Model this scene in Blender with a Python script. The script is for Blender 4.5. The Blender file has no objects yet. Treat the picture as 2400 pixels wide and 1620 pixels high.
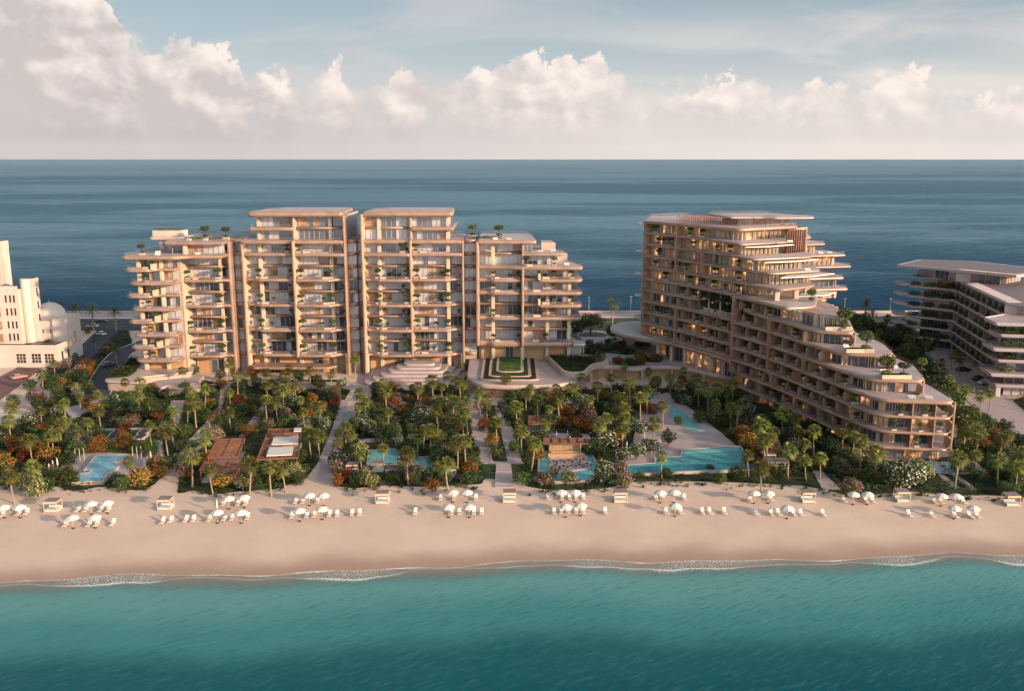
import bpy, bmesh, math, random
from mathutils import Vector, Matrix, noise as mnoise
R = math.radians
PI = math.pi
scene = bpy.context.scene
COL = scene.collection

# ---------------------------------------------------------------- camera
CAM_H, F, PITCH = 65.0, 2130.0, R(11.62)
cam_d = bpy.data.cameras.new("camera")
cam = bpy.data.objects.new("camera", cam_d)
COL.objects.link(cam)
cam.location = (0, 0, CAM_H)
cam.rotation_euler = (R(90) - PITCH, 0, 0)
cam_d.sensor_width = 36.0
cam_d.lens = 36.0 * F / 2400.0
cam_d.clip_start = 1.0
cam_d.clip_end = 90000.0
scene.camera = cam

# ---------------------------------------------------------------- sun, sky, exposure
SUN_EL = R(13.0)
SUN_AZ = R(124.0)            # clockwise from +Y : right and towards the camera
sun_d = bpy.data.lights.new("sun", 'SUN')
sun_d.energy = 3.9
sun_d.angle = R(1.8)
sun_d.color = (1.0, 0.735, 0.50)
sun = bpy.data.objects.new("sun", sun_d)
COL.objects.link(sun)
sd = Vector((math.sin(SUN_AZ) * math.cos(SUN_EL), math.cos(SUN_AZ) * math.cos(SUN_EL), math.sin(SUN_EL)))
sun.rotation_euler = sd.to_track_quat('Z', 'Y').to_euler()
sun.location = sd * 300

scene.view_settings.view_transform = 'Standard'
scene.view_settings.look = 'None'
scene.view_settings.gamma = 1.0
scene.view_settings.exposure = 0.84
scene.cycles.max_bounces = 5
scene.cycles.diffuse_bounces = 2
scene.cycles.glossy_bounces = 3
scene.cycles.transmission_bounces = 3
scene.cycles.transparent_max_bounces = 8
scene.cycles.use_denoising = True
scene.cycles.use_adaptive_sampling = True
scene.cycles.adaptive_threshold = 0.03
scene.cycles.caustics_reflective = False
scene.cycles.caustics_refractive = False


class NT:
    """small helper round a node tree"""
    def __init__(s, tree):
        s.t = tree
    def n(s, typ, **kw):
        nd = s.t.nodes.new(typ)
        ins = kw.pop('ins', {})
        for k, v in kw.items():
            setattr(nd, k, v)
        for k, v in ins.items():
            if hasattr(v, 'links') or hasattr(v, 'is_linked'):
                s.t.links.new(v, nd.inputs[k])
            else:
                nd.inputs[k].default_value = v
        return nd
    def m(s, op, a, b=None, c=None, clamp=False):
        nd = s.t.nodes.new('ShaderNodeMath'); nd.operation = op; nd.use_clamp = clamp
        for i, v in enumerate((a, b, c)):
            if v is None: continue
            if hasattr(v, 'is_linked'): s.t.links.new(v, nd.inputs[i])
            else: nd.inputs[i].default_value = v
        return nd.outputs[0]
    def mix(s, f, a, b):
        nd = s.t.nodes.new('ShaderNodeMix'); nd.data_type = 'RGBA'
        for i, v in ((0, f), (6, a), (7, b)):
            if hasattr(v, 'is_linked'): s.t.links.new(v, nd.inputs[i])
            else: nd.inputs[i].default_value = v if i == 0 or len(v) == 4 else (*v, 1)
        return nd.outputs[2]
    def ss(s, v, lo, hi, a=0.0, b=1.0):
        nd = s.t.nodes.new('ShaderNodeMapRange'); nd.interpolation_type = 'SMOOTHSTEP'
        s.t.links.new(v, nd.inputs[0])
        for i, x in ((1, lo), (2, hi), (3, a), (4, b)):
            if hasattr(x, 'is_linked'): s.t.links.new(x, nd.inputs[i])
            else: nd.inputs[i].default_value = x
        return nd.outputs[0]
    def link(s, a, b): s.t.links.new(a, b)


def make_world():
    w = bpy.data.worlds.new("World"); scene.world = w; w.use_nodes = True
    w.node_tree.nodes.clear()
    N = NT(w.node_tree)
    out = N.n('ShaderNodeOutputWorld')
    tc = N.n('ShaderNodeTexCoord')
    sep = N.n('ShaderNodeSeparateXYZ', ins={0: tc.outputs['Generated']})
    x, y, z = sep.outputs
    az = N.m('ARCTAN2', x, y)
    sky = N.n('ShaderNodeTexSky', sky_type='NISHITA', sun_disc=False, sun_elevation=SUN_EL,
              sun_rotation=SUN_AZ, altitude=60, air_density=1.0, dust_density=1.6, ozone_density=2.5)
    base = N.n('ShaderNodeVectorMath', operation='SCALE', ins={0: sky.outputs[0], 3: 0.105}).outputs[0]
    # coordinates for the clouds: azimuth and elevation, stretched
    def coord(sx, sz, off=(0, 0)):
        return N.n('ShaderNodeCombineXYZ', ins={0: N.m('MULTIPLY_ADD', az, sx, off[0]), 1: N.m('MULTIPLY_ADD', z, sz, off[1]), 2: 0.0}).outputs[0]
    def fbm(vec, scale, detail=4, rough=0.55, dist=0.0):
        return N.n('ShaderNodeTexNoise', noise_dimensions='2D', ins={'Vector': vec, 'Scale': scale, 'Detail': detail, 'Roughness': rough, 'Distortion': dist}).outputs[0]
    c1 = coord(1, 1)
    # thin high veil of cloud on blue
    blue = N.mix(N.ss(z, 0.02, 0.22), (0.56, 0.61, 0.645, 1), (0.36, 0.44, 0.49, 1))
    base = N.mix(N.ss(z, -0.05, 0.5, 0.85, 0.25), base, blue)
    veil = N.ss(fbm(coord(2.2, 9), 1.6, 5, 0.6, 0.6), 0.42, 0.75, 0.0, 0.75)
    base = N.mix(veil, base, (0.58, 0.56, 0.565, 1))
    # warm glow of the low haze
    hz = N.ss(z, 0.0, 0.125, 1.0, 0.0)
    base = N.mix(N.m('MULTIPLY', hz, 0.85), base, N.mix(N.ss(az, -0.5, 0.5), (0.60, 0.545, 0.535, 1), (0.80, 0.715, 0.66, 1)))
    # warm streaks of high cloud, mostly on the right
    st = N.ss(fbm(coord(1.3, 9, (2.3, 0)), 2.0, 4, 0.5, 0.8), 0.40, 0.75, 0.0, 1.0)
    st = N.m('MULTIPLY', st, N.m('MULTIPLY', N.ss(az, -0.2, 0.35, 0.15, 0.7), N.ss(z, 0.16, 0.10)))
    base = N.mix(st, base, (0.82, 0.74, 0.66, 1))
    # bank of cumulus : elevation of its top along the azimuth
    prof = [(-200,-60),(0,-80),(150,-60),(300,-20),(345,40),(360,95),(400,118),(470,118),(540,112),(585,140),(612,205),(640,187),(690,172),(722,192),(760,200),(790,150),(822,148),(850,200),(915,205),(955,158),(1000,160),(1015,200),(1055,210),(1090,165),(1140,148),(1220,122),(1290,140),(1370,124),(1415,150),(1450,158),(1478,205),(1500,222),(1560,205),(1640,195),(1690,180),(1740,205),(1800,236),(1860,205),(1910,196),(1940,222),(1970,215),(2045,180),(2105,182),(2130,212),(2190,243),(2235,238),(2330,232),(2380,245),(2600,230)]
    prom = [(-200,.6),(60,.65),(200,.9),(330,1),(380,.6),(470,.8),(560,1),(606,.9),(622,.35),(650,.8),(690,.85),(722,.4),(770,.45),(800,.9),(830,.85),(852,.38),(900,.42),(955,.9),(985,.8),(1008,.4),(1060,.6),(1120,.7),(1170,.9),(1240,1),(1370,1),(1420,.7),(1462,.42),(1500,.5),(1560,.6),(1620,.8),(1660,.95),(1720,.9),(1762,.6),(1810,.6),(1870,.85),(1920,.7),(1958,.55),(2000,.9),(2080,1),(2115,.9),(2145,.55),(2200,.65),(2240,.85),(2290,.7),(2340,.85),(2600,.7)]
    def curve(pts):
        fc = N.n('ShaderNodeFloatCurve')
        cu = fc.mapping.curves[0]
        cu.points[0].location = pts[0]; cu.points[1].location = pts[-1]
        for p in pts[1:-1]: cu.points.new(*p)
        for p in cu.points: p.handle_type = 'VECTOR'
        fc.mapping.update(); return fc
    def azn(px): return (math.atan((px - 1200) / F / math.cos(PITCH)) + 0.62) / 1.24
    azs = [(azn(px), min(max(math.sin(math.atan((810 - py) / F) - PITCH) / 0.2, 0), 1)) for px, py in prof]
    fc = curve(azs); fp = curve([(azn(px), v) for px, v in prom])
    wob = fbm(c1, 30, 3, 0.6)
    azd = N.m('ADD', az, N.m('MULTIPLY', N.m('SUBTRACT', wob, 0.5), 0.035))
    N.link(N.m('MULTIPLY', N.m('ADD', azd, 0.62), 1 / 1.24), fc.inputs['Value'])
    N.link(N.m('MULTIPLY', N.m('ADD', azd, 0.62), 1 / 1.24), fp.inputs['Value'])
    top = N.m('MULTIPLY', fc.outputs[0], 0.2)
    def billow(vec, sc):
        return N.n('ShaderNodeTexVoronoi', voronoi_dimensions='2D', feature='F1', ins={'Vector': vec, 'Scale': sc}).outputs['Distance']
    w_ = N.m('MULTIPLY', N.m('SUBTRACT', fbm(coord(1, 1, (3, 1)), 60, 3, 0.65), 0.5), 0.03)
    warp = N.n('ShaderNodeVectorMath', operation='ADD', ins={0: c1, 1: N.n('ShaderNodeCombineXYZ', ins={0: w_, 1: w_}).outputs[0]}).outputs[0]
    b1 = billow(warp, 42)
    b2 = billow(warp, 120)
    bump = N.m('ADD', N.m('MULTIPLY', b1, -0.026), N.m('MULTIPLY', b2, -0.008))
    edge = N.m('SUBTRACT', N.m('ADD', N.m('ADD', top, 0.016), bump), z)
    sharp = N.ss(fp.outputs[0], 0.35, 0.9, 0.020, 0.0075)
    mask = N.ss(edge, 0.0, sharp)
    # shading inside the bank: light comes from the right and above
    n1 = fbm(coord(1, 1.25, (5, 2)), 21, 5, 0.52, 0.2)
    n2 = fbm(coord(1, 1.25, (5.010, 2.010)), 21, 3, 0.50, 0.2)
    g = N.m('MULTIPLY', N.m('SUBTRACT', n1, n2), 2.4)
    big = N.ss(fbm(coord(1, 1.5, (9, 2)), 9, 2, 0.5), 0.38, 0.66)
    rim = N.ss(edge, 0.002, 0.045, 1.0, 0.0)
    lit = N.m('ADD', N.m('MULTIPLY', big, 0.22), N.m('ADD', g, N.m('MULTIPLY', rim, N.m('MULTIPLY_ADD', n1, 0.9, 0.05))))
    pr = N.m('MULTIPLY', fp.outputs[0], N.ss(N.m('SUBTRACT', z, N.m('MULTIPLY', top, 0.35)), -0.03, 0.03, 0.62, 1.0))
    lit = N.m('ADD', lit, N.m('MULTIPLY', N.m('SUBTRACT', 0.45, b1), 0.22))
    lit = N.m('MULTIPLY', N.m('ADD', lit, N.m('MULTIPLY', N.m('SUBTRACT', pr, 0.6), 0.55)), N.m('MULTIPLY_ADD', pr, 0.8, 0.3), None, True)
    shade = N.mix(N.ss(az, -0.5, 0.5), (0.56, 0.495, 0.485, 1), (0.67, 0.605, 0.58, 1))
    cloud = N.mix(lit, shade, (0.89, 0.785, 0.715, 1))
    # the foot of the bank dissolves into the haze
    foot = N.ss(z, 0.008, 0.055)
    cloud = N.mix(foot, N.mix(N.ss(az, -0.45, 0.3), (0.50, 0.455, 0.455, 1), (0.70, 0.625, 0.60, 1)), cloud)
    mask = N.m('MULTIPLY', N.m('MULTIPLY', mask, N.ss(pr, 0.25, 0.75, 0.50, 1.0)), N.ss(z, 0.010, 0.024, 0.35, 1.0))
    front = N.ss(y, 0.1, 0.4)
    col = N.mix(N.m('MULTIPLY', mask, N.m('MULTIPLY', front, 0.95)), base, cloud)
    # the quarter of the sky round the sun (behind the camera) is brighter than the one over the sea
    bg = N.n('ShaderNodeBackground', ins={0: col, 1: N.ss(N.m('ADD', N.m('MULTIPLY', x, 0.83), N.m('MULTIPLY', y, -0.56)), -0.12, 0.75, 0.635, 2.15)})
    N.link(bg.outputs[0], out.inputs[0])
    w.cycles.sampling_method = 'MANUAL'
    w.cycles.sample_map_resolution = 512
make_world()


# ---------------------------------------------------------------- helpers
def at(px, py, z=0.0):
    """photo pixel -> point on the horizontal plane at height z"""
    u, v = (px - 1200) / F, (py - 810) / F
    d = Vector((u, math.cos(PITCH) - v * math.sin(PITCH), -math.sin(PITCH) - v * math.cos(PITCH)))
    t = (z - CAM_H) / d.z
    return Vector((d.x * t, d.y * t, z))

def link(name, me, parent=None, mats=()):
    o = bpy.data.objects.new(name, me); COL.objects.link(o)
    for m in mats: me.materials.append(m)
    if parent: o.parent = parent
    return o

def tag(o, label=None, cat=None, group=None, kind=None):
    if label: o['label'] = label
    if cat: o['category'] = cat
    if group: o['group'] = group
    if kind: o['kind'] = kind
    return o

def empty(name, loc=(0, 0, 0), rz=0.0, label=None, cat=None, group=None, scale=1.0):
    o = bpy.data.objects.new(name, None); COL.objects.link(o)
    o.location = loc; o.rotation_euler = (0, 0, rz); o.scale = (scale,) * 3
    o.empty_display_size = 0.5
    return tag(o, label, cat, group)

def copy_tree(o, parent=None):
    c = o.copy(); COL.objects.link(c)
    if parent: c.parent = parent
    for ch in list(o.children): copy_tree(ch, c)
    return c

ORD = ['first','second','third','fourth','fifth','sixth','seventh','eighth','ninth','tenth','eleventh','twelfth','thirteenth','fourteenth','fifteenth','sixteenth','seventeenth','eighteenth','nineteenth','twentieth']
def ordn(i):
    if i < 20: return ORD[i]
    t, u = divmod(i + 1, 10)
    tens = {2: 'twent', 3: 'thirt', 4: 'fort', 5: 'fift', 6: 'sixt', 7: 'sevent', 8: 'eight', 9: 'ninet'}[t]
    return tens + ('ieth' if u == 0 else 'y-' + ORD[u - 1])


class MB:
    def __init__(s): s.v, s.f, s.m, s.sm = [], [], [], []
    def add(s, vs, fs, mi=0, smooth=False):
        b = len(s.v); s.v += [tuple(v) for v in vs]
        for f in fs: s.f.append([i + b for i in f]); s.m.append(mi); s.sm.append(smooth)
    def box(s, x0, x1, y0, y1, z0, z1, mi=0):
        s.add([(x0,y0,z0),(x1,y0,z0),(x1,y1,z0),(x0,y1,z0),(x0,y0,z1),(x1,y0,z1),(x1,y1,z1),(x0,y1,z1)],
              [(3,2,1,0),(4,5,6,7),(0,1,5,4),(1,2,6,5),(2,3,7,6),(3,0,4,7)], mi)
    def obox(s, c, d, L, W, z0, z1, mi=0):
        """box centred at c, length L along unit direction d (xy), width W"""
        nx, ny = -d[1], d[0]; h, w = L / 2, W / 2
        P = [(c[0]+d[0]*a*h+nx*b*w, c[1]+d[1]*a*h+ny*b*w) for a, b in ((-1,-1),(1,-1),(1,1),(-1,1))]
        s.prism(P, z0, z1, mi)
    def prism(s, poly, z0, z1, mi=0, cap=True):
        n = len(poly)
        vs = [(p[0], p[1], z0) for p in poly] + [(p[0], p[1], z1) for p in poly]
        fs = [(i, (i+1) % n, n+(i+1) % n, n+i) for i in range(n)]
        if cap: fs += [tuple(range(n-1, -1, -1)), tuple(range(n, 2*n))]
        s.add(vs, fs, mi)
    def sheet(s, poly, z, mi=0):
        s.add([(p[0], p[1], z) for p in poly], [tuple(range(len(poly)))], mi)
    def tube(s, pts, rads, n=8, mi=0, caps=True, smooth=True):
        pts = [Vector(p) for p in pts]; vs = []; N_ = len(pts)
        for i, p in enumerate(pts):
            t = (pts[min(i+1, N_-1)] - pts[max(i-1, 0)]).normalized()
            a = t.cross(Vector((0, 0, 1)))
            if a.length < 1e-3: a = Vector((1, 0, 0))
            a.normalize(); b = t.cross(a)
            r = rads[i] if hasattr(rads, '__len__') else rads
            for k in range(n):
                an = 2*PI*k/n
                vs.append(p + a*math.cos(an)*r + b*math.sin(an)*r)
        fs = [(i*n+k, i*n+(k+1) % n, (i+1)*n+(k+1) % n, (i+1)*n+k) for i in range(N_-1) for k in range(n)]
        s.add(vs, fs, mi, smooth)
        if caps:
            s.add(vs[:n], [tuple(range(n))], mi); s.add(vs[-n:], [tuple(range(n-1, -1, -1))], mi)
    def rings(s, rings, mi=0, cap=True, smooth=True, closed=True, mcap=None):
        n = len(rings[0]); vs = [v for r in rings for v in r]
        m = n if closed else n-1
        fs = [(i*n+k, i*n+(k+1) % n, (i+1)*n+(k+1) % n, (i+1)*n+k) for i in range(len(rings)-1) for k in range(m)]
        s.add(vs, fs, mi, smooth)
        if cap:
            s.add(rings[0], [tuple(range(n-1, -1, -1))], mi)
            s.add(rings[-1], [tuple(range(n))], mi if mcap is None else mcap)
    def mesh(s, name):
        me = bpy.data.meshes.new(name)
        me.from_pydata(s.v, [], s.f)
        me.polygons.foreach_set('material_index', s.m)
        me.polygons.foreach_set('use_smooth', s.sm)
        me.update()
        return me
    def build(s, name, mats, parent=None, fix=True):
        me = s.mesh(name)
        if fix:
            bm = bmesh.new(); bm.from_mesh(me)
            bmesh.ops.recalc_face_normals(bm, faces=bm.faces)
            bm.to_mesh(me); bm.free()
        if not isinstance(mats, (list, tuple)): mats = [mats]
        return link(name, me, parent, mats)


def ccw(poly):
    a = sum(poly[i][0]*poly[(i+1) % len(poly)][1] - poly[(i+1) % len(poly)][0]*poly[i][1] for i in range(len(poly)))
    return [tuple(p[:2]) for p in (poly if a > 0 else poly[::-1])]

def rpoly(pts, r=1.5, n=4):
    """polygon with rounded corners; r a number or one radius per corner"""
    pts = [Vector((p[0], p[1])) for p in pts]; out = []; N_ = len(pts)
    for i in range(N_):
        p, a, b = pts[i], pts[i-1], pts[(i+1) % N_]
        rr = r[i] if hasattr(r, '__len__') else r
        da, db = (a-p), (b-p)
        k = min(rr, da.length*0.48, db.length*0.48)
        if k < 0.02: out.append(tuple(p)); continue
        s_, e = p+da.normalized()*k, p+db.normalized()*k
        for j in range(n+1):
            t = j/n
            q = s_*(1-t)**2 + p*2*t*(1-t) + e*t*t
            out.append(tuple(q))
    return ccw(out)

def inset(poly, d):
    """poly counter-clockwise; moves every corner inwards by d"""
    n = len(poly); out = []
    for i in range(n):
        a, p, b = Vector(poly[i-1]), Vector(poly[i]), Vector(poly[(i+1) % n])
        e1, e2 = (p-a), (b-p)
        if e1.length < 1e-6 or e2.length < 1e-6: out.append(tuple(p)); continue
        e1.normalize(); e2.normalize()
        n1, n2 = Vector((-e1.y, e1.x)), Vector((-e2.y, e2.x))
        m = n1+n2
        if m.length < 1e-3: m = n1
        m.normalize()
        k = d/max(0.4, m.dot(n1))
        out.append((p.x+m.x*k, p.y+m.y*k))
    return out

def slab_rings(mb, poly, z1, th, bull=0.45, steps=5, mi=0, mtop=None):
    """slab with a rounded nose all round"""
    rings = []
    for j in range(steps+1):
        a = -PI/2 + PI*j/steps
        q = inset(poly, bull*(1-math.cos(a)))
        z = z1 - th/2 + th/2*math.sin(a)
        rings.append([(p[0], p[1], z) for p in q])
    mb.rings(rings, mi, True, True, True, mtop)


# ---------------------------------------------------------------- materials
def mat(name, col, rough=0.6, var=0.12, scale=0.6, spec=0.3, bump=0.0, bscale=8.0, metallic=0.0, col2=None, stretch=None, detail=5, coat=0.0):
    m = bpy.data.materials.new(name); m.use_nodes = True
    t = m.node_tree; N = NT(t); bsdf = t.nodes['Principled BSDF']
    tc = N.n('ShaderNodeTexCoord')
    vec = tc.outputs['Object']
    if stretch: vec = N.n('ShaderNodeMapping', ins={0: vec, 3: stretch}).outputs[0]
    nz = N.n('ShaderNodeTexNoise', ins={'Vector': vec, 'Scale': scale, 'Detail': detail, 'Roughness': 0.6}).outputs[0]
    f = N.ss(nz, 0.3, 0.7)
    a = tuple(c*(1-var) for c in col); b = tuple(min(1, c*(1+var)) for c in (col2 or col))
    N.link(N.mix(f, a, b), bsdf.inputs['Base Color'])
    bsdf.inputs['Roughness'].default_value = rough
    bsdf.inputs['Specular IOR Level'].default_value = spec
    bsdf.inputs['Metallic'].default_value = metallic
    bsdf.inputs['Coat Weight'].default_value = coat
    if bump:
        bn = N.n('ShaderNodeTexNoise', ins={'Vector': vec, 'Scale': bscale, 'Detail': 4.0})
        bp = N.n('ShaderNodeBump', ins={'Height': bn.outputs[0], 'Strength': bump, 'Distance': 0.1})
        N.link(bp.outputs[0], bsdf.inputs['Normal'])
    return m

def leafmat(name, a, b, trans=0.35, scale=0.9, rough=0.55):
    """foliage: colour changes from clump to clump, some light passes through"""
    m = bpy.data.materials.new(name); m.use_nodes = True
    t = m.node_tree; t.nodes.clear(); N = NT(t)
    out = N.n('ShaderNodeOutputMaterial')
    geo = N.n('ShaderNodeNewGeometry'); oi = N.n('ShaderNodeObjectInfo')
    tc = N.n('ShaderNodeTexCoord')
    nz = N.n('ShaderNodeTexNoise', ins={'Vector': tc.outputs['Object'], 'Scale': scale, 'Detail': 3.0}).outputs[0]
    f = N.m('ADD', N.m('MULTIPLY', geo.outputs['Random Per Island'], 0.55), N.m('MULTIPLY', nz, 0.5))
    c = N.mix(f, a, b)
    hsv = N.n('ShaderNodeHueSaturation', ins={'Color': c, 'Hue': N.m('MULTIPLY_ADD', oi.outputs['Random'], 0.05, 0.475),
              'Value': N.m('MULTIPLY_ADD', oi.outputs['Random'], 0.8, 0.6)}).outputs[0]
    d = N.n('ShaderNodeBsdfPrincipled', ins={'Base Color': hsv, 'Roughness': rough, 'Specular IOR Level': 0.25})
    tr = N.n('ShaderNodeBsdfTranslucent', ins={0: hsv})
    mx = N.n('ShaderNodeMixShader', ins={0: trans, 1: d.outputs[0], 2: tr.outputs[0]})
    N.link(mx.outputs[0], out.inputs[0])
    return m

def glassmat(name, col, rough, spec, var=0.3, scale=0.35):
    m = mat(name, col, rough, var, scale, spec, col2=tuple(c*1.3 for c in col), coat=0.0)
    m.node_tree.nodes['Principled BSDF'].inputs['IOR'].default_value = 1.5
    return m

M = {}
M['stone'] = mat('pale_stone', (0.47, 0.345, 0.28), 0.45, 0.08, 0.15, 0.4)
M['bronze'] = mat('bronze_cladding', (0.35, 0.215, 0.145), 0.36, 0.18, 0.25, 0.5, metallic=0.15)
M['cream'] = mat('cream_plaster', (0.55, 0.43, 0.30), 0.55, 0.08, 0.2)
M['deck'] = mat('terrace_paving', (0.37, 0.275, 0.25), 0.6, 0.12, 0.5)
M['roofdeck'] = mat('roof_paving', (0.45, 0.355, 0.33), 0.55, 0.12, 0.3)
M['glass'] = glassmat('window_glass', (0.055, 0.06, 0.075), 0.06, 0.9)
M['curtain'] = mat('curtained_window', (0.44, 0.395, 0.39), 0.35, 0.16, 1.2, 0.6, stretch=(1, 1, 0.02), coat=0.6)
M['interior'] = mat('warm_room', (0.34, 0.19, 0.11), 0.5, 0.4, 0.7, 0.5, coat=0.4)
M['mullion'] = mat('window_frame_metal', (0.50, 0.40, 0.33), 0.4, 0.05)
M['wood'] = mat('timber_panelling', (0.46, 0.27, 0.14), 0.5, 0.15, 0.8, stretch=(4, 4, 0.3))
M['poolw'] = mat('pool_water_small', (0.06, 0.11, 0.13), 0.1, 0.1, 1.0, 0.6)
M['white'] = mat('white_plaster', (0.56, 0.455, 0.375), 0.7, 0.08, 0.2)
M['whitefab'] = mat('white_canvas', (0.61, 0.56, 0.49), 0.8, 0.05, 2.0)
M['lightwood'] = mat('pale_timber', (0.62, 0.44, 0.28), 0.6, 0.1, 2.0)
M['soil'] = mat('planting_soil', (0.035, 0.040, 0.022), 0.95, 0.5, 0.25, 0.1, col2=(0.055, 0.06, 0.03), bump=0.6, bscale=3)
M['paving'] = mat('lilac_stone_paving', (0.40, 0.31, 0.29), 0.6, 0.08, 0.35)
M['asphalt'] = mat('asphalt', (0.050, 0.048, 0.055), 0.75, 0.2, 0.4, 0.3)
M['rust'] = mat('rust_metal', (0.20, 0.085, 0.052), 0.5, 0.15, 1.0, 0.4)
M['rooflilac'] = mat('grey_roof_boards', (0.19, 0.15, 0.15), 0.6, 0.15, 0.7, stretch=(0.2, 3, 1))
M['dark'] = mat('dark_recess', (0.03, 0.025, 0.025), 0.7, 0.1)
M['trunk'] = mat('palm_trunk_bark', (0.30, 0.215, 0.145), 0.85, 0.2, 3.0, 0.1, bump=0.5, bscale=6, stretch=(1, 1, 4))
M['bark'] = mat('tree_bark', (0.16, 0.11, 0.075), 0.9, 0.2, 3.0, 0.1)
M['frond'] = leafmat('fan_palm_fronds', (0.032, 0.055, 0.014, 1), (0.25, 0.235, 0.05, 1), 0.25)
M['date'] = leafmat('date_palm_fronds', (0.055, 0.075, 0.03, 1), (0.20, 0.19, 0.06, 1), 0.25)
M['skirt'] = leafmat('dry_fronds', (0.22, 0.15, 0.06, 1), (0.42, 0.32, 0.12, 1), 0.3)
M['leaf'] = leafmat('shrub_leaves', (0.026, 0.045, 0.015, 1), (0.105, 0.13, 0.036, 1), 0.25)
M['leafl'] = leafmat('bright_leaves', (0.04, 0.075, 0.02, 1), (0.15, 0.18, 0.05, 1), 0.3)
M['leafd'] = leafmat('dark_leaves', (0.014, 0.030, 0.013, 1), (0.055, 0.078, 0.028, 1), 0.2)
M['fl_red'] = leafmat('red_blossom', (0.26, 0.035, 0.012, 1), (0.50, 0.13, 0.03, 1), 0.35)
M['fl_orange'] = leafmat('orange_blossom', (0.32, 0.09, 0.015, 1), (0.58, 0.26, 0.05, 1), 0.35)
M['fl_pink'] = leafmat('pink_blossom', (0.36, 0.13, 0.16, 1), (0.60, 0.34, 0.32, 1), 0.35)
M['fl_white'] = leafmat('white_blossom', (0.55, 0.50, 0.42, 1), (0.85, 0.80, 0.68, 1), 0.25)
M['fl_cream'] = leafmat('cream_blossom', (0.45, 0.33, 0.15, 1), (0.68, 0.52, 0.28, 1), 0.3)
M['grass'] = mat('lawn_grass', (0.045, 0.085, 0.018), 0.9, 0.25, 0.5, 0.1, col2=(0.08, 0.12, 0.03), bump=0.4, bscale=10)
M['hedgeplane'] = M['leaf']

M['redpave'] = mat('dark_red_paving', (0.17, 0.085, 0.075), 0.7, 0.15, 0.5)
M['greywhite'] = mat('lilac_plaster_and_shade', (0.40, 0.345, 0.345), 0.7, 0.06, 0.2)
def litmat():
    m = mat('lit_room', (0.36, 0.21, 0.12), 0.5, 0.4, 0.7, 0.5, coat=0.4)
    t = m.node_tree; N = NT(t); b = t.nodes['Principled BSDF']
    g = N.n('ShaderNodeNewGeometry')
    nz = N.n('ShaderNodeTexNoise', ins={'Vector': g.outputs['Position'], 'Scale': 0.55, 'Detail': 3.0}).outputs[0]
    b.inputs['Emission Color'].default_value = (1.0, 0.50, 0.20, 1)
    N.link(N.ss(nz, 0.45, 0.72, 0.05, 0.8), b.inputs['Emission Strength'])
    return m
M['lit'] = litmat()

# ================================================================ SETTING : sand, sea, ground
def shore_y(x):
    """world Y of the waterline along the beach"""
    c = max(-170, min(170, x))
    return 139.3 + 0.85*math.sin(x*0.085+1.1) + 0.5*math.sin(x*0.19+0.4) + 0.3*math.sin(x*0.41+2.0) + 0.062*c - 0.00028*c*c

def sand_z(y, x=0):
    d = y - shore_y(x)
    if d > 36: return 0.0
    if d > 0: return -0.75 + 0.75*(d/36.0)**0.8
    return -0.75 + d*0.055

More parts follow.
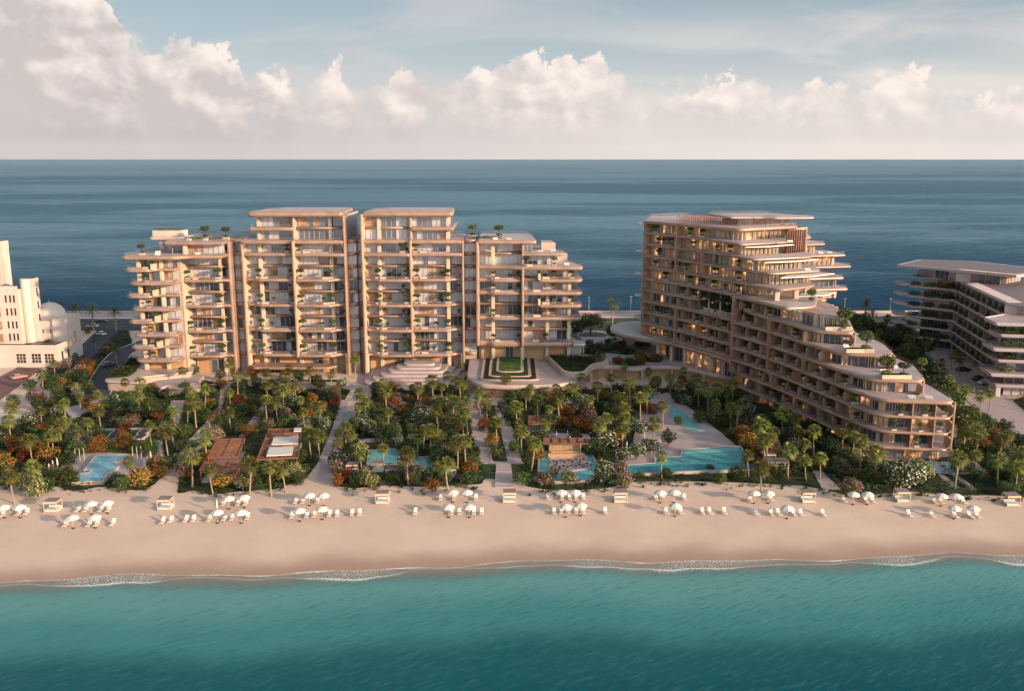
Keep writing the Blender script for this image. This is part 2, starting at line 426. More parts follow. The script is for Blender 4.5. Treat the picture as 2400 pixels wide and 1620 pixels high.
def make_ground():
    # sand and land: finer rows near the water
    xs = [-900, -500, -300, -200, -160] + [-140+2.5*i for i in range(113)] + [160, 200, 300, 500, 900]
    ys = [60, 80, 100, 115, 125] + [130+1.5*i for i in range(34)] + [184, 200, 230, 260, 300, 340, 384.6]
    vs = [(x, y, min(sand_z(y, x), 0.0)) for y in ys for x in xs]
    n = len(xs)
    fs = [(j*n+i, j*n+i+1, (j+1)*n+i+1, (j+1)*n+i) for j in range(len(ys)-1) for i in range(n-1)]
    mb = MB(); mb.add(vs, fs, 0, True)
    m = bpy.data.materials.new('beach_sand'); m.use_nodes = True
    t = m.node_tree; N = NT(t); b = t.nodes['Principled BSDF']
    g = N.n('ShaderNodeNewGeometry'); pos = g.outputs['Position']
    at_ = N.n('ShaderNodeAttribute', attribute_name='dist')
    nz = N.n('ShaderNodeTexNoise', ins={'Vector': pos, 'Scale': 0.09, 'Detail': 6.0, 'Roughness': 0.6}).outputs[0]
    nf = N.n('ShaderNodeTexNoise', ins={'Vector': pos, 'Scale': 1.7, 'Detail': 5.0, 'Roughness': 0.7}).outputs[0]
    dry = N.mix(N.ss(nz, 0.3, 0.7), (0.58, 0.42, 0.315, 1), (0.645, 0.475, 0.36, 1))
    dry = N.mix(N.ss(nf, 0.25, 0.75, 0.0, 0.14), dry, (0.47, 0.33, 0.24, 1))
    wet = (0.36, 0.235, 0.17, 1)
    d2 = N.m('ADD', at_.outputs['Fac'], N.m('MULTIPLY', N.m('SUBTRACT', nz, 0.5), 5.0))
    wf = N.ss(d2, 0.2, 9.5, 1.0, 0.0)
    c = N.mix(wf, dry, wet)
    N.link(c, b.inputs['Base Color'])
    N.link(N.m('MULTIPLY_ADD', wf, -0.45, 0.9), b.inputs['Roughness'])
    b.inputs['Specular IOR Level'].default_value = 0.2
    bp = N.n('ShaderNodeBump', ins={'Height': N.m('ADD', N.n('ShaderNodeTexNoise', ins={'Vector': pos, 'Scale': 0.55, 'Detail': 6.0, 'Roughness': 0.65}).outputs[0], N.m('MULTIPLY', nf, 0.3)), 'Strength': 0.16, 'Distance': 0.3})
    # trodden sand: footprints where people walk between the furniture
    ft = N.n('ShaderNodeTexVoronoi', feature='F1', ins={'Vector': N.n('ShaderNodeMapping', ins={0: pos, 3: (1.0, 0.7, 1.0)}).outputs[0], 'Scale': 1.5}).outputs['Distance']
    trod = N.m('MULTIPLY', N.ss(d2, 12.0, 24.0), N.ss(nz, 0.42, 0.6, 0.25, 1.0))
    bp2 = N.n('ShaderNodeBump', ins={'Height': N.ss(ft, 0.05, 0.28), 'Strength': N.m('MULTIPLY', trod, 0.35), 'Distance': 0.12, 'Normal': bp.outputs[0]})
    N.link(bp2.outputs[0], b.inputs['Normal'])
    c = N.mix(N.m('MULTIPLY', trod, N.ss(ft, 0.16, 0.05, 0.0, 0.18)), c, (0.40, 0.27, 0.20, 1))
    N.link(c, b.inputs['Base Color'])
    o = mb.build('ground', m, fix=False)
    a = o.data.attributes.new('dist', 'FLOAT', 'POINT')
    a.data.foreach_set('value', [v[1]-shore_y(v[0]) for v in vs])
    tag(o, kind='structure')
make_ground()

def water_waves(N, pos, amp, rot, along, across, dist):
    """bump of short crests; rot is the direction the crests run in, along/across their frequencies per metre"""
    mp = N.n('ShaderNodeMapping', vector_type='TEXTURE', ins={0: pos, 2: (0, 0, rot), 3: (1/along, 1/across, 1)}).outputs[0]
    w1 = N.n('ShaderNodeTexNoise', ins={'Vector': mp, 'Scale': 1.0, 'Detail': 4.0, 'Roughness': 0.55, 'Distortion': 0.3}).outputs[0]
    mp2 = N.n('ShaderNodeMapping', vector_type='TEXTURE', ins={0: pos, 2: (0, 0, rot-0.35), 3: (0.5/along, 0.45/across, 1)}).outputs[0]
    w2 = N.n('ShaderNodeTexNoise', ins={'Vector': mp2, 'Scale': 1.0, 'Detail': 3.0, 'Roughness': 0.6}).outputs[0]
    h = N.m('ADD', w1, N.m('MULTIPLY', w2, 0.35))
    return N.n('ShaderNodeBump', ins={'Height': h, 'Strength': amp, 'Distance': dist}).outputs[0], w1

def make_sea():
    # open sea behind the resort, out to the horizon
    m = bpy.data.materials.new('open_sea_water'); m.use_nodes = True
    t = m.node_tree; N = NT(t); b = t.nodes['Principled BSDF']
    g = N.n('ShaderNodeNewGeometry'); pos = g.outputs['Position']
    sep = N.n('ShaderNodeSeparateXYZ', ins={0: pos})
    # wind streaks: seen along a logarithm of distance so that near and far both carry patches
    ly = N.m('LOGARITHM', N.m('MAXIMUM', sep.outputs[1], 50.0), 2.718)
    lx = N.m('DIVIDE', sep.outputs[0], N.m('MAXIMUM', sep.outputs[1], 50.0))
    v = N.n('ShaderNodeCombineXYZ', ins={0: N.m('MULTIPLY', lx, 1.1), 1: N.m('MULTIPLY', ly, 2.6), 2: 7.3}).outputs[0]
    p1 = N.n('ShaderNodeTexNoise', ins={'Vector': v, 'Scale': 1.6, 'Detail': 5.0, 'Roughness': 0.55, 'Distortion': 0.5}).outputs[0]
    v2 = N.n('ShaderNodeCombineXYZ', ins={0: N.m('MULTIPLY', lx, 22.0), 1: N.m('MULTIPLY', ly, 60.0), 2: 3.0}).outputs[0]
    p2 = N.n('ShaderNodeTexNoise', ins={'Vector': v2, 'Scale': 1.5, 'Detail': 6.0, 'Roughness': 0.7}).outputs[0]
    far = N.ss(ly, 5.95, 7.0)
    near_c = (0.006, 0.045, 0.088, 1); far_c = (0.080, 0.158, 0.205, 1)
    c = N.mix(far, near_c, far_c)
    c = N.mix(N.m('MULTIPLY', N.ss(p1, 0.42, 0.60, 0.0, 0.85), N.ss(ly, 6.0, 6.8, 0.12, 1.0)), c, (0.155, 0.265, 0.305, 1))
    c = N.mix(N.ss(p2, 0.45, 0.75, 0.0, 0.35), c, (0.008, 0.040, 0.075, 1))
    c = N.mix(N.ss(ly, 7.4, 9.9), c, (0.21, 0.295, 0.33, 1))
    N.link(c, b.inputs['Base Color'])
    b.inputs['Roughness'].default_value = 0.55
    b.inputs['Specular IOR Level'].default_value = 0.035
    nrm, _ = water_waves(N, pos, 1.0, 0.12, 0.045, 0.17, 3.5)
    N.link(nrm, b.inputs['Normal'])
    mb = MB()
    mb.add([(-60000, 385.5, -1.2), (60000, 385.5, -1.2), (60000, 70000, -1.2), (-60000, 70000, -1.2)], [(0, 1, 2, 3)])
    tag(mb.build('sea', m), kind='structure')

    # shallow turquoise bay in front of the beach
    xs = [-900, -500, -300, -180] + [-150+1.25*i for i in range(241)] + [180, 300, 500, 900]
    ds = [2.4, 1.8, 1.2, 0.6, 0, -0.6, -1.2, -1.8, -2.4, -3.2, -4, -5, -6.5, -8, -10, -13, -17, -22, -30, -40, -60, -90, -110]
    vs = [(x, shore_y(x)+d, -0.75+max(0, d)*0.012+0.02) for d in ds for x in xs]
    n = len(xs)
    fs = [((j+1)*n+i, (j+1)*n+i+1, j*n+i+1, j*n+i) for j in range(len(ds)-1) for i in range(n-1)]
    m = bpy.data.materials.new('shallow_sea_water'); m.use_nodes = True
    t = m.node_tree; N = NT(t); b = t.nodes['Principled BSDF']; out = t.nodes['Material Output']
    g = N.n('ShaderNodeNewGeometry'); pos = g.outputs['Position']
    d = N.n('ShaderNodeAttribute', attribute_name='dist').outputs['Fac']
    big = N.n('ShaderNodeTexNoise', ins={'Vector': N.n('ShaderNodeMapping', ins={0: pos, 3: (0.022, 0.045, 0.1)}).outputs[0], 'Scale': 1.0, 'Detail': 4.0, 'Roughness': 0.5}).outputs[0]
    dn = N.m('ADD', d, N.m('MULTIPLY', N.m('SUBTRACT', big, 0.5), 11.0))
    ramp = N.n('ShaderNodeValToRGB')
    fac = N.m('DIVIDE', dn, -40.0, None, True); N.link(fac, ramp.inputs[0])
    cr = ramp.color_ramp; cr.interpolation = 'EASE'
    for k, (p, c) in enumerate([(0.0, (0.16, 0.27, 0.24)), (0.18, (0.100, 0.265, 0.245)), (0.48, (0.045, 0.200, 0.185)), (0.72, (0.006, 0.090, 0.092)), (1.0, (0.0, 0.068, 0.080))]):
        e = cr.elements[k] if k < 2 else cr.elements.new(p)
        e.position = p; e.color = (*c, 1)
    nrm, w1 = water_waves(N, pos, 0.20, 0.60, 0.36, 1.9, 0.42)
    c = N.mix(N.ss(w1, 0.50, 0.74, 0.0, 0.16), ramp.outputs[0], (0.12, 0.29, 0.27, 1))  # wave highlights and dark troughs are put into the water colour
    c = N.mix(N.ss(w1, 0.47, 0.30, 0.0, 0.30), c, (0.008, 0.06, 0.065, 1))
    N.link(c, b.inputs['Base Color'])
    b.inputs['Roughness'].default_value = 0.16
    b.inputs['Specular IOR Level'].default_value = 0.16
    N.link(nrm, b.inputs['Normal'])
    # foam: two thin wandering lines and lace between them
    wob = N.n('ShaderNodeTexNoise', ins={'Vector': pos, 'Scale': 0.12, 'Detail': 3.0}).outputs[0]
    wob2 = N.n('ShaderNodeTexNoise', ins={'Vector': pos, 'Scale': 0.05, 'Detail': 2.0}).outputs[0]
    jit = N.n('ShaderNodeTexNoise', ins={'Vector': pos, 'Scale': 1.6, 'Detail': 4.0, 'Roughness': 0.7}).outputs[0]
    dj = N.m('ADD', d, N.m('MULTIPLY', N.m('SUBTRACT', jit, 0.5), 0.7))
    l1c = N.m('MULTIPLY_ADD', wob, 2.6, -0.2)
    l2c = N.m('MULTIPLY_ADD', wob2, 11.0, -7.2)
    def line(c, w):
        a = N.m('ABSOLUTE', N.m('SUBTRACT', dj, c))
        return N.ss(a, 0.0, w, 1.0, 0.0)
    L1, L2 = line(l1c, 0.50), line(l2c, 0.40)
    L3 = line(N.m('SUBTRACT', l1c, N.m('MULTIPLY_ADD', wob, 2.4, -0.6)), 0.20)
    lace = N.n('ShaderNodeTexVoronoi', feature='DISTANCE_TO_EDGE', ins={'Vector': N.n('ShaderNodeVectorMath', operation='ADD', ins={0: pos, 1: N.n('ShaderNodeTexNoise', ins={'Vector': pos, 'Scale': 0.8, 'Detail': 3.0}).outputs['Color']}).outputs[0], 'Scale': 2.3}).outputs['Distance']
    lc = N.ss(lace, 0.0, 0.11, 0.85, 0.0)
    zone = N.m('MULTIPLY', N.ss(dj, l1c, N.m('SUBTRACT', l1c, 0.2)), N.ss(dj, N.m('SUBTRACT', l2c, 1.2), l2c))
    patch = N.ss(wob2, 0.56, 0.38)
    lc = N.m('MULTIPLY', N.m('MULTIPLY', lc, zone), N.m('MULTIPLY_ADD', patch, 0.85, 0.12))
    foam = N.m('ADD', N.m('MULTIPLY', L1, 0.95), N.m('ADD', N.m('MULTIPLY', L3, 0.45), N.m('ADD', N.m('MULTIPLY', L2, N.m('MULTIPLY_ADD', patch, 0.6, 0.2)), lc)), None, True)
    fm = N.n('ShaderNodeBsdfPrincipled', ins={'Base Color': (0.80, 0.74, 0.66, 1), 'Roughness': 0.8})
    # the water thins out to nothing over the sand
    tr = N.n('ShaderNodeBsdfTransparent', ins={0: (0.93, 0.93, 0.92, 1)})
    thin = N.ss(N.m('ADD', dj, N.m('MULTIPLY', N.m('SUBTRACT', big, 0.5), 4.0)), -6.5, 0.6, 0.0, 0.80)
    mx = N.n('ShaderNodeMixShader', ins={0: thin, 1: b.outputs[0], 2: tr.outputs[0]})
    gone = N.ss(dj, l1c, N.m('ADD', l1c, 0.12))
    clear = N.n('ShaderNodeBsdfTransparent', ins={0: (1, 1, 1, 1)})
    mx1 = N.n('ShaderNodeMixShader', ins={0: gone, 1: mx.outputs[0], 2: clear.outputs[0]})
    mx2 = N.n('ShaderNodeMixShader', ins={0: foam, 1: mx1.outputs[0], 2: fm.outputs[0]})
    N.link(mx2.outputs[0], out.inputs[0])
    mb = MB(); mb.add(vs, fs, 0, True)
    o = mb.build('sea', m, fix=False)
    a = o.data.attributes.new('dist', 'FLOAT', 'POINT')
    a.data.foreach_set('value', [ds[i//n] for i in range(len(vs))])
    tag(o, kind='structure')
make_sea()

GZ = 0.03
def ppoly(px, z=0.0, r=0.0, n=4):
    P = [at(a, b, z) for a, b in px]
    return rpoly(P, r, n) if r else ccw([tuple(p) for p in P])

def sheet(name, poly, z, m, kind='structure', th=0.25, label=None, cat=None):
    """thin raised sheet with real sides"""
    mb = MB(); mb.prism(poly, z-th, z)
    o = mb.build(name, m)
    return tag(o, label, cat, None, kind if not label else None)

SOIL = []      # polygons of planted ground (world xy)
NOPLANT = []   # polygons kept free of ground cover
def soil(px, z=0.03, r=1.0):
    z = 0.012+0.006*len(SOIL)
    p = ppoly(px, 0, r); SOIL.append((p, z)); sheet('soil', p, z, M['soil']); return p
NP_ = [0]
def path(px, z=0.07, m='paving', r=0.0, name='path'):
    NP_[0] += 1; z += 0.0045*NP_[0]
    p = ppoly(px, 0, r); NOPLANT.append(p); sheet(name, p, z, M[m]); return p

# planted ground: one long bed behind the beach, broken by the sand paths
soil([(-40, 1143), (60, 1133), (130, 1140), (175, 1152), (240, 1140), (320, 1150), (360, 1138), (385, 1112), (440, 1035), (505, 965), (520, 900), (480, 890), (260, 905), (205, 925), (160, 905), (100, 950), (60, 985), (-60, 1010)])
soil([(415, 1158), (452, 1150), (500, 1160), (560, 1152), (640, 1148), (715, 1125), (745, 1085), (780, 1000), (812, 930), (830, 900), (800, 890), (540, 890), (512, 985), (470, 1052), (436, 1100), (420, 1120)])
soil([(785, 1140), (830, 1145), (900, 1138), (1000, 1142), (1070, 1138), (1130, 1135), (1150, 1085), (1128, 1005), (1100, 945), (1100, 915), (870, 915), (855, 945), (815, 1000), (800, 1040), (790, 1090)])
soil([(1232, 1140), (1300, 1150), (1420, 1145), (1480, 1130), (1560, 1128), (1700, 1130), (1800, 1135), (1880, 1138), (1925, 1146), (1990, 1160), (2060, 1158), (2130, 1150), (2220, 1160), (2330, 1160), (2480, 1170), (2480, 900), (2320, 960), (2260, 950), (2230, 1070), (2050, 1085), (1990, 1030), (1740, 930), (1500, 905), (1180, 925), (1180, 945), (1222, 1085)])
soil([(1136, 950), (1158, 950), (1190, 1082), (1155, 1082)])
# rear planting
soil([(110, 862), (165, 850), (205, 800), (232, 770), (300, 772), (310, 806), (276, 822), (236, 872), (208, 905), (100, 905)], 0.03)
soil([(1340, 850), (1350, 790), (1380, 765), (1500, 765), (1530, 800), (1520, 850)], 0.03)
soil([(1935, 735), (2120, 738), (2170, 800), (2250, 880), (2260, 960), (2320, 960), (2340, 1000), (2200, 980), (2050, 830), (1960, 770)], 0.03)
path([(2165, 830), (2215, 812), (2330, 905), (2480, 1030), (2480, 1090), (2370, 1010), (2290, 960), (2200, 880)], 0.09)

# ---- roads
road_mat = M['asphalt']
def strip(center, w, z, m, name='road'):
    """ribbon along a polyline of (x, y)"""
    L, Rr = [], []
    for i, p in enumerate(center):
        a = Vector(center[max(i-1, 0)]); b = Vector(center[min(i+1, len(center)-1)])
        d = (b-a).normalized(); nrm = Vector((-d.y, d.x))
        L.append(tuple(Vector(p)+nrm*w/2)); Rr.append(tuple(Vector(p)-nrm*w/2))
    poly = ccw(L+Rr[::-1]); NOPLANT.append(poly)
    return sheet(name, poly, z, m)
strip([(-400, 352), (-150, 352), (60, 354), (300, 357)], 15, 0.10, road_mat)
strip([(-400, 366), (-150, 366), (60, 368), (300, 371)], 8.5, 0.10, road_mat)
mbm = MB()
for k in range(120):
    x = -300+k*5
    mbm.box(x, x+2.2, 352.6+0.012*(x+150), 352.8+0.012*(x+150), 0.1, 0.115)
tag(mbm.build('road_markings', M['cream']), kind='structure')
strip([(-400, 361.0), (-150, 361.0), (60, 362.6), (300, 365.6)], 1.6, 0.28, M['grass'], 'median')
strip([(-400, 379), (-150, 379), (60, 381), (300, 383.5)], 10, 0.16, M['paving'], 'promenade')
wall = MB(); wall.prism(ccw([(-400, 383.4), (300, 385.2), (300, 386.4), (-400, 384.6)]), -1.6, 1.0)
tag(wall.build('sea_wall', M['stone']), 'low pale stone sea wall along the promenade behind the resort', 'sea wall')
# drive on the left, a kerb each side
drive = [tuple(at(*p)[:2]) for p in [(224, 930), (240, 893), (262, 855), (283, 830), (310, 816), (350, 800)]]
strip(drive, 7.0, 0.10, road_mat)
def kerb(center, off, w=0.35, h=0.22):
    q = []
    for i, p in enumerate(center):
        a = Vector(center[max(i-1, 0)]); b = Vector(center[min(i+1, len(center)-1)])
        d = (b-a).normalized(); q.append(tuple(Vector(p)+Vector((-d.y, d.x))*off))
    strip(q, w, h, M['white'], 'kerb')
kerb(drive, 3.7); kerb(drive, -3.7)
drive2 = [tuple(at(*p)[:2]) for p in [(150, 868), (190, 838), (222, 806), (250, 778)]]
strip(drive2, 8.0, 0.10, road_mat)
path([(0, 900), (0, 948), (60, 985), (-40, 1010), (-200, 1010), (-120, 900), (62, 849), (112, 852)], 0.05, 'white', name='pavement')
p = ppoly([(-60, 915), (62, 851), (112, 853), (-60, 985)]); NOPLANT.append(p); sheet('pavement', p, 0.09, M['redpave'])

# ---- sand paths and stone walks through the garden
path([(560, 1024), (574, 1024), (630, 958), (612, 952)])
path([(742, 1128), (786, 1130), (796, 1040), (812, 960), (818, 938), (800, 938), (780, 1000), (755, 1075)])
path([(834, 912), (842, 868), (866, 866), (872, 930), (852, 938)])
path([(1104, 1002), (1128, 1002), (1152, 1083), (1124, 1083)])
path([(1098, 915), (1124, 890), (1120, 945), (1128, 1002), (1104, 1002), (1095, 950)])
path([(1158, 940), (1182, 940), (1224, 1083), (1190, 1083)])
path([(1128, 1083), (1224, 1083), (1232, 1092), (1130, 1092)])
path([(1903, 1102), (1926, 1104), (1970, 1148), (1928, 1150)])
path([(2188, 1106), (2201, 1106), (2250, 1144), (2236, 1146)])
path([(2222, 1106), (2233, 1106), (2290, 1148), (2276, 1150)])
path([(470, 905), (560, 893), (830, 897), (860, 914), (700, 912), (540, 905)], 0.06)
path([(860, 945), (1090, 940), (1090, 948), (860, 953)], 0.06)
path([(840, 1030), (945, 1026), (945, 1034), (840, 1038)], 0.06)
path([(990, 1022), (1110, 1018), (1110, 1026), (990, 1030)], 0.06)
path([(170, 1018), (225, 1006), (345, 1003), (350, 1009), (230, 1012), (190, 1060), (170, 1062)], 0.06)
path([(368, 1020), (380, 1020), (384, 1072), (362, 1072)], 0.06)
path([(400, 940), (440, 940), (412, 1010), (396, 1010)], 0.06)
path([(1240, 1015), (1380, 1018), (1384, 1030), (1240, 1028)], 0.06)
path([(150, 960), (250, 930), (262, 940), (170, 985)], 0.06)

# ---- stepped landing between the two central walks
def stair_block():
    mb = MB()
    for i in range(6):
        a, b = 1092+i*6.2, 1098.2+i*6.2
        P = ppoly([(1163-i*0.6, a), (1197+i*1.2, a), (1198+i*1.2, b+14), (1162-i*0.6, b+14)])
        mb.prism(P, 0.0, 0.62-i*0.09)
    tag(mb.build('garden_steps', M['paving']), 'broad pale stone steps leading from the twin garden walks to the sand', 'steps')
    for k, (x0, x1) in enumerate(((1130, 1160), (1198, 1232))):
        mb = MB()
        for i in range(4):
            y = 1094+i*8
            mb.prism(ppoly([(x0-i, y), (x1+i*1.2, y), (x1+i*1.2+1, y+4.5), (x0-i, y+4.5)]), 0.0, 0.55-i*0.08)
        tag(mb.build('planting_strips', M['leafd']), ['dark clipped planting strips left of the broad garden steps', 'dark clipped planting strips right of the broad garden steps'][k], 'hedge')
stair_block()


# ================================================================ POOLS
def poolmat(name, a, b, ripple=0.25):
    m = bpy.data.materials.new(name); m.use_nodes = True
    t = m.node_tree; N = NT(t); bs = t.nodes['Principled BSDF']
    g = N.n('ShaderNodeNewGeometry'); pos = g.outputs['Position']
    nz = N.n('ShaderNodeTexNoise', ins={'Vector': pos, 'Scale': 0.18, 'Detail': 3.0}).outputs[0]
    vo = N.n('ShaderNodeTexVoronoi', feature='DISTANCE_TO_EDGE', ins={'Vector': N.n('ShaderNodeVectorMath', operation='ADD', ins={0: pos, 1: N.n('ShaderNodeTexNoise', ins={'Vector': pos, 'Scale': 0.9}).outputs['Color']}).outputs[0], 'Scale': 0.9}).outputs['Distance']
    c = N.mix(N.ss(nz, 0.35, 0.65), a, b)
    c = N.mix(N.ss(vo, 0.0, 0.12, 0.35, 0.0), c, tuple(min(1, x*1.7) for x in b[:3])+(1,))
    N.link(c, bs.inputs['Base Color'])
    bs.inputs['Roughness'].default_value = 0.08; bs.inputs['Specular IOR Level'].default_value = 0.35
    bn = N.n('ShaderNodeTexNoise', ins={'Vector': N.n('ShaderNodeMapping', ins={0: pos, 3: (1, 2.2, 1)}).outputs[0], 'Scale': 1.5, 'Detail': 3.0})
    N.link(N.n('ShaderNodeBump', ins={'Height': bn.outputs[0], 'Strength': ripple, 'Distance': 0.25}).outputs[0], bs.inputs['Normal'])
    return m
M['pool1'] = poolmat('pool_water_pale', (0.12, 0.30, 0.36, 1), (0.19, 0.40, 0.46, 1), 0.5)
M['pool2'] = poolmat('pool_water_teal', (0.075, 0.27, 0.28, 1), (0.11, 0.34, 0.335, 1))
M['pool3'] = poolmat('pool_water_shallow', (0.16, 0.37, 0.36, 1), (0.20, 0.42, 0.40, 1))
M['pool4'] = poolmat('pool_water_deep', (0.03, 0.17, 0.21, 1), (0.045, 0.215, 0.25, 1))

def pool(label, px, z, mwater, rim=0.35, r=0.0, extra=None, wall=M['stone'], name='swimming_pool', world=None):
    P = world or ppoly(px, z, r)
    NOPLANT.append(P)
    root = empty(name, (P[0][0], P[0][1], 0), label=label, cat='pool')
    off = Vector((P[0][0], P[0][1]))
    L = [(p[0]-off.x, p[1]-off.y) for p in P]
    outer = inset(L, -rim)
    mb = MB(); n = len(L)
    vs = [(p[0], p[1], -0.3) for p in outer]+[(p[0], p[1], z+0.06) for p in outer]+[(p[0], p[1], z+0.06) for p in L]+[(p[0], p[1], z-0.25) for p in L]
    mb.add(vs, [(k*n+i, k*n+(i+1) % n, (k+1)*n+(i+1) % n, (k+1)*n+i) for k in range(3) for i in range(n)])
    mb.build('pool_edge', wall, root)
    w = MB(); w.sheet(L, z)
    w.build('water', mwater, root, fix=False)
    if extra:
        for q, zz, mm in extra:
            Q = ppoly(q, z)
            e = MB(); e.prism([(p[0]-off.x, p[1]-off.y) for p in Q], z-0.2, z+zz)
            e.build('shallow_ledge', mm, root)
    return root

# decks first
path([(135, 1112), (150, 1085), (172, 1068), (226, 1063), (345, 1066), (392, 1078), (388, 1112), (262, 1114), (250, 1128), (165, 1131)], 0.12, 'paving')
p = ppoly([(222, 1012), (338, 1008), (374, 1040), (368, 1068), (300, 1062), (226, 1062), (168, 1078), (196, 1040)]); NOPLANT.append(p); sheet('lawn', p, 0.15, M['grass'])
pool('pale blue garden pool with stepped sides below the lawn at far left', [(225, 1069), (299, 1066), (285, 1080), (262, 1083), (276, 1092), (262, 1106), (250, 1108), (240, 1127), (172, 1129), (190, 1110), (210, 1108), (216, 1100), (200, 1100)], 0.75, M['pool1'], 0.3)
pool('narrow teal plunge pool beside the stone walk left of centre', [(803, 966), (823, 964), (819, 988), (802, 988)], 0.15, M['pool2'])
pool('teal garden pool behind the beach cabanas left of centre', [(866, 1056), (936, 1053), (932, 1088), (862, 1090)], 0.15, M['pool2'])
pool('small teal pool beside the date palms in the centre garden', [(968, 1072), (1012, 1070), (1012, 1106), (992, 1106), (990, 1090), (968, 1088)], 0.15, M['pool2'])
pool('teal pool surrounding the square sunken bar terrace', [(1266, 1060), (1379, 1057), (1404, 1097), (1380, 1126), (1302, 1128), (1264, 1104)], 0.5, M['pool2'], 0.4)
path([(1463, 1114), (1463, 1088), (1480, 1050), (1500, 960), (1534, 930), (1562, 922), (1600, 945), (1684, 1012), (1740, 1060), (1776, 1100)], 0.14)
pool('long turquoise main pool with sunken ledges facing the beach', [(1464, 1112), (1466, 1091), (1538, 1086), (1536, 1074), (1598, 1070), (1600, 1054), (1733, 1046), (1774, 1099), (1600, 1105)], 0.6, M['pool2'], 0.3,
     extra=None)
o = sheet('shallow_ledge_tmp', ppoly([(1606, 1056), (1730, 1049), (1735, 1056), (1603, 1062)], 0.62), 0.64, M['pool3']); o.name = 'pool_steps'; del o['kind']; tag(o, 'shallow pale step along the inland edge of the long main pool', 'pool step')
pool_deep = sheet('pool_floor_tmp', ppoly([(1468, 1110), (1469, 1096), (1600, 1088), (1766, 1084), (1772, 1098), (1600, 1104)], 0.62), 0.615, M['pool4'], th=0.05); pool_deep.name = 'deep_water'; del pool_deep['kind']; tag(pool_deep, 'deeper darker water along the beach side of the long main pool', 'water')
pool('narrow turquoise lap pool running from the hotel to the main pool', [(1574, 947), (1597, 962), (1650, 1008), (1618, 1012), (1566, 976)], 0.25, M['pool3'], 0.25)
pool('small teal pool between the palms behind the main pool', [(1512, 922), (1545, 920), (1540, 932), (1508, 934)], 0.15, M['pool2'])
pool('turquoise pool at the foot of the stepped hotel, left of the ramp wall', [(2158, 1082), (2193, 1082), (2220, 1107), (2178, 1107)], 0.3, M['pool3'])
pool('turquoise pool at the foot of the stepped hotel, right of the ramp wall', [(2206, 1084), (2280, 1085), (2313, 1106), (2228, 1109)], 0.3, M['pool3'])
c = at(1463, 838, 0)
pool('round blue pool on the terrace between the two hotels', None, 4.2, M['pool1'], 0.3, world=rpoly([(30, 270), (37.5, 270), (37, 276), (31, 278)], 2.5, 4))

# ground kept clear for the pergolas, the pool bar and the cabanas
for q in ([(504, 1022), (584, 1018), (566, 1104), (462, 1108)], [(624, 998), (716, 997), (706, 1084), (594, 1088)], [(1236, 972), (1304, 971), (1304, 1000), (1234, 1002)], [(1268, 1040), (1385, 1038), (1392, 1100), (1262, 1108)],
          [(812, 1085), (900, 1082), (900, 1118), (812, 1120)], [(905, 1092), (1070, 1092), (1070, 1124), (905, 1124)]):
    NOPLANT.append(ppoly(q))

# ================================================================ BUILDING KIT
def railmat():
    m = bpy.data.materials.new('glass_balustrade'); m.use_nodes = True
    t = m.node_tree; t.nodes.clear(); N = NT(t)
    out = N.n('ShaderNodeOutputMaterial')
    tr = N.n('ShaderNodeBsdfTransparent', ins={0: (0.92, 0.92, 0.94, 1)})
    gl = N.n('ShaderNodeBsdfPrincipled', ins={'Base Color': (0.40, 0.36, 0.36, 1), 'Roughness': 0.12})
    mx = N.n('ShaderNodeMixShader', ins={0: 0.15, 1: tr.outputs[0], 2: gl.outputs[0]})
    N.link(mx.outputs[0], out.inputs[0]); return m
M['rail'] = railmat()

def fslab(root, poly, z, th=0.95, mats=('bronze', 'roofdeck'), rail=None, bull=0.38, name='floor_slab', railpath=None):
    mb = MB(); slab_rings(mb, poly, z, th, bull, 5, 0, 1)
    o = mb.build(name, [M[mats[0]], M[mats[1]]], root)
    if rail:
        pth = railpath or inset(poly, bull+0.12)
        r = MB(); n = len(pth); m = n if railpath is None else n-1
        for i in range(m):
            a, b = pth[i], pth[(i+1) % n]
            r.add([(a[0], a[1], z), (b[0], b[1], z), (b[0], b[1], z+rail), (a[0], a[1], z+rail)], [(0, 1, 2, 3)])
        r.build('balustrade', M['rail'], o, fix=False)
    return o

def glazing(root, pts, z0, z1, seed=0, pane=1.5, probs=(0.45, 0.40, 0.15), closed=False, name='window_wall', frame=0.12, slats=0.0, sm='mullion', lit=False):
    """a wall of window panes with frames along a path"""
    rnd = random.Random(seed); mb = MB()
    P = list(pts)+([pts[0]] if closed else [])
    for i in range(len(P)-1):
        a, b = Vector(P[i]), Vector(P[i+1]); L = (b-a).length
        if L < 0.05: continue
        n = max(1, round(L/pane)); d = (b-a)/L; nr = Vector((d.y, -d.x))
        run, cur = 0, 0
        for k in range(n):
            if run <= 0:
                x = rnd.random(); cur = 0 if x < probs[0] else 1 if x < probs[0]+probs[1] else 2
                run = rnd.choice((1, 1, 2, 3))
            run -= 1
            p, q = a+d*(L*k/n), a+d*(L*(k+1)/n)
            off = nr*(-0.03 if cur else 0.0)
            mb.add([(p.x+off.x, p.y+off.y, z0), (q.x+off.x, q.y+off.y, z0), (q.x+off.x, q.y+off.y, z1), (p.x+off.x, p.y+off.y, z1)], [(0, 1, 2, 3)], cur)
            c = p+nr*0.06
            mb.obox((c.x, c.y), (d.x, d.y), frame, 0.16, z0, z1, 3)
            if slats and rnd.random() < slats:
                for e in (0.33, 0.66):
                    c = p+(q-p)*e+nr*0.35
                    mb.obox((c.x, c.y), (d.x, d.y), 0.16, 0.5, z0, z1, 4)
        c = (a+b)/2+nr*0.06
        mb.obox((c.x, c.y), (d.x, d.y), L, 0.14, z1-0.25, z1-0.02, 3)
    return mb.build(name, [M['glass'], M['curtain'], M['lit' if lit else 'interior'], M[sm], M['cream']], root, fix=False)

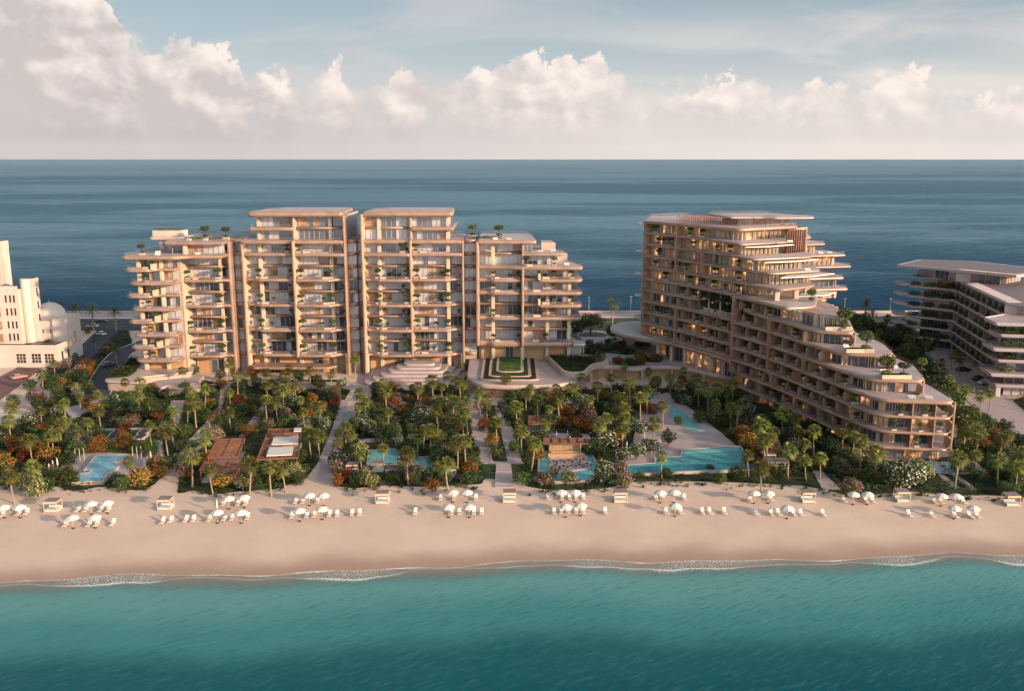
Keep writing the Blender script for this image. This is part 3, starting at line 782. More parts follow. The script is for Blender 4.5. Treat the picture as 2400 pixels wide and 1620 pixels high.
def fin(root, x, y0, y1, z0, z1, w=0.7, m='bronze', name='frame_fin', min_='cream', side=1):
    """upright blade at right angles to the front, its nose rounded; its sunlit side painted in as a cream face"""
    P = rpoly([(x-w/2, y0), (x+w/2, y0), (x+w/2, y1), (x-w/2, y1)], [w*0.45, w*0.45, 0, 0], 4)
    mb = MB(); mb.prism(P, z0, z1)
    o = mb.build(name, [M[m], M[min_]], root)
    for p in o.data.polygons:
        if p.normal.x*side > 0.9: p.material_index = 1  # the face towards the sun takes the paler, painted-in lit colour
    return o

def col(root, x, y, z0, z1, w=0.9, d=0.9, m='cream', name='column'):
    mb = MB(); mb.prism(rpoly([(x-w/2, y-d/2), (x+w/2, y-d/2), (x+w/2, y+d/2), (x-w/2, y+d/2)], 0.2, 2), z0, z1)
    return mb.build(name, M[m], root)

def fillet(root, p, d, n, z, r, depth, su, sz, m='bronze', name='rounded_corner'):
    """concave quarter-round filling the corner between an upright and a floor; p corner, d along the face, n outwards"""
    q = [(0.0, 0.0)]+[(r-r*math.sin(a*PI/12), r-r*math.cos(a*PI/12)) for a in range(7)]
    q = [(0, 0), (r, 0)]+[(r-r*math.sin(a*PI/12), r-r*math.cos(a*PI/12)) for a in range(1, 6)]+[(0, r)]
    mb = MB(); k = len(q)
    vs = [(p[0]+d[0]*u*su+n[0]*w, p[1]+d[1]*u*su+n[1]*w, z+v*sz) for w in (0.0, -depth) for u, v in q]
    mb.add(vs, [tuple(range(k)), tuple(range(2*k-1, k-1, -1))]+[(i, i+k, (i+1) % k+k, (i+1) % k) for i in range(k)])
    return mb.build(name, M[m], root)

def block(root, poly, z0, z1, m, name):
    mb = MB(); mb.prism(ccw(poly), z0, z1); return mb.build(name, M[m] if isinstance(m, str) else m, root)

def ledge(parent, x0, x1, y, z, flip=False):
    """plunge pool with a pale planter ledge at one end, lying on the front edge of a terrace"""
    mb = MB()
    a, b = (x0+(x1-x0)*0.28, x1) if not flip else (x0, x1-(x1-x0)*0.28)
    mb.box(x0, x1, y, y+1.5, z, z+0.30, 0)
    mb.box(a, b, y+0.12, y+1.38, z+0.30, z+0.33, 1)
    c, d = (x0-0.2, a-0.3) if not flip else (b+0.3, x1+0.2)
    mb.box(c, d, y-0.02, y+1.55, z, z+0.55, 2)
    mb.build('plunge_pool', [M['deck'], M['poolw'], M['cream']], parent)

POTS = []   # (x, y, z, scale, kind) potted trees on the terraces
H1 = 3.85
LV = [6.5+H1*k for k in range(12)]      # 6.5 ... 48.85

def tower(root, x0, xm, x1, ya, yb, topx, seed, left=True):
    """one tower of two bays. left: the chamfer of bay a / bay b at the outer ends"""
    yg = 276.6
    for bi, (a, b, yf) in enumerate(((x0, xm, ya), (xm, x1, yb))):
        for k in (0, 2, 4, 6):
            z = LV[k]
            if bi == 0: poly = [(a, yf+2.2), (a+2.6, yf+2.2), (a+4.6, yf), (b-0.1, yf), (b-0.1, yg+1), (a, yg+1)]
            else: poly = [(a+0.1, yf), (b-4.6, yf), (b-2.6, yf+2.2), (b, yf+2.2), (b, yg+1), (a+0.1, yg+1)]
            s = fslab(root, rpoly(poly, [0.8]*4+[0, 0], 3), z, 0.92, ('bronze', 'deck'), 0.9)
            if bi == 0: ledge(s, a+5.4, b-2.6, yf+0.5, z)
            else: ledge(s, a+3.0, b-5.2, yf+0.5, z, left)
            POTS.append((a+4.4 if bi == 0 else a+1.6, yf+1.6, z, 1.0, 0))
            POTS.append((b-1.2 if bi == 0 else b-4.6, yf+2.0, z, 0.9 if k % 4 else 1.1, 1))
            POTS.append(((a+b)/2+(k-3)*0.45, yf+3.0, z, 0.6, 2 if k % 4 else 0))
            if k < 6: POTS.append((b-2.6+bi*1.2, yf+4.2, LV[k+1], 0.55, 0))
            z = LV[k+1]
            fslab(root, rpoly([(a, yf+3.6), (b, yf+3.6), (b, yg+1), (a, yg+1)], 0.0), z, 0.62, ('bronze', 'deck'), 0.0, 0.2)
        z = LV[8]
        s = fslab(root, rpoly([(a+0.2, yf+0.9), (b-0.2, yf+0.3), (b-0.2, yg+1), (a+0.2, yg+1)], [0.6, 0.6, 0, 0], 3), z, 1.05, ('bronze', 'deck'), 0.9)
        POTS.append((a+1.4 if bi else b-2.4, yf+2, z, 1.0, 1)); 
        if bi: ledge(s, a+3.0, b-5.0, yf+0.9, z)
        for k in range(8):
            glazing(root, [(a+0.4, yg), (b-0.4, yg)], LV[k], LV[k+1], seed+k*7+bi*131, 1.45, (0.20, 0.66, 0.14))
        glazing(root, [(a+0.4, yg-0.5), (b-0.4, yg-0.5)], LV[8], LV[9], seed+999+bi, 1.45, (0.30, 0.55, 0.15))
    xs0, xs1 = topx
    fslab(root, rpoly([(x0+0.1, yb+0.9), (x1-0.1, yb+0.9), (x1-0.1, 297), (x0+0.1, 297)], [0.8, 0.8, 0, 0], 3), LV[9], 1.2, ('bronze', 'deck'), 0.9)
    wa, wb = xs0+2.0, xs1-0.6
    if not left: wa, wb = xs0+0.6, xs1-2.0
    side = (xs0, xm) if left else (xm, xs1)
    fslab(root, rpoly([(side[0], yb+1.4), (side[1], yb+1.4), (side[1], 296), (side[0], 296)], [0.8, 0.4, 0, 0], 3), LV[10], 1.15, ('bronze', 'deck'), 0.9)
    o_ = (xm, xs1) if left else (xs0, xm)
    fslab(root, rpoly([(o_[0], yb+3.6), (o_[1], yb+3.6), (o_[1], 296), (o_[0], 296)], 0.0), LV[10], 0.8, ('bronze', 'deck'), 0.0, 0.2)
    for k in (9, 10):
        glazing(root, [(wa, 290), (wa, yg-1), (wb, yg-1), (wb, 290)], LV[k], LV[k+1]-0.4, seed+50+k, 1.5, (0.5, 0.36, 0.14))
    r = MB(); slab_rings(r, rpoly([(xs0-0.2, yb+0.6), (xs1+0.1, yb+0.6), (xs1-1.2, 297), (xs0+1.4, 297)], [1.6, 1.6, 2, 2], 4), LV[11]+0.75, 1.6, 0.75, 7, 0, 1)
    r.build('roof', [M['bronze'], M['roofdeck']], root)
    r = MB(); r.box(xs0+1.5, xs0+6.0, 287, 290, LV[11]+0.75, LV[11]+1.0, 0)
    r.build('roof_hatch', M['rooflilac'], root)
    # frames and columns
    top_l = LV[11] if not left else LV[9]
    top_r = LV[11] if left else LV[9]
    fin(root, x0, ya+0.5, yg+0.4, 0 if not left else 1.0, top_l, 0.75)
    fin(root, xm, yb-0.2, yg+0.4, LV[0]-0.8, LV[9], 0.75)
    fin(root, xm, yb+2.0, yg-0.6, LV[9], LV[11], 0.75)
    fin(root, x1, yb+1.0, yg+0.4, 0, top_r, 0.7, min_='bronze')
    for x in (x0+4.6, x1-4.6):
        col(root, x, yg-1.6, 0, LV[9], 1.15, 1.15)
        col(root, min(max(x, xs0+1.8), xs1-1.8), yg-1.7, LV[9], LV[11], 1.05, 1.05)
    col(root, x0+0.3, ya+1.6, 0, LV[0], 1.2, 1.6); col(root, x1-0.3, yb+2.2, 0, LV[0], 1.2, 1.6)
    col(root, xm, yg-1, 0, LV[0], 1.3, 1.5)
    block(root, [(x0+0.4, yg+0.15), (x1-0.4, yg+0.15), (x1-0.4, 296.5), (x0+0.4, 296.5)], 0, LV[9]-1.3, 'stone', 'wall')
    block(root, [(wa+0.15, yg-0.8), (wb-0.15, yg-0.8), (wb-0.15, 289.8), (wa+0.15, 289.8)], LV[9]+0.01, LV[11]-0.5, 'curtain', 'wall')
    for x, su in ((x0+0.37, 1), (x1-0.37, -1)):
        for k in (0, 2, 4, 6):
            fillet(root, (x, yb+2.6), (1, 0), (0, -1), LV[k], 1.0, 1.6, su, 1)
            if k: fillet(root, (x, yb+2.6), (1, 0), (0, -1), LV[k]-0.92, 1.0, 1.6, su, -1)
        fillet(root, (x, yb+1.6), (1, 0), (0, -1), LV[9]-1.2, 1.6, 2.4, su, -1)
    xr = xs1-0.4 if left else xs0+0.4
    fillet(root, (xr, yb+2.0), (1, 0), (0, -1), LV[11]-0.8, 2.0, 2.6, -1 if left else 1, -1)
    # blank side wall towards the gap between the towers
    xs = x1 if left else x0
    block(root, [(xs-0.2, yg+0.45), (xs+0.2, yg+0.45), (xs+0.2, 296.4), (xs-0.2, 296.4)], 0, LV[11]-0.3, 'greywhite', 'side_wall')  # the lilac grey paints in this wall's shade

def connector(root, x0, x1, y, seed, zb=0.0):
    for k in range(10):
        if LV[k] < zb-0.1: continue
        fslab(root, rpoly([(x0, y-1.2), (x1, y-1.2), (x1, y+18), (x0, y+18)], 0), LV[k], 0.9 if k < 9 else 1.1, ('bronze', 'deck'), 0.0, 0.15)
        if k < 9: glazing(root, [(x0, y), (x1, y)], LV[k], LV[k+1]-0.9, seed+k, 1.6, (0.35, 0.60, 0.05))
    block(root, [(x0, y+0.15), (x1, y+0.15), (x1, y+18), (x0, y+18)], zb, LV[9]-1.2, 'stone', 'wall')

b1 = empty('apartment_building', (0, 0, 0), label='long bronze and cream terraced apartment building with twin towers, left of centre', cat='building')
tower(b1, -80.8, -65.2, -50.0, 271.2, 270.2, (-78.4, -50.0), 11, True)
tower(b1, -44.7, -30.4, -14.8, 270.2, 271.2, (-44.7, -17.4), 77, False)
connector(b1, -84.1, -81.2, 275.4, 5)
connector(b1, -49.6, -47.1, 275.2, 9); connector(b1, -47.0, -45.1, 277.0, 19)
connector(b1, -14.4, -10.95, 275.6, 29, 4.0)

# left wing: cascade of square terraces and a double height bay
def left_wing(root):
    for k in range(8):
        z = LV[k]; odd = k % 2
        x0 = -113.6 if odd else -112.2
        if odd: poly = [(x0, 265.4), (x0+1.8, 263.2), (-106.0, 263.2), (-104.4, 265.8), (-98.7, 265.8), (-98.7, 292), (x0+2, 292)]
        else: poly = [(x0, 265), (x0+1.4, 263.0), (-98.7, 263.0), (-98.7, 292), (x0+2, 292)]
        s = fslab(root, rpoly(poly, [0.8]*(len(poly)-3)+[0.3, 0, 0], 3), z, 0.92, ('bronze', 'deck'), 0.9)
        if odd: ledge(s, -112, -106.5, 263.9, z, True)
        else: ledge(s, -105.5, -99.8, 263.7, z, True)
        POTS.append((-105.2 if odd else -106.8, 264.8 if odd else 264.3, z, 0.75, 0))
        glazing(root, [(-110.2, 290), (-110.2, 268.2), (-99.0, 268.2)], z, LV[k+1], 300+k, 1.4, (0.32, 0.48, 0.2))
        if odd: block(s, [(-105.2, 263.6), (-104.4, 263.6), (-104.4, 268), (-105.2, 268)], z-0.2, z+1.5, 'cream', 'screen_wall')
    for k in (0, 2, 4, 6):
        z = LV[k]
        s = fslab(root, rpoly([(-98.3, 269.4), (-88.4, 269.4), (-87.0, 271.0), (-84.8, 271.0), (-84.8, 278), (-98.3, 278)], [0.6]*4+[0, 0], 3), z, 0.92, ('bronze', 'deck'), 0.9)
        ledge(s, -95.2, -89.4, 269.9, z)
        POTS.append((-97.0, 270.6, z, 0.9, 0)); POTS.append((-88.2, 271.2, z, 1.05, 1))
        fslab(root, rpoly([(-98.3, 272.6), (-84.8, 272.6), (-84.8, 278), (-98.3, 278)], 0), LV[k+1], 0.62, ('bronze', 'deck'), 0, 0.2)
    for k in range(8):
        glazing(root, [(-98.0, 275.2), (-85.2, 275.2)], LV[k], LV[k+1], 340+k, 1.45, (0.2, 0.64, 0.16))
    s = fslab(root, rpoly([(-113.4, 263.6), (-112.2, 262.6), (-98.0, 262.6), (-94, 265.0), (-84.8, 265.6), (-84.8, 297), (-110.5, 297)], [0.6, 0.6, 1, 1, 0.4, 0, 0], 3), LV[8], 1.1, ('bronze', 'deck'), 0.9)
    glazing(root, [(-101.0, 290), (-101.0, 270.5), (-85.5, 270.5)], LV[8], LV[9], 361, 1.5, (0.55, 0.15, 0.3))
    s = fslab(root, rpoly([(-102.6, 267.2), (-84.8, 267.2), (-84.8, 297), (-102.6, 297)], [1.2, 0.4, 0, 1.2], 4), LV[9], 1.15, ('bronze', 'deck'), 0.9)
    glazing(root, [(-109.0, 294), (-109.0, 281.5), (-101.4, 281.5)], LV[8], LV[9]-0.2, 362, 1.3, (0.4, 0.4, 0.2))
    fslab(root, rpoly([(-111.5, 279.4), (-100.5, 279.4), (-100.5, 296), (-111.5, 296)], 1.4, 4), LV[9]+0.3, 1.0, ('stone', 'deck'))
    pl = MB(); ppl = rpoly([(-111, 281), (-101.5, 281), (-101.5, 286.5), (-111, 286.5)], 0.8, 3)
    pl.prism(ppl, LV[9]+0.3, LV[9]+2.1)
    for i in range(24): pl.box(-110.6+i*0.38, -110.45+i*0.38, 280.92, 281.0, LV[9]+0.35, LV[9]+2.1)
    pl.build('planter', M['white'], root)
    fin(root, -98.5, 268.4, 275.0, 1, LV[8]-1, 0.9)
    fin(root, -84.6, 271.2, 276.0, 0, LV[9]-0.5, 1.0, min_='bronze')
    for x, y, z1 in ((-109.6, 266.0, LV[8]), (-103.2, 266.6, LV[8]), (-88.0, 273.4, LV[9]), (-96.5, 268.6, LV[9])):
        col(root, x, y, 0 if z1 == LV[8] else (0 if x > -90 else LV[8]), z1-0.9, 1.1, 1.1)
    block(root, [(-110.0, 268.35), (-98.6, 268.35), (-98.6, 292), (-110.0, 292)], 0, LV[8]-1.1, 'stone', 'wall')
    block(root, [(-98.4, 275.4), (-85, 275.4), (-85, 296), (-98.4, 296)], 0, LV[9]-1.2, 'stone', 'wall')
left_wing(b1)

def right_wing(root):
    L = LV
    def R1(k, th=1.1, led=True):
        s = fslab(root, rpoly([(-10.2, 272.4), (-7.6, 272.4), (-5.8, 270.8), (3.0, 270.8), (3.0, 278), (-10.2, 278)], [0.8]*4+[0, 0], 3), L[k], th, ('bronze', 'deck'), 0.9)
        if led: ledge(s, -5.0, 0.6, 271.2, L[k]); POTS.append((-5.6, 272.0, L[k], 0.75, 0)); POTS.append((2.0, 272.4, L[k], 0.7, 1))
    def R2(k, xa, xb, th=1.1, led=True):
        s = fslab(root, rpoly([(xa, 270.6), (xb, 270.6), (xb+0.8, 272.5), (xb+0.5, 292), (xa, 292)], [0.6, 1.4, 1, 0, 0], 3), L[k], th, ('bronze', 'deck'), 0.9)
        if led: ledge(s, xa+1.2 if xa > 4 else xa+3.2, (xa+xb)/2+3, 271.1, L[k]); POTS.append((xb-8.0, 272.4, L[k], 0.8, 0))
        return s
    R1(1, 1.6); R1(3); R1(5); R1(6); 
    for k in (2, 4): fslab(root, rpoly([(-10.2, 274), (3.0, 274), (3.0, 278), (-10.2, 278)], 0), L[k], 0.62, ('bronze', 'deck'), 0, 0.2)
    R2(1, 3.4, 18.2, 1.6); R2(3, 3.4, 20.4); R2(5, 3.4, 20.6)
    for k in (4, 6):
        s = R2(k, 8.2, 20.6, 1.1); fslab(root, rpoly([(3.4, 273.0), (8.4, 273.0), (8.4, 278), (3.4, 278)], 0), L[k], 0.9, ('bronze', 'deck'), 0, 0.2)
        block(s, [(7.9, 270.9), (8.6, 270.9), (8.6, 274), (7.9, 274)], L[k]-0.3, L[k]+1.6, 'cream', 'screen_wall'); POTS.append((18.0, 272.2, L[k], 0.8, 1))
    fslab(root, rpoly([(3.4, 274.2), (18.5, 274.2), (18.5, 290), (3.4, 290)], 0), L[2], 0.9, ('bronze', 'deck'), 0, 0.2)
    # broad upper terraces stepping back to the right
    s = fslab(root, rpoly([(-10.2, 272.8), (-3, 271.6), (2.0, 270.0), (20.8, 269.8), (21.4, 271.5), (16.0, 296), (-10.2, 296)], [1, 2, 2, 1, 1, 1, 0], 4), L[7], 1.1, ('bronze', 'roofdeck'), 0.9)
    ledge(s, 4.6, 11.5, 270.4, L[7]); POTS.append((4.4, 271.6, L[7], 1.0, 1)); POTS.append((12.6, 271.6, L[7], 0.9, 0))
    fslab(root, rpoly([(3.2, 271.6), (15.2, 271.6), (15.6, 273.5), (11.2, 296), (3.2, 296)], [0.3, 1, 1, 1, 0], 4), L[8], 1.0, ('bronze', 'roofdeck'), 0.9)
    fslab(root, rpoly([(-10.2, 273.8), (3.0, 273.8), (3.0, 278), (-10.2, 278)], 0), L[8], 0.62, ('bronze', 'deck'), 0, 0.2)
    fslab(root, rpoly([(-10.4, 270.8), (7.4, 270.8), (6.2, 297), (-10.4, 297)], [0.8, 1.2, 1.2, 0], 4), L[9], 1.15, ('bronze', 'roofdeck'), 0.9)
    for k in range(1, 9):
        glazing(root, [(-9.8, 276.2), (3.0, 276.2)], L[k], L[k+1], 400+k, 1.45, (0.28, 0.58, 0.14))
        if k < 8: glazing(root, [(3.4, 276.0), ((16.8 if k < 7 else 13.6), 276.0), ((16.8 if k < 7 else 13.6), 290)], L[k], L[k+1], 420+k, 1.45, (0.38, 0.46, 0.16))
    glazing(root, [(3.4, 277.0), (6.0, 277.0), (6.0, 292)], L[8], L[9], 430, 1.4)
    for k, (x, y) in enumerate(((9, 282), (13, 287))):
        block(root, [(x, y-2), (x+4.4, y-2), (x+3.4, y+6), (x, y+6)], L[8-k], L[8-k]+2.4, 'stone', 'wall')
    fin(root, -10.4, 270.9, 276.6, L[1]-1.2, L[9]-0.4, 1.0)
    fin(root, 3.2, 270.0, 276.4, L[1]-1.2, L[7], 0.8)
    fin(root, 3.2, 271.6, 276.4, L[7], L[9]-0.5, 0.8)
    for x, y, z1 in ((-5.8, 273.9, 9), (10.8, 274.2, 6), (17.4, 274.0, 7), (3.2, 272.2, 1)):
        col(root, x, y, 4.0, L[z1]-0.6, 1.1, 1.1)
    block(root, [(-10.2, 276.35), (3.2, 276.35), (3.2, 296), (-10.2, 296)], 4.0, L[9]-1.2, 'stone', 'wall')
    block(root, [(3.25, 276.15), (16.6, 276.15), (16.6, 290), (3.25, 290)], 4.0, L[7]-1.1, 'stone', 'wall')
right_wing(b1)

# ground floor: panelled walls between the columns, dark doorways
def ground_floor(root):
    for (a, b, y, z0, z1) in ((-97.5, -85.5, 274.6, 0, 5.4), (-80, -50.5, 275.6, 0, 5.4), (-44, -15.5, 275.6, 0, 5.4), (-9.5, 16, 275.0, 4.0, 8.8), (-109.5, -99, 267.6, 0, 5.4)):
        n = int((z1-z0)/0.6); mb = MB()
        for i in range(n): mb.box(a, b, y-0.06*(i % 2), y+1, z0+i*(z1-z0)/n, z0+(i+1)*(z1-z0)/n)
        mb.build('ground_floor_wall', M['wood'], root)
    for (x, w, y, z0, h) in ((-62, 3.4, 275.45, 0, 4.4), (-75, 3, 275.45, 0, 4.4), (-93, 4, 274.45, 0, 4), (-22, 4, 275.45, 0, 4.4), (-2.0, 2.4, 274.85, 4, 4.6), (-36, 3, 275.45, 0, 4.4), (-84, 5, 276.1, 0, 10), (-12.6, 3.6, 277.5, 4, 5.5)):
        mb = MB(); mb.box(x, x+w, y-0.05, y+0.3, z0, z0+h, 0)
        for j in range(3): mb.box(x+w*j/2-0.06, x+w*j/2+0.06, y-0.12, y-0.04, z0, z0+h, 1)
        mb.build('doorway', [M['glass'], M['mullion']], root)
    mb = MB(); mb.prism(rpoly([(-79, 267.5), (-55, 267.5), (-52.5, 272), (-79, 275)], 2.0, 4), 2.6, 3.3)
    mb.build('entrance_canopy', M['bronze'], root)
ground_floor(b1)

# stepped white terrace in front of the right tower
def tiers():
    root = empty('stepped_terrace', (-29, 266, 0), label='five rounded pale stone steps stacked before the right-hand tower', cat='terrace')
    for i in range(6):
        z = 0.85+i*0.66
        P = rpoly([(-43.6+i*2.1, 257.4+i*2.1), (-15.2-i*1.6, 257.4+i*2.1), (-12.6-i*2.3, 274.5), (-43.6+i*2.1, 274.5)], [2.5, 2.5, 0, 0], 5)
        mb = MB(); slab_rings(mb, [(p[0]+29, p[1]-266) for p in P], z, 0.9, 0.18, 4, 0, 0)
        mb.build('step', M['paving'], root)
    P = rpoly([(-43.6, 257.4), (-15.2, 257.4), (-12.6, 274), (-43.6, 274)], [2.5, 2.5, 0, 0], 5)
    NOPLANT.append(rpoly([(-47, 254), (-13, 254), (-12, 276), (-47, 276)], 0.1, 1))
tiers()

# raised plaza between the two hotels
PLZ = rpoly([(-13.4, 277), (-13.0, 252), (-9.5, 243.5), (0, 241.8), (13, 243.2), (20, 249.5), (21.5, 262), (27.5, 267.5), (36, 262.5), (44, 267), (52, 264), (58.5, 256), (63.5, 251), (66, 262), (50, 296), (40, 312), (24, 312), (22, 290), (18, 286), (-13.4, 286)], [0, 3, 3, 3, 3, 3, 4, 4, 5, 5, 5, 2, 1, 0, 0, 0, 0, 0, 0, 0], 5)
NOPLANT.append(PLZ)
def plaza():
    root = empty('raised_plaza', (0, 0, 0), label='raised lilac stone plaza with bright timber base linking the two hotels', cat='terrace')
    mb = MB(); slab_rings(mb, PLZ, 4.0, 1.3, 0.3, 4, 0, 1); mb.build('plaza_deck', [M['stone'], M['paving']], root)
    q = inset(PLZ, 1.6)
    mb = MB(); mb.prism(q, 0, 2.75); mb.build('timber_base', M['wood'], root)  # no lamps here; the uplight is put into the bright wood colour
    for (x, y) in ((23.5, 262), (30, 266), (39, 264.5), (48, 265.5), (56, 258), (62, 253.5), (8, 243.4)):
        col(root, x, y+0.6, 0, 2.8, 0.8, 0.8, 'stone')
    # three nested planted rings
    for i, (gx, gy0, gy1) in enumerate(((8.3, 247.2, 276.0), (6.1, 250.0, 275.2), (4.0, 254.5, 274.6))):
        cx = -0.6
        A = rpoly([(cx-gx, gy1), (cx-gx, gy0+1), (cx-gx+2, gy0), (cx+gx-2, gy0), (cx+gx, gy0+1), (cx+gx, gy1)], [0.5, 2.5, 2.5, 2.5, 2.5, 0.5], 4)
        mb = MB(); mb.prism(A, 4.0, 4.35+i*0.3); mb.build('stone_rim', M['stone'], root)
        B = inset(A, 0.85)
        mb = MB(); mb.prism(B, 4.05, 4.42+i*0.3); mb.build('planting_ring', M['grass'] if i == 2 else M['leafd'], root)
plaza()
RING = [((-0.6, 4.5), 8.3, 247.2, 276)]
# raised bed beside the ring garden
def bed():
    P = rpoly([(10.5, 274), (14.5, 252.5), (17.5, 250.8), (21, 252), (24, 262), (30, 268), (24, 275), (12.5, 276)], [0.5, 2, 2, 2, 3, 2, 2, 1], 4)
    root = empty('raised_planter', (0, 0, 0), label='large raised stone bed of dark shrubs right of the ringed garden', cat='planter')
    mb = MB(); n = len(P); q = inset(P, 0.7)
    mb.add([(p[0], p[1], 3.9) for p in P]+[(p[0], p[1], 5.6) for p in P]+[(p[0], p[1], 5.6) for p in q]+[(p[0], p[1], 4.9) for p in q],
           [(k*n+i, k*n+(i+1) % n, (k+1)*n+(i+1) % n, (k+1)*n+i) for k in range(3) for i in range(n)])
    mb.build('stone_edge', M['stone'], root)
    mb = MB(); mb.sheet(q, 5.1); mb.build('soil_surface', M['soil'], root)
    return P
BED = bed()
def pavilion():
    root = empty('garden_pavilion', (18, 279, 4), label='small white pavilion with flat rounded roof beside the raised planter', cat='pavilion')
    P = rpoly([(-5, -3), (5, -3), (5, 3.5), (-5, 3.5)], 1.8, 5)
    mb = MB(); slab_rings(mb, P, 4.6, 0.6, 0.2, 4); mb.build('roof', M['whitefab'], root)
    mb = MB(); mb.prism(inset(P, 0.3), 0, 0.15); mb.build('floor', M['paving'], root)
    for k, p in enumerate(inset(P, 0.5)[::3]):
        mb = MB(); mb.box(p[0]-0.12, p[0]+0.12, p[1]-0.12, p[1]+0.12, 0.15, 4.1); mb.build('post', M['cream'], root)
    glazing(root, [(-3.8, -1.2), (3.8, -1.2)], 0.15, 4.0, 3, 1.0, (0.6, 0.3, 0.1))
    mb = MB(); mb.box(-3.8, 3.8, -1.0, 3, 0.15, 3.9); mb.build('wall', M['curtain'], root)
pavilion()

# low terraces at the foot of the left wing
def podium():
    root = empty('garden_terrace', (0, 0, 0), label='low pink stone terrace with planted top at the foot of the left wing', cat='terrace')
    P = ppoly([(243, 893), (256, 880), (312, 832), (345, 838), (455, 850), (452, 872), (388, 878), (330, 884), (322, 897)], 3.0, 1.5)
    NOPLANT.append(P)
    mb = MB(); slab_rings(mb, P, 3.0, 0.6, 0.15, 3); mb.build('terrace_slab', M['stone'], root)
    mb = MB(); mb.prism(inset(P, 0.5), 0, 2.5); mb.build('terrace_wall', M['stone'], root)
    Q = ppoly([(250, 888), (262, 878), (308, 842), (332, 846), (318, 872), (300, 884)], 3.0, 0.8)
    mb = MB(); mb.prism(Q, 3.0, 3.35); mb.build('planted_bed', M['leafd'], root)
    P2 = ppoly([(395, 905), (470, 898), (470, 912), (395, 918)], 1.2, 0.6)
    mb = MB(); mb.prism(P2, 0, 1.2); mb.build('low_wall', M['stone'], root)
    P3 = ppoly([(345, 905), (395, 880), (480, 878), (462, 898), (390, 904), (360, 916)], 1.4, 1.2)
    NOPLANT.append(P3)
    mb = MB(); mb.prism(P3, 0, 1.4); mb.build('terrace_slab', M['paving'], root)
    return Q
PODQ = podium()

# ================================================================ STEPPED HOTEL ON THE RIGHT
ZK = [3.5+3.55*k for k in range(14)]
FACE = [(41, 285), (45.5, 277.5), (50.5, 270.5), (58.6, 255), (66, 238.4), (70, 227), (73, 216.5), (76.8, 203), (79, 192)]
def face_until(y):
    return [p for p in FACE if p[1] > y+0.5]
def face_at(s, wing=False):
    """point and direction at arc length s"""
    for a, b in zip(FACE[:-1], FACE[1:]):
        L = math.hypot(b[0]-a[0], b[1]-a[1])
        if s <= L:
            q = Vector(a)+(Vector(b)-Vector(a))*s/L
            if wing and q.y < 247.5: q.x -= 1.7
            return q, (Vector(b)-Vector(a))/L
        s -= L
    return Vector(FACE[-1]), (Vector(FACE[-1])-Vector(FACE[-2])).normalized()
WING_X, WING_Y = 1.7, 247.5      # the lower wing stands proud of the tall block's face
def face_pts(k):
    """the long face of floor k, with the step where the lower wing begins"""
    out = []
    for i, (a, b) in enumerate(zip(FACE[:-1], FACE[1:])):
        w = a[1] < WING_Y
        out.append((a[0]-(WING_X if w else 0), a[1]))
        if a[1] >= WING_Y > b[1]:
            t = (a[1]-WING_Y)/(a[1]-b[1]); x = a[0]+(b[0]-a[0])*t
            out += [(x, WING_Y), (x-WING_X, WING_Y-0.3)]
    out.append((FACE[-1][0]-WING_X*0.6, FACE[-1][1]))
    return out
BACK = [(88, 268), (92, 286), (92, 300), (50, 312), (43, 300)]
TAIL = {
    0: [(79.2, 190), (95, 187.5), (95.8, 203), (93, 218), (88.5, 232), (86, 250)],
    4: [(78.6, 194.5), (90.3, 192.3), (94.0, 207), (93, 218), (88.5, 232), (86, 250)],
    5: [(75.8, 205), (87.3, 201.8), (90.0, 216), (88.5, 232), (86, 250)],
    6: [(72.8, 214), (81.2, 210.8), (86.0, 228), (86, 250)],
    7: [(67.6, 228.5), (69.0, 225.6), (77.4, 228.5), (83.5, 246)],
}
TIP = {8: [(69.6, 233), (80.7, 240.7), (84, 256)], 9: [(67.9, 238.4), (84, 245.5), (85, 258)], 10: [(63.8, 240.5), (82, 247.5), (84, 260)],
       11: [(61.2, 245.0), (77, 253.5), (82, 264)], 12: [(62.8, 252), (82.8, 263.5), (84, 276)]}
SEA = {5: 100.5, 6: 107, 7: 105.5, 8: 107.5, 9: 105.5, 10: 98.8}
def void(f):
    """replace the face between 25 m and 44 m along it by a recess 5.5 m deep"""
    a, da = face_at(25); b, db = face_at(44.5); na, nb = Vector((-da.y, da.x)), Vector((-db.y, db.x))
    if na.x < 0: na, nb = -na, -nb
    out = [p for p in f if p[1] > a.y+0.5]+[tuple(a), tuple(a+na*5.5), tuple(b+nb*5.5), tuple(b)]+[p for p in f if p[1] < b.y-0.5]
    return out
def plan(k):
    if k <= 3: t, cut = TAIL[0], 193
    elif k <= 7: t = TAIL[k]; cut = t[0][1]+1
    else: t = TIP[k]; cut = t[0][1]+3
    f = face_until(cut) if k > 7 else [p for p in face_pts(k) if p[1] > cut+0.5]
    if k == 6:   # planted void behind the face
        f = void(f)
    bk = list(BACK)
    if k in SEA: bk = [(86, 268), (92, 283), (SEA[k], 286), (SEA[k]-1.5, 300), (50, 312), (43, 300)]
    if k == 12: bk = [(83, 296), (60, 312), (46, 306)]
    pts = f+t+bk
    rr = [1.5]+[(0.25 if abs(p[1]-WING_Y) < 1 and k <= 7 else 3) for p in f[1:]]+[2.6]*len(t)+[1.5]*len(bk)
    RAW[k] = ccw(pts)
    return rpoly(pts, rr, 5)
RAW = {}
PK = [plan(k) for k in range(13)]

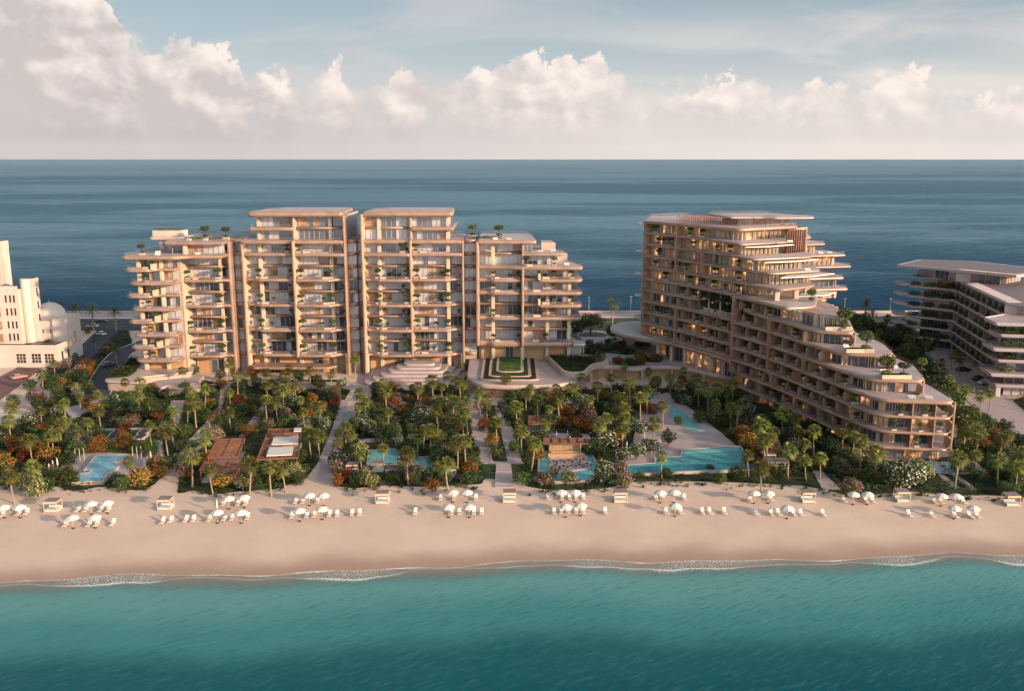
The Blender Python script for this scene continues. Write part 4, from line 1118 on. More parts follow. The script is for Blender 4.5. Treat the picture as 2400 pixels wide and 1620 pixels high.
def clean(q, base, d):
    """drop corners that ended up closer than d to an outline edge"""
    def dist(p, a, b):
        a, b, p = Vector(a), Vector(b), Vector(p); t = max(0, min(1, (p-a).dot(b-a)/max((b-a).length_squared, 1e-9)))
        return (p-(a+(b-a)*t)).length
    n = len(base)
    return [p for p in q if min(dist(p, base[i], base[(i+1) % n]) for i in range(n)) > d*0.93]
b2 = empty('hotel_building', (0, 0, 0), label='stepped bronze hotel with stacked curved terraces, descending towards the beach right of centre', cat='building')
def hotel(root):
    for k in range(13):
        top = 'roofdeck' if k >= 3 else 'deck'
        if k < 2: # the lowest floors begin right of the lobby arch
            pts = [(61.0, 247.3), (64.3, 238.4), (68.3, 227), (71.3, 216.5), (75.1, 203)]+TAIL[0]+[(72, 262)]
            P = rpoly(pts, [1]+[3]*10+[1], 5); PK[k] = P; RAW[k] = ccw(pts)
        else: P = PK[k]
        fslab(root, P, ZK[k], 0.72 if k not in (3, 4, 5, 6, 7, 12) else 0.95, ('bronze', top), 0.95 if k < 12 else 1.0, 0.34)
    # glass walls
    for k in range(0, 12):
        up, lo = PK[k+1], PK[k]
        if k == 7:
            base = ccw(face_until(250)+[(63.5, 247), (69, 244), (84, 256)]+BACK)
            path_ = rpoly(clean(inset(base, 3.0), base, 3.0), 1.2, 3)
        else:
            base = RAW[6] if k == 6 else RAW[k+1] if k >= 3 else RAW[k]
            path_ = rpoly(clean(inset(base, 3.0), base, 3.0), 1.2, 3)
        pr = (0.58, 0.20, 0.22) if k < 7 else (0.16, 0.18, 0.66)
        glazing(root, path_, ZK[k], ZK[k+1]-0.6, 700+k, 1.6, pr, True, slats=0.35 if k < 7 else 0.75, lit=True)
        mb = MB(); mb.prism(rpoly(clean(inset(base, 3.25), base, 3.25), 1.2, 3), ZK[k], ZK[k+1]-0.5); mb.build('wall', M['interior'], root)
    glazing(root, [(P_[0], P_[1]) for P_ in [(66.0, 245), (73.2, 227), (79.5, 204), (82.0, 194.0), (93.5, 191), (94.0, 203)]], 0, ZK[0]-0.5, 690, 1.6, (0.3, 0.3, 0.4), slats=0.5, lit=True)
    mb = MB(); mb.prism(ccw([(66.4, 245.3), (73.7, 227), (80, 204.2), (82.4, 194.3), (93.2, 191.4), (93.6, 203), (80, 250)]), 0, ZK[0]-0.5); mb.build('wall', M['wood'], root)
    # partition walls along the long face with rounded noses, one per balcony
    total = sum(math.hypot(b[0]-a[0], b[1]-a[1]) for a, b in zip(FACE[:-1], FACE[1:]))
    n = 0; rest = MB(); jobs = []
    for k in range(0, 8):
        s0 = 46 if k < 2 else (18 if k < 5 else 15)
        ends = {0: 97, 1: 97, 2: 97, 3: 93, 4: 84, 5: 75, 6: 60, 7: 0}[k]
        s = s0+(1.4 if k % 2 else 0)
        while s < ends:
            if not (k in (5, 6) and 27 < s < 44): jobs.append((s, k)) if not (k == 5 and 24 < s < 46) else None
            s += 5.3
    jobs.sort(key=lambda j: -j[0])
    for s, k in jobs:
        p, d = face_at(s, True); nr = Vector((-d.y, d.x))*-1      # outward is to the left
        if nr.x > 0: nr = -nr
        z0, z1 = ZK[k], ZK[k+1]-0.7; D = 3.1; h = z1-z0
        prof = [(-D, z0), (0.0-0.15, z0), (-0.15, z0+0.4), (-0.12, z1-1.1), (-0.45, z1-0.45), (-1.1, z1-0.05), (-D, z1)]
        mb = rest if n >= 100 else MB()
        q = [(p.x+nr.x*a+d.x*w, p.y+nr.y*a+d.y*w, z) for w in (-0.17, 0.17) for a, z in prof]
        m_ = len(prof)
        mb.add(q, [tuple(range(m_)), tuple(range(2*m_-1, m_-1, -1))]+[(i, i+m_, (i+1) % m_+m_, (i+1) % m_) for i in range(m_)], 0)
        if n < 100: mb.build('balcony_partition', M['bronze'], root)
        n += 1
    if rest.v:
        o = rest.build('balcony_partition', M['bronze'], root); o['kind'] = 'stuff'
    # partitions and end frames facing the beach
    for k in (0, 1, 2):
        for x in (86.4, 91.0):
            fin(root, x, 187.6+(95-x)*0.16, 191.8, ZK[k]+0.02, ZK[k+1]-0.6, 0.3, name='front_partition')
    for k, x, y in ((0, 94.9, 188.0), (1, 94.9, 188.0), (2, 94.9, 188.0), (3, 90.0, 192.8), (4, 87.2, 202.4), (5, 81.4, 211.6), (6, 77.3, 229)):
        fin(root, x, y, y+3.0, ZK[k]-0.3, ZK[k+1]-0.3, 0.5, name='end_frame')
        fillet(root, (x-0.24, y+0.1), (1, 0), (0, -1), ZK[k], 1.1, 2.6, -1, 1); fillet(root, (x-0.24, y+0.1), (1, 0), (0, -1), ZK[k+1]-0.8, 1.1, 2.6, -1, -1)
    # tall uprights that tie pairs of floors together
    for s, k0, k1 in ((0.6, 2, 4), (0.6, 4, 6), (0.6, 6, 8), (0.6, 8, 10), (0.6, 10, 12), (15, 10, 12), (15, 8, 10), (26.5, 8, 10), (44.2, 5, 7), (44.2, 3, 5), (44.2, 1, 3), (60, 4, 6), (60, 2, 4), (15.5, 2, 4), (15.5, 4, 5), (62, 1, 2), (75.5, 3, 4), (83, 0, 1)):
        p, d = face_at(s, k1 <= 7); nr = Vector((d.y, -d.x))
        if nr.x > 0: nr = -nr
        mb = MB(); c = p-nr*1.3
        mb.obox((c.x, c.y), (d.x, d.y), 0.6, 2.9, ZK[k0]-0.1, ZK[k1]-0.2)
        mb.build('upright', M['bronze'], root)
        o_ = p-nr*0.05
        for su in (-1, 1):
            if s < 2 and su < 0: continue
            e_ = o_+d*0.3*su
            fillet(root, e_, d, nr, ZK[k0], 1.5, 1.5, su, 1); fillet(root, e_, d, nr, ZK[k1]-0.72, 1.5, 1.5, su, -1)
    # pillars under the cantilevered top and planted void
    for x, y in ((69.8, 237.4), (76.0, 241.2), (81.6, 250)):
        col(root, x, y, ZK[7], ZK[8]-0.6, 1.3, 1.3)
    for s in (29, 34, 39.5):
        p, d = face_at(s); col(root, p.x+1.2, p.y+0.4, ZK[5], ZK[7]-0.8, 0.5, 0.5, 'stone')
    # slatted screen on the beach side of the top floors
    mb = MB()
    for i in range(9):
        mb.obox((76.8+i*0.82, 254.6+i*0.62), (0, 1), 1.1, 0.22, ZK[9], ZK[12]-0.9)
    mb.build('slatted_screen', M['rust'], root)
    glazing(root, [(79.5, 262.5), (86.5, 268), (86.5, 284)], ZK[9], ZK[12]-0.8, 777, 1.3, (0.6, 0.3, 0.1))
    # thin canopies over the terraces
    for k, q in ((9, [(69.8, 236), (80, 239.6), (88, 246), (78, 249)]), (10, [(66.5, 240.2), (76, 243), (84.5, 249), (74, 252)]), (11, [(62.6, 245.8), (70, 247.5), (79, 254), (70, 256)]), (8, [(77, 243), (86, 246), (91, 252), (82, 254)])):
        mb = MB(); slab_rings(mb, rpoly(q, 0.8, 3), ZK[k]-(0.95 if k != 8 else 3.4), 0.28, 0.12, 3); mb.build('canopy', M['whitefab'], root)
    # roof pavilion, trellis and terrace posts
    fslab(root, rpoly([(62.5, 262), (72, 262.5), (75, 260), (86.5, 262), (88, 268), (80, 284), (60, 282)], [1, 1, 1, 1.5, 1.5, 1.5, 1], 4), ZK[12]+2.5, 0.55, ('stone', 'roofdeck'), 0.7)
    glazing(root, [(65, 282), (66, 266.5), (74, 265.5), (82, 267), (80, 280)], ZK[12], ZK[12]+2.0, 780, 1.3, (0.2, 0.6, 0.2))
    mb = MB(); mb.prism(ccw([(65.2, 281), (66.3, 266.8), (81.6, 267.3), (79.7, 280)]), ZK[12], ZK[12]+1.95); mb.build('wall', M['cream'], root)
    mb = MB(); rnd = random.Random(4)
    for i in range(34):
        x = 50+i*0.62
        for y in (266-i*0.12, 271-i*0.1, 277):
            mb.box(x-0.07, x+0.07, y-0.07, y+0.07, ZK[12], ZK[12]+1.9+rnd.random()*0.5)
    for y in (266, 271, 277): mb.box(50, 70.6, y-2.2 if y < 277 else y-0.1, y-2.0 if y < 277 else y+0.1, ZK[12]+2.1, ZK[12]+2.25)
    mb.build('trellis', M['rust'], root)
    # round balconies on the seaward end
    for k in (3, 5, 7, 9, 11):
        c = [(42.2+2.9*math.cos(a*PI/8), 289.5+3.4*math.sin(a*PI/8)) for a in range(16)]
        mb = MB(); slab_rings(mb, c, ZK[k]+(1.2 if k < 11 else 2.6), 0.7, 0.3, 4); mb.build('round_balcony', M['whitefab'], root)
    # disc canopy over the lobby, running along the face and diving to the ground as an arch
    disc = [(32.4, 301), (32.8, 289), (39.0, 279.6), (47.3, 275.2), (53, 265), (59.3, 252), (60.8, 247.6), (63.4, 248.2), (56, 272), (52, 300), (48, 311), (38, 310)]
    mb = MB(); slab_rings(mb, rpoly(disc, [6, 6, 5, 5, 5, 3, 1, 1, 0, 2, 6, 6], 6), ZK[2]-0.75, 1.25, 0.6, 5, 0, 1); mb.build('disc_canopy', [M['bronze'], M['whitefab']], root)
    arch = []
    for i in range(9):
        a = i/8*PI/2; arch.append((60.6+1.2*math.sin(a), 250.5-2.9*math.sin(a), ZK[2]-1.3-2.9*(1-math.cos(a))))
    arch.append((61.9, 247.6, 0.0))
    mb = MB(); rings = []
    for q in arch:
        dz = 0.55
        rings.append([(q[0]-0.5, q[1]-0.4, q[2]), (q[0]+2.4, q[1]+0.6, q[2]), (q[0]+2.4, q[1]+1.6, q[2]+0.2), (q[0]-0.5, q[1]+0.5, q[2]+0.2)])
    mb.rings(rings); mb.build('lobby_arch', M['bronze'], root)
    mb = MB(); mb.prism(ccw([(61.7, 247.3), (64.6, 248.2), (64.6, 250.0), (61.7, 249.1)]), 0, ZK[2]-1.2); mb.build('arch_pier', M['bronze'], root)
    glazing(root, [(46.5, 285), (50.0, 277.5), (57.5, 263), (62.5, 252)], 4.0, ZK[2]-1.5, 790, 1.8, (0.32, 0.12, 0.56), slats=0.2, lit=True)
    mb = MB(); mb.prism(ccw([(46.8, 285), (50.4, 277.7), (57.9, 263.2), (62.9, 252.2), (72, 262), (60, 296)]), 0, ZK[2]-0.9); mb.build('wall', M['interior'], root)
    for s in (8, 14, 20, 26, 32, 38):
        p, d = face_at(s); col(root, p.x+0.4, p.y+0.3, 4, ZK[2]-1.4, 0.8, 0.8, 'stone')
hotel(b2)
for s, k, sc in [(4, 11, .8), (8, 10, .7), (6, 9, .7), (19, 3, .9), (24, 4, .8), (30, 2, .8), (41, 3, .9), (36, 4, .8), (49, 5, .9), (52, 4, .9), (55, 2, .9), (53, 3, .8), (58, 6, .8), (50, 6, .9), (63, 3, 1.1), (65, 4, .9), (69, 2, .9), (72, 3, 1), (77, 2, 1), (70, 5, .9), (80, 3, 1), (84, 2, .8), (85, 1, .8), (66, 1, .8), (72, 1, 1), (56, 1, 1), (78, 1, .8), (60, 0, .8), (89, 2, .9), (12, 8, .7), (18, 8, .8), (23, 6, .9), (31, 3, .7), (22, 2, 0.8)]:
    p, d = face_at(s, k < 7); POTS.append((p.x+1.3, p.y+0.5, ZK[k], sc*1.05, 2 if k % 2 else 0))
_r = random.Random(21)
for k in range(0, 12):
    s = 3.0+_r.random()*3
    top = {0: 96, 1: 96, 2: 96, 3: 92, 4: 84, 5: 75, 6: 60, 7: 42, 8: 46, 9: 42, 10: 38, 11: 32}[k]
    if k < 2: s += 48
    while s < top:
        if _r.random() < 0.62:
            p, dd = face_at(s, k < 7); POTS.append((p.x+1.2+_r.random()*0.6, p.y+0.5, ZK[k], _r.uniform(0.55, 0.95), _r.choice((0, 2, 1))))
        s += 5.3
for s in (27.5, 30.5, 33.5, 37, 40, 42.5): 
    p, d = face_at(s); POTS.append((p.x+2.4, p.y+0.9, ZK[5], 2.1 if s % 2 else 1.7, 3))
for x, y, k, sc in [(84, 189.6, 2, .7), (89, 189.0, 2, .75), (93, 188.8, 2, .6), (83, 190, 1, .7), (88.5, 189.2, 1, .6), (92.4, 189, 1, .7), (88, 189.4, 0, .7), (86.0, 194.5, 4, 1.1), (80.0, 213.5, 5, 1.0), (79.0, 213, 6, 0.9), (76.5, 230, 6, .9)]:
    POTS.append((x, y, ZK[k], sc, 1))
for x, y, k in [(84.2, 194.2, 4), (80, 205, 5), (78, 214, 6)]:
    mb = MB(); mb.box(-3.2, 3.2, -0.9, 0.9, 0, 0.9, 0); mb.box(-3.0, 3.0, -0.7, 0.7, 0.9, 1.0, 1)
    o = mb.build('roof_planter', [M['cream'], M['soil']]); o.location = (x, y, ZK[k])
    tag(o, {4: 'low cream planter on the lowest roof terrace of the stepped hotel', 5: 'low cream planter on the second roof terrace up of the stepped hotel', 6: 'low cream planter on the third roof terrace up of the stepped hotel'}[k], 'planter', 'roof terrace planters')

# ================================================================ WHITE NEIGHBOUR ON THE RIGHT
b3 = empty('balcony_building', (0, 0, 0), label='pale building with long green balconies and slatted roof at the right edge', cat='building')
def neighbour(root):
    FR = [(140, 319), (151.5, 308), (141.5, 258), (133, 252.5), (131.5, 243), (176, 236)]
    BK = [(185, 250), (185, 330), (150, 330)]
    z = [3.2+3.55*k for k in range(7)]
    for k in range(7):
        P = rpoly(FR[:3]+[(146, 252), (180, 245)]+BK, 0.6, 2) if k == 6 else rpoly(FR[:3]+(FR[3:]if k % 2 else [(135, 253), (134.2, 245), (176, 238)])+BK, 0.6, 2)
        fslab(root, P, z[k], 0.55, ('greywhite', 'roofdeck' if k < 6 else 'rooflilac'), 0, 0.1)
        if k < 6:
            # solid parapet
            q = FR[:3]+(FR[3:] if k % 2 else [(135, 253), (134.2, 245), (176, 238)])
            mb = MB()
            for a, b in zip(q[:-1], q[1:]):
                d = (Vector(b)-Vector(a)); L = d.length; d /= L; c = (Vector(a)+Vector(b))/2+Vector((-d.y, d.x))*0.2
                mb.obox((c.x, c.y), (d.x, d.y), L, 0.15, z[k], z[k]+0.35)
            mb.build('parapet', M['greywhite'], root)
    for k in range(-1, 6):
        z0 = 0 if k < 0 else z[k]; z1 = z[k+1]-0.5
        if k < 5: pth = [(145, 317.5), (154.5, 307.5), (144.8, 259), (139, 255), (138, 247.5), (176, 241.5)]
        else: pth = [(145, 317.5), (154.5, 307.5), (144.8, 259)]
        glazing(root, pth, z0, z1, 810+k, 2.4, (0.75, 0.2, 0.05), sm='greywhite')
        mb = MB(); mb.prism(ccw([(p[0]+0.4, p[1]+0.1) for p in pth]+[(184, 250), (184, 328), (150, 328)]), z0, z1); mb.build('wall', M['greywhite'], root)
    # thin cross walls
    a, b, c = Vector(FR[0]), Vector(FR[1]), Vector(FR[2])
    for k in range(0, 6):
        for i in range(10):
            t = i/9; p = b+(c-b)*t
            mb = MB(); mb.box(p.x+0.1, p.x+3.6, p.y-0.12, p.y+0.12, z[k], z[k+1]-0.5)
            mb.build('cross_wall', M['greywhite'], root)
    for i in range(9):
        p = b+(c-b)*(i/8); col(root, p.x+0.7, p.y, 0, z[0]-0.5, 0.5, 0.5, 'greywhite')
    col(root, 135.2, 247, 0, z[0]-0.5, 1.4, 4, 'greywhite')
    # roof: pergola strip and penthouse with a slatted flat roof
    mb = MB()
    for i in range(26):
        p = b+(c-b)*(i/25); mb.box(p.x+0.5, p.x+4.6, p.y-0.25, p.y+0.25, z[6]+0.02, z[6]+0.3)
    mb.build('roof_slats', M['greywhite'], root)
    pz = z[6]+3.2
    mb = MB(); mb.prism(ccw([(145, 322), (148, 306), (160, 296), (172, 306), (166, 325)]), z[6], pz); mb.build('penthouse', M['interior'], root)
    glazing(root, [(144.8, 321.8), (147.8, 305.8), (159.8, 295.8), (172, 305.6)], z[6], pz, 850, 2.2, (0.7, 0.2, 0.1), sm='greywhite')
    rp = ccw([(135.5, 319), (149.5, 303), (161, 288.5), (181, 304), (168, 330), (150, 335)])
    mb = MB(); mb.prism(rp, pz, pz+0.8); 
    o = mb.build('roof', M['greywhite'], root)
    mb = MB(); q = inset(rp, 1.6); mb.prism(q, pz+0.8, pz+0.86); mb.build('roof_panel', M['rooflilac'], root)
    mb = MB()
    for j in range(2):
        for i in range(30):
            t = i/29
            p = Vector((150.2+j*11.5, 303.6-j*14.3)) if False else Vector(rp[0])
        pass
    for i in range(28):
        p = Vector((149.8, 303.6))+(Vector((161.4, 289.6))-Vector((149.8, 303.6)))*i/27
        mb.box(p.x-0.1, p.x+1.6, p.y-0.12, p.y+0.12, pz+0.81, pz+0.98)
    mb.build('roof_slats', M['cream'], root)
    for k in range(1, 6):
        mb = MB(); slab_rings(mb, rpoly([(137.2, 321), (141, 318), (142, 326), (138, 327)], 1, 3), z[k]+0.9, 1.1, 0.2, 3); mb.build('side_balcony', M['greywhite'], root)
    # balcony greenery, one hedge each bay
neighbour(b3)
HEDGES = []
for k in range(0, 6):
    for i in range(9):
        p = Vector((151.5, 308))+(Vector((141.5, 258))-Vector((151.5, 308)))*((i+0.5)/9)
        HEDGES.append((p.x+0.75, p.y, 3.2+3.55*k, math.atan2(-50, -10), k, i))
    for i in range(3):
        p = Vector((140, 319))+(Vector((151.5, 308))-Vector((140, 319)))*((i+0.5)/3)
        HEDGES.append((p.x+0.5, p.y+0.5, 3.2+3.55*k, math.atan2(-11, 11.5), k, i+9))
    for i in range(4):
        HEDGES.append((138+i*4.5, 245.6-(i*0.68), 3.2+3.55*k, -0.15, k, i+12)) if k < 6 and k else None

# ================================================================ WHITE HOTEL WITH DOME ON THE LEFT
b4 = empty('domed_building', (0, 0, 0), label='white plaster building with pink lit dome and arcaded hall at the left edge', cat='building')
def windows(root, wall, z0, z1, n, w, face='y', pos=0, a0=0, a1=1, m='dark', grid=False):
    pass
def domed(root):
    def bx(x0, x1, y0, y1, z0, z1, name='wall', m='white'):
        mb = MB(); mb.box(x0, x1, y0, y1, z0, z1); return mb.build(name, M[m], root)
    def win(x, y, z, w, h, face='y', grid=False, m='dark'):
        mb = MB()
        if face == 'y':
            mb.box(x-w/2, x+w/2, y-0.06, y+0.3, z, z+h, 0)
            mb.box(x-w/2-0.12, x+w/2+0.12, y-0.22, y+0.02, z-0.18, z, 1)
            if grid:
                for i in range(1, 3): mb.box(x-w/2+w*i/3-0.07, x-w/2+w*i/3+0.07, y-0.12, y-0.05, z, z+h, 1); mb.box(x-w/2, x+w/2, y-0.13, y-0.05, z+h*i/3-0.06, z+h*i/3+0.06, 1)
        else:
            mb.box(x-0.3, x+0.06, y-w/2, y+w/2, z, z+h, 0)
        mb.build('window', [M[m], M['white']], root)
    # arcaded hall
    bx(-172, -144.0, 281, 293, 0, 6.4); bx(-172, -144.0, 280.8, 281.1, 6.4, 7.3, 'parapet'); bx(-144.3, -143.9, 281, 294, 6.4, 7.3, 'parapet')
    bx(-171.5, -144.5, 281.2, 293, 6.38, 6.5, 'roof', 'rooflilac')
    for x in (-154.4, -149.6, -144.9-0.4-0.0-1.2+1.0): win(x-0.9, 281, 1.6, 2.8, 2.9, grid=True)
    win(-143.95, 284.5, 1.8, 0.9, 2.8, 'x'); win(-143.95, 288.5, 1.8, 0.9, 2.8, 'x')
    # domed room
    bx(-158.4, -146.8, 291.5, 303, 0, 12.2); bx(-158.4, -146.8, 291.4, 291.8, 12.2, 13.2, 'parapet')
    bx(-149.4, -145.0, 290.6, 300.5, 0, 14.2)
    for k in range(2): bx(-149.4+k*2.4, -147.9+k*2.4, 290.5, 290.9, 14.2, 14.9, 'merlon')
    for x in (-155.8, -153.0, -150.6): win(x, 291.5, 9.2, 0.35, 1.2)
    win(-144.95, 296, 5.4, 1.5, 3.6, 'x', m='wood')
    mb = MB(); rings = []
    for i in range(13):
        a = i/12*PI/2; r = 5.1*math.cos(a)**0.9 if i < 12 else 0.05
        rings.append([(-153.2+r*math.cos(t*PI/18), 297.4+r*math.sin(t*PI/18), 12.8+5.6*math.sin(a)) for t in range(36)])
    mb.rings([[(-153.2+5.1*math.cos(t*PI/18), 297.4+5.1*math.sin(t*PI/18), 12.1) for t in range(36)]]+rings)
    mb.build('dome', M['white'], root)
    mb = MB(); mb.tube([(-153.2, 297.4, 18.3), (-153.2, 297.4, 19.4)], [0.12, 0.03], 6); mb.build('finial', M['white'], root)
    # main block
    bx(-190, -157.6, 287, 291, 0, 24.0); bx(-190, -157.6, 286.9, 287.3, 24.0, 25.2, 'parapet')
    bx(-189, -158.2, 287.3, 291, 23.9, 24.1, 'roof', 'rooflilac')
    bx(-158.0, -154.0, 290.4, 293.6, 0, 26.2); bx(-158.0, -154.0, 290.3, 290.7, 26.2, 27.2, 'parapet'); bx(-154.3, -153.9, 290.7, 293.6, 26.2, 27.2, 'parapet')
    mb = MB(); mb.tube([(-156.6, 290.2, 0), (-156.6, 290.2, 27.0)], 1.5, 20); mb.build('round_turret', M['white'], root)
    bx(-190, -166.0, 296.4, 300, 0, 36.0); bx(-167.4, -165.9, 296.2, 300, 36.0, 38.6, 'merlon'); bx(-171.5, -170.2, 296.2, 296.6, 36.0, 37.4, 'merlon')
    for z in (26.5, 31.5): win(-168.2, 296.4, z, 0.7, 2.6)
    for z in (8.6, 12.6, 16.8, 21.0):
        for x in (-158.9, -160.1, -161.5): win(x, 287, z-1, 0.5, 2.3)
        mb = MB(); mb.box(-165.6, -163.6, 286.8, 287.6, z-1.4, z+1.2, 0); mb.build('loggia', M['interior'], root)
        win(-153.98, 292, z+0.5, 0.7, 2.4, 'x')
        bx(-165.8, -163.4, 286.7, 287.0, z-1.65, z-1.4, 'balcony_sill')
domed(b4)

# ================================================================ VEGETATION
def fan_palm_mesh(seed):
    rnd = random.Random(seed); mb = MB(); nf = 34
    for i in range(nf):
        t_ = i/(nf-1)
        el = -0.95+2.35*t_**0.9+rnd.uniform(-.12, .12); az = i*2.39996+rnd.uniform(-.35, .35)
        st = rnd.uniform(0.55, 1.0); ln = rnd.uniform(0.75, 1.25)
        d = Vector((math.cos(az)*math.cos(el), math.sin(az)*math.cos(el), math.sin(el)))
        side = Vector((-math.sin(az), math.cos(az), 0)); up = d.cross(side)*-1
        b = d*st+Vector((0, 0, -0.12*st))
        # leaf stalk
        mb.add([side*0.02, -side*0.02, b-side*0.02, b+side*0.02], [(0, 1, 2, 3)])
        for j in range(8):
            a = (j-3.5)/3.5*1.25+rnd.uniform(-.08, .08)
            dd = (d*math.cos(a)+side*math.sin(a)).normalized()
            w = 0.085; l = ln*(1-0.25*abs(a)/1.25)*rnd.uniform(0.85, 1.1)
            p1 = b+dd*l*0.5+up*0.04; p2 = b+dd*l*0.95+Vector((0, 0, -0.30-0.30*rnd.random()))*l
            s = dd.cross(up).normalized()*w
            mb.add([b, p1+s, p1-s, p2], [(0, 1, 2), (1, 3, 2)])
    crown = mb.mesh('crown')
    mb = MB()
    for i in range(26):
        az = i*2.39996; r = rnd.uniform(0.15, 0.3); l = rnd.uniform(0.7, 1.2)
        p = Vector((math.cos(az)*r, math.sin(az)*r, -0.35)); q = p+Vector((math.cos(az)*0.5, math.sin(az)*0.5, -l))
        s = Vector((-math.sin(az), math.cos(az), 0))*0.2
        mb.add([p, q+s, q-s], [(0, 1, 2)])
    skirt = mb.mesh('skirt')
    return crown, skirt

def date_palm_mesh(seed, n=46, L=3.2):
    rnd = random.Random(seed); mb = MB()
    for i in range(n):
        el = -0.35+1.75*(i/(n-1)); az = i*2.39996+rnd.uniform(-.2, .2)
        l = L*rnd.uniform(0.85, 1.1)
        h = Vector((math.cos(az), math.sin(az), 0)); pts = []
        side = Vector((-math.sin(az), math.cos(az), 0))
        p = Vector((0, 0, 0)); e = el
        for k in range(6):
            pts.append(p.copy()); p = p+(h*math.cos(e)+Vector((0, 0, math.sin(e))))*l/5; e -= 0.23+0.05*k
        for k in range(5):
            for m_ in range(2):
                b = pts[k].lerp(pts[k+1], m_/2); t = (pts[k+1]-pts[k]).normalized(); w = l*0.17*(1-abs(k+m_/2-2.2)/5)
                for sg in (-1, 1):
                    tip = b+t*w*0.9+side*sg*w+Vector((0, 0, -0.12*w))
                    mb.add([b-t*0.05, b+t*0.10, tip], [(0, 1, 2)])
    return mb.mesh('crown')

def trunk_mesh(h, r0, r1, seed, lean=0.12, name='trunk'):
    rnd = random.Random(seed); mb = MB(); a = rnd.uniform(0, 6.28); pts, rr = [], []
    for i in range(7):
        t = i/6; pts.append((math.cos(a)*lean*math.sin(t*2)*h*0.12, math.sin(a)*lean*math.sin(t*2)*h*0.12, h*t))
        rr.append(r0+(r1-r0)*t+(0.05 if i == 0 else 0))
    mb.tube(pts, rr, 8); return mb.mesh(name), pts[-1]

def crown_mesh(seed, rx, rz, n, leaf, bl=0, blo=0.7, blsize=0.18, lump=0.28, hollow=0.55):
    """cloud of leaf faces in lumps round an uneven ellipsoid; blossoms are material 1"""
    rnd = random.Random(seed); mb = MB()
    nl = 16
    lumps = []
    for i in range(nl):
        u = 1-2*(i+0.5)/nl; a = i*2.39996; k = math.sqrt(max(0, 1-u*u))
        lumps.append(Vector((k*math.cos(a), k*math.sin(a), u))*rnd.uniform(0.5, 0.82))
    def pt(surf=False):
        c = rnd.choice(lumps)
        while True:
            v = Vector((rnd.uniform(-1, 1), rnd.uniform(-1, 1), rnd.uniform(-1, 1)))
            if v.length < 1: break
        v.normalize(); r = rnd.uniform(0.75 if surf else 0.35, 1.0)
        p = c+v*0.40*r
        return p, v
    def leafface(p, v, s, mi):
        nrm = (v+Vector((rnd.uniform(-1, 1), rnd.uniform(-1, 1), rnd.uniform(-.6, 1)))*0.8).normalized()
        t = nrm.cross(Vector((rnd.uniform(-1, 1), rnd.uniform(-1, 1), rnd.uniform(-1, 1)))).normalized(); b = nrm.cross(t)
        P = Vector((p.x*rx, p.y*rx, p.z*rz))
        mb.add([P-t*s, P+b*s*0.55, P+t*s, P-b*s*0.55], [(0, 1, 2, 3)], mi)
    for i in range(n):
        p, v = pt(); leafface(p, v, leaf*rnd.uniform(0.7, 1.3), 0)
    for i in range(bl):
        p, v = pt(True)
        if p.dot(v) < 0.15: v = -v
        p = p+v*0.03
        for j in range(3):
            leafface(p+Vector((rnd.uniform(-1, 1), rnd.uniform(-1, 1), rnd.uniform(-1, 1)))*0.035, v, blsize*rnd.uniform(0.7, 1.2), 1)
    return mb.mesh('crown')

def limbs_mesh(seed, h, spread, r=0.12):
    rnd = random.Random(seed); mb = MB()
    mb.tube([(0, 0, 0), (0.03, 0.02, h*0.35), (0, 0, h*0.5)], [r*1.2, r, r*0.9], 6)
    for i in range(5):
        a = i*1.26+rnd.uniform(-.3, .3)
        q = (math.cos(a)*spread*0.6, math.sin(a)*spread*0.6, h*rnd.uniform(0.95, 1.15))
        mb.tube([(0, 0, h*0.3), (q[0]*0.4, q[1]*0.4, h*0.65), q], [r*0.7, r*0.5, r*0.2], 5)
    return mb.mesh('trunk')

def setm(me, *ms):
    for m in ms: me.materials.append(m)
    return me

# ---- prototypes (meshes shared by every copy)
PALMV = []
for i in range(5):
    c, s = fan_palm_mesh(10+i); setm(c, M['frond']); setm(s, M['skirt'])
    t, top = trunk_mesh(6.3, 0.19, 0.13, 40+i, 0.5); setm(t, M['trunk'])
    PALMV.append((c, s, t, top))
DATEV = []
for i in range(2):
    c = date_palm_mesh(60+i); setm(c, M['date']); DATEV.append(c)
tallt, _ = trunk_mesh(8.6, 0.34, 0.26, 77); setm(tallt, M['trunk'])
shortt, _ = trunk_mesh(1.3, 0.35, 0.28, 78); setm(shortt, M['trunk'])

def inst(name, me, parent, loc=(0, 0, 0), rz=0.0, s=1.0):
    o = bpy.data.objects.new(name, me); COL.objects.link(o); o.parent = parent
    o.location = loc; o.rotation_euler = (0, 0, rz); o.scale = (s, s, s) if not hasattr(s, '__len__') else s
    return o

ZONES = [('the domed white building', (-150, 285)), ('the left car park', (-135, 250)), ('the curving drive', (-118, 262)), ('the pale garden pool', (-78, 176)), ('the garden lawn', (-75, 198)),
         ('the rust pergolas', (-52, 190)), ('the left wing', (-100, 245)), ('the first tower', (-62, 250)), ('the plunge pool', (-33, 215)), ('the stepped terrace', (-27, 245)),
         ('the centre cabanas', (-25, 185)), ('the centre walks', (-8, 225)), ('the garden steps', (0, 186)), ('the pool bar', (12, 190)), ('the raised plaza', (12, 232)), ('the lap pool', (38, 222)),
         ('the main pool', (35, 192)), ('the lobby arch', (56, 240)), ('the hotel flank', (66, 200)), ('the hotel prow', (80, 182)), ('the right beach path', (62, 180)), ('the right car park', (118, 225)), ('the balcony building', (128, 275)), ('the promenade road', (-100, 340)), ('the roundabout', (30, 325)), ('the terrace pool', (33, 280)), ('the right boundary', (98, 178))]
def zone(x, y):
    return min(ZONES, key=lambda z: (z[1][0]-x)**2+((z[1][1]-y)*1.3)**2)[0]
PENDING = {}      # (kind, zone) -> list of (px order, object, label stem)
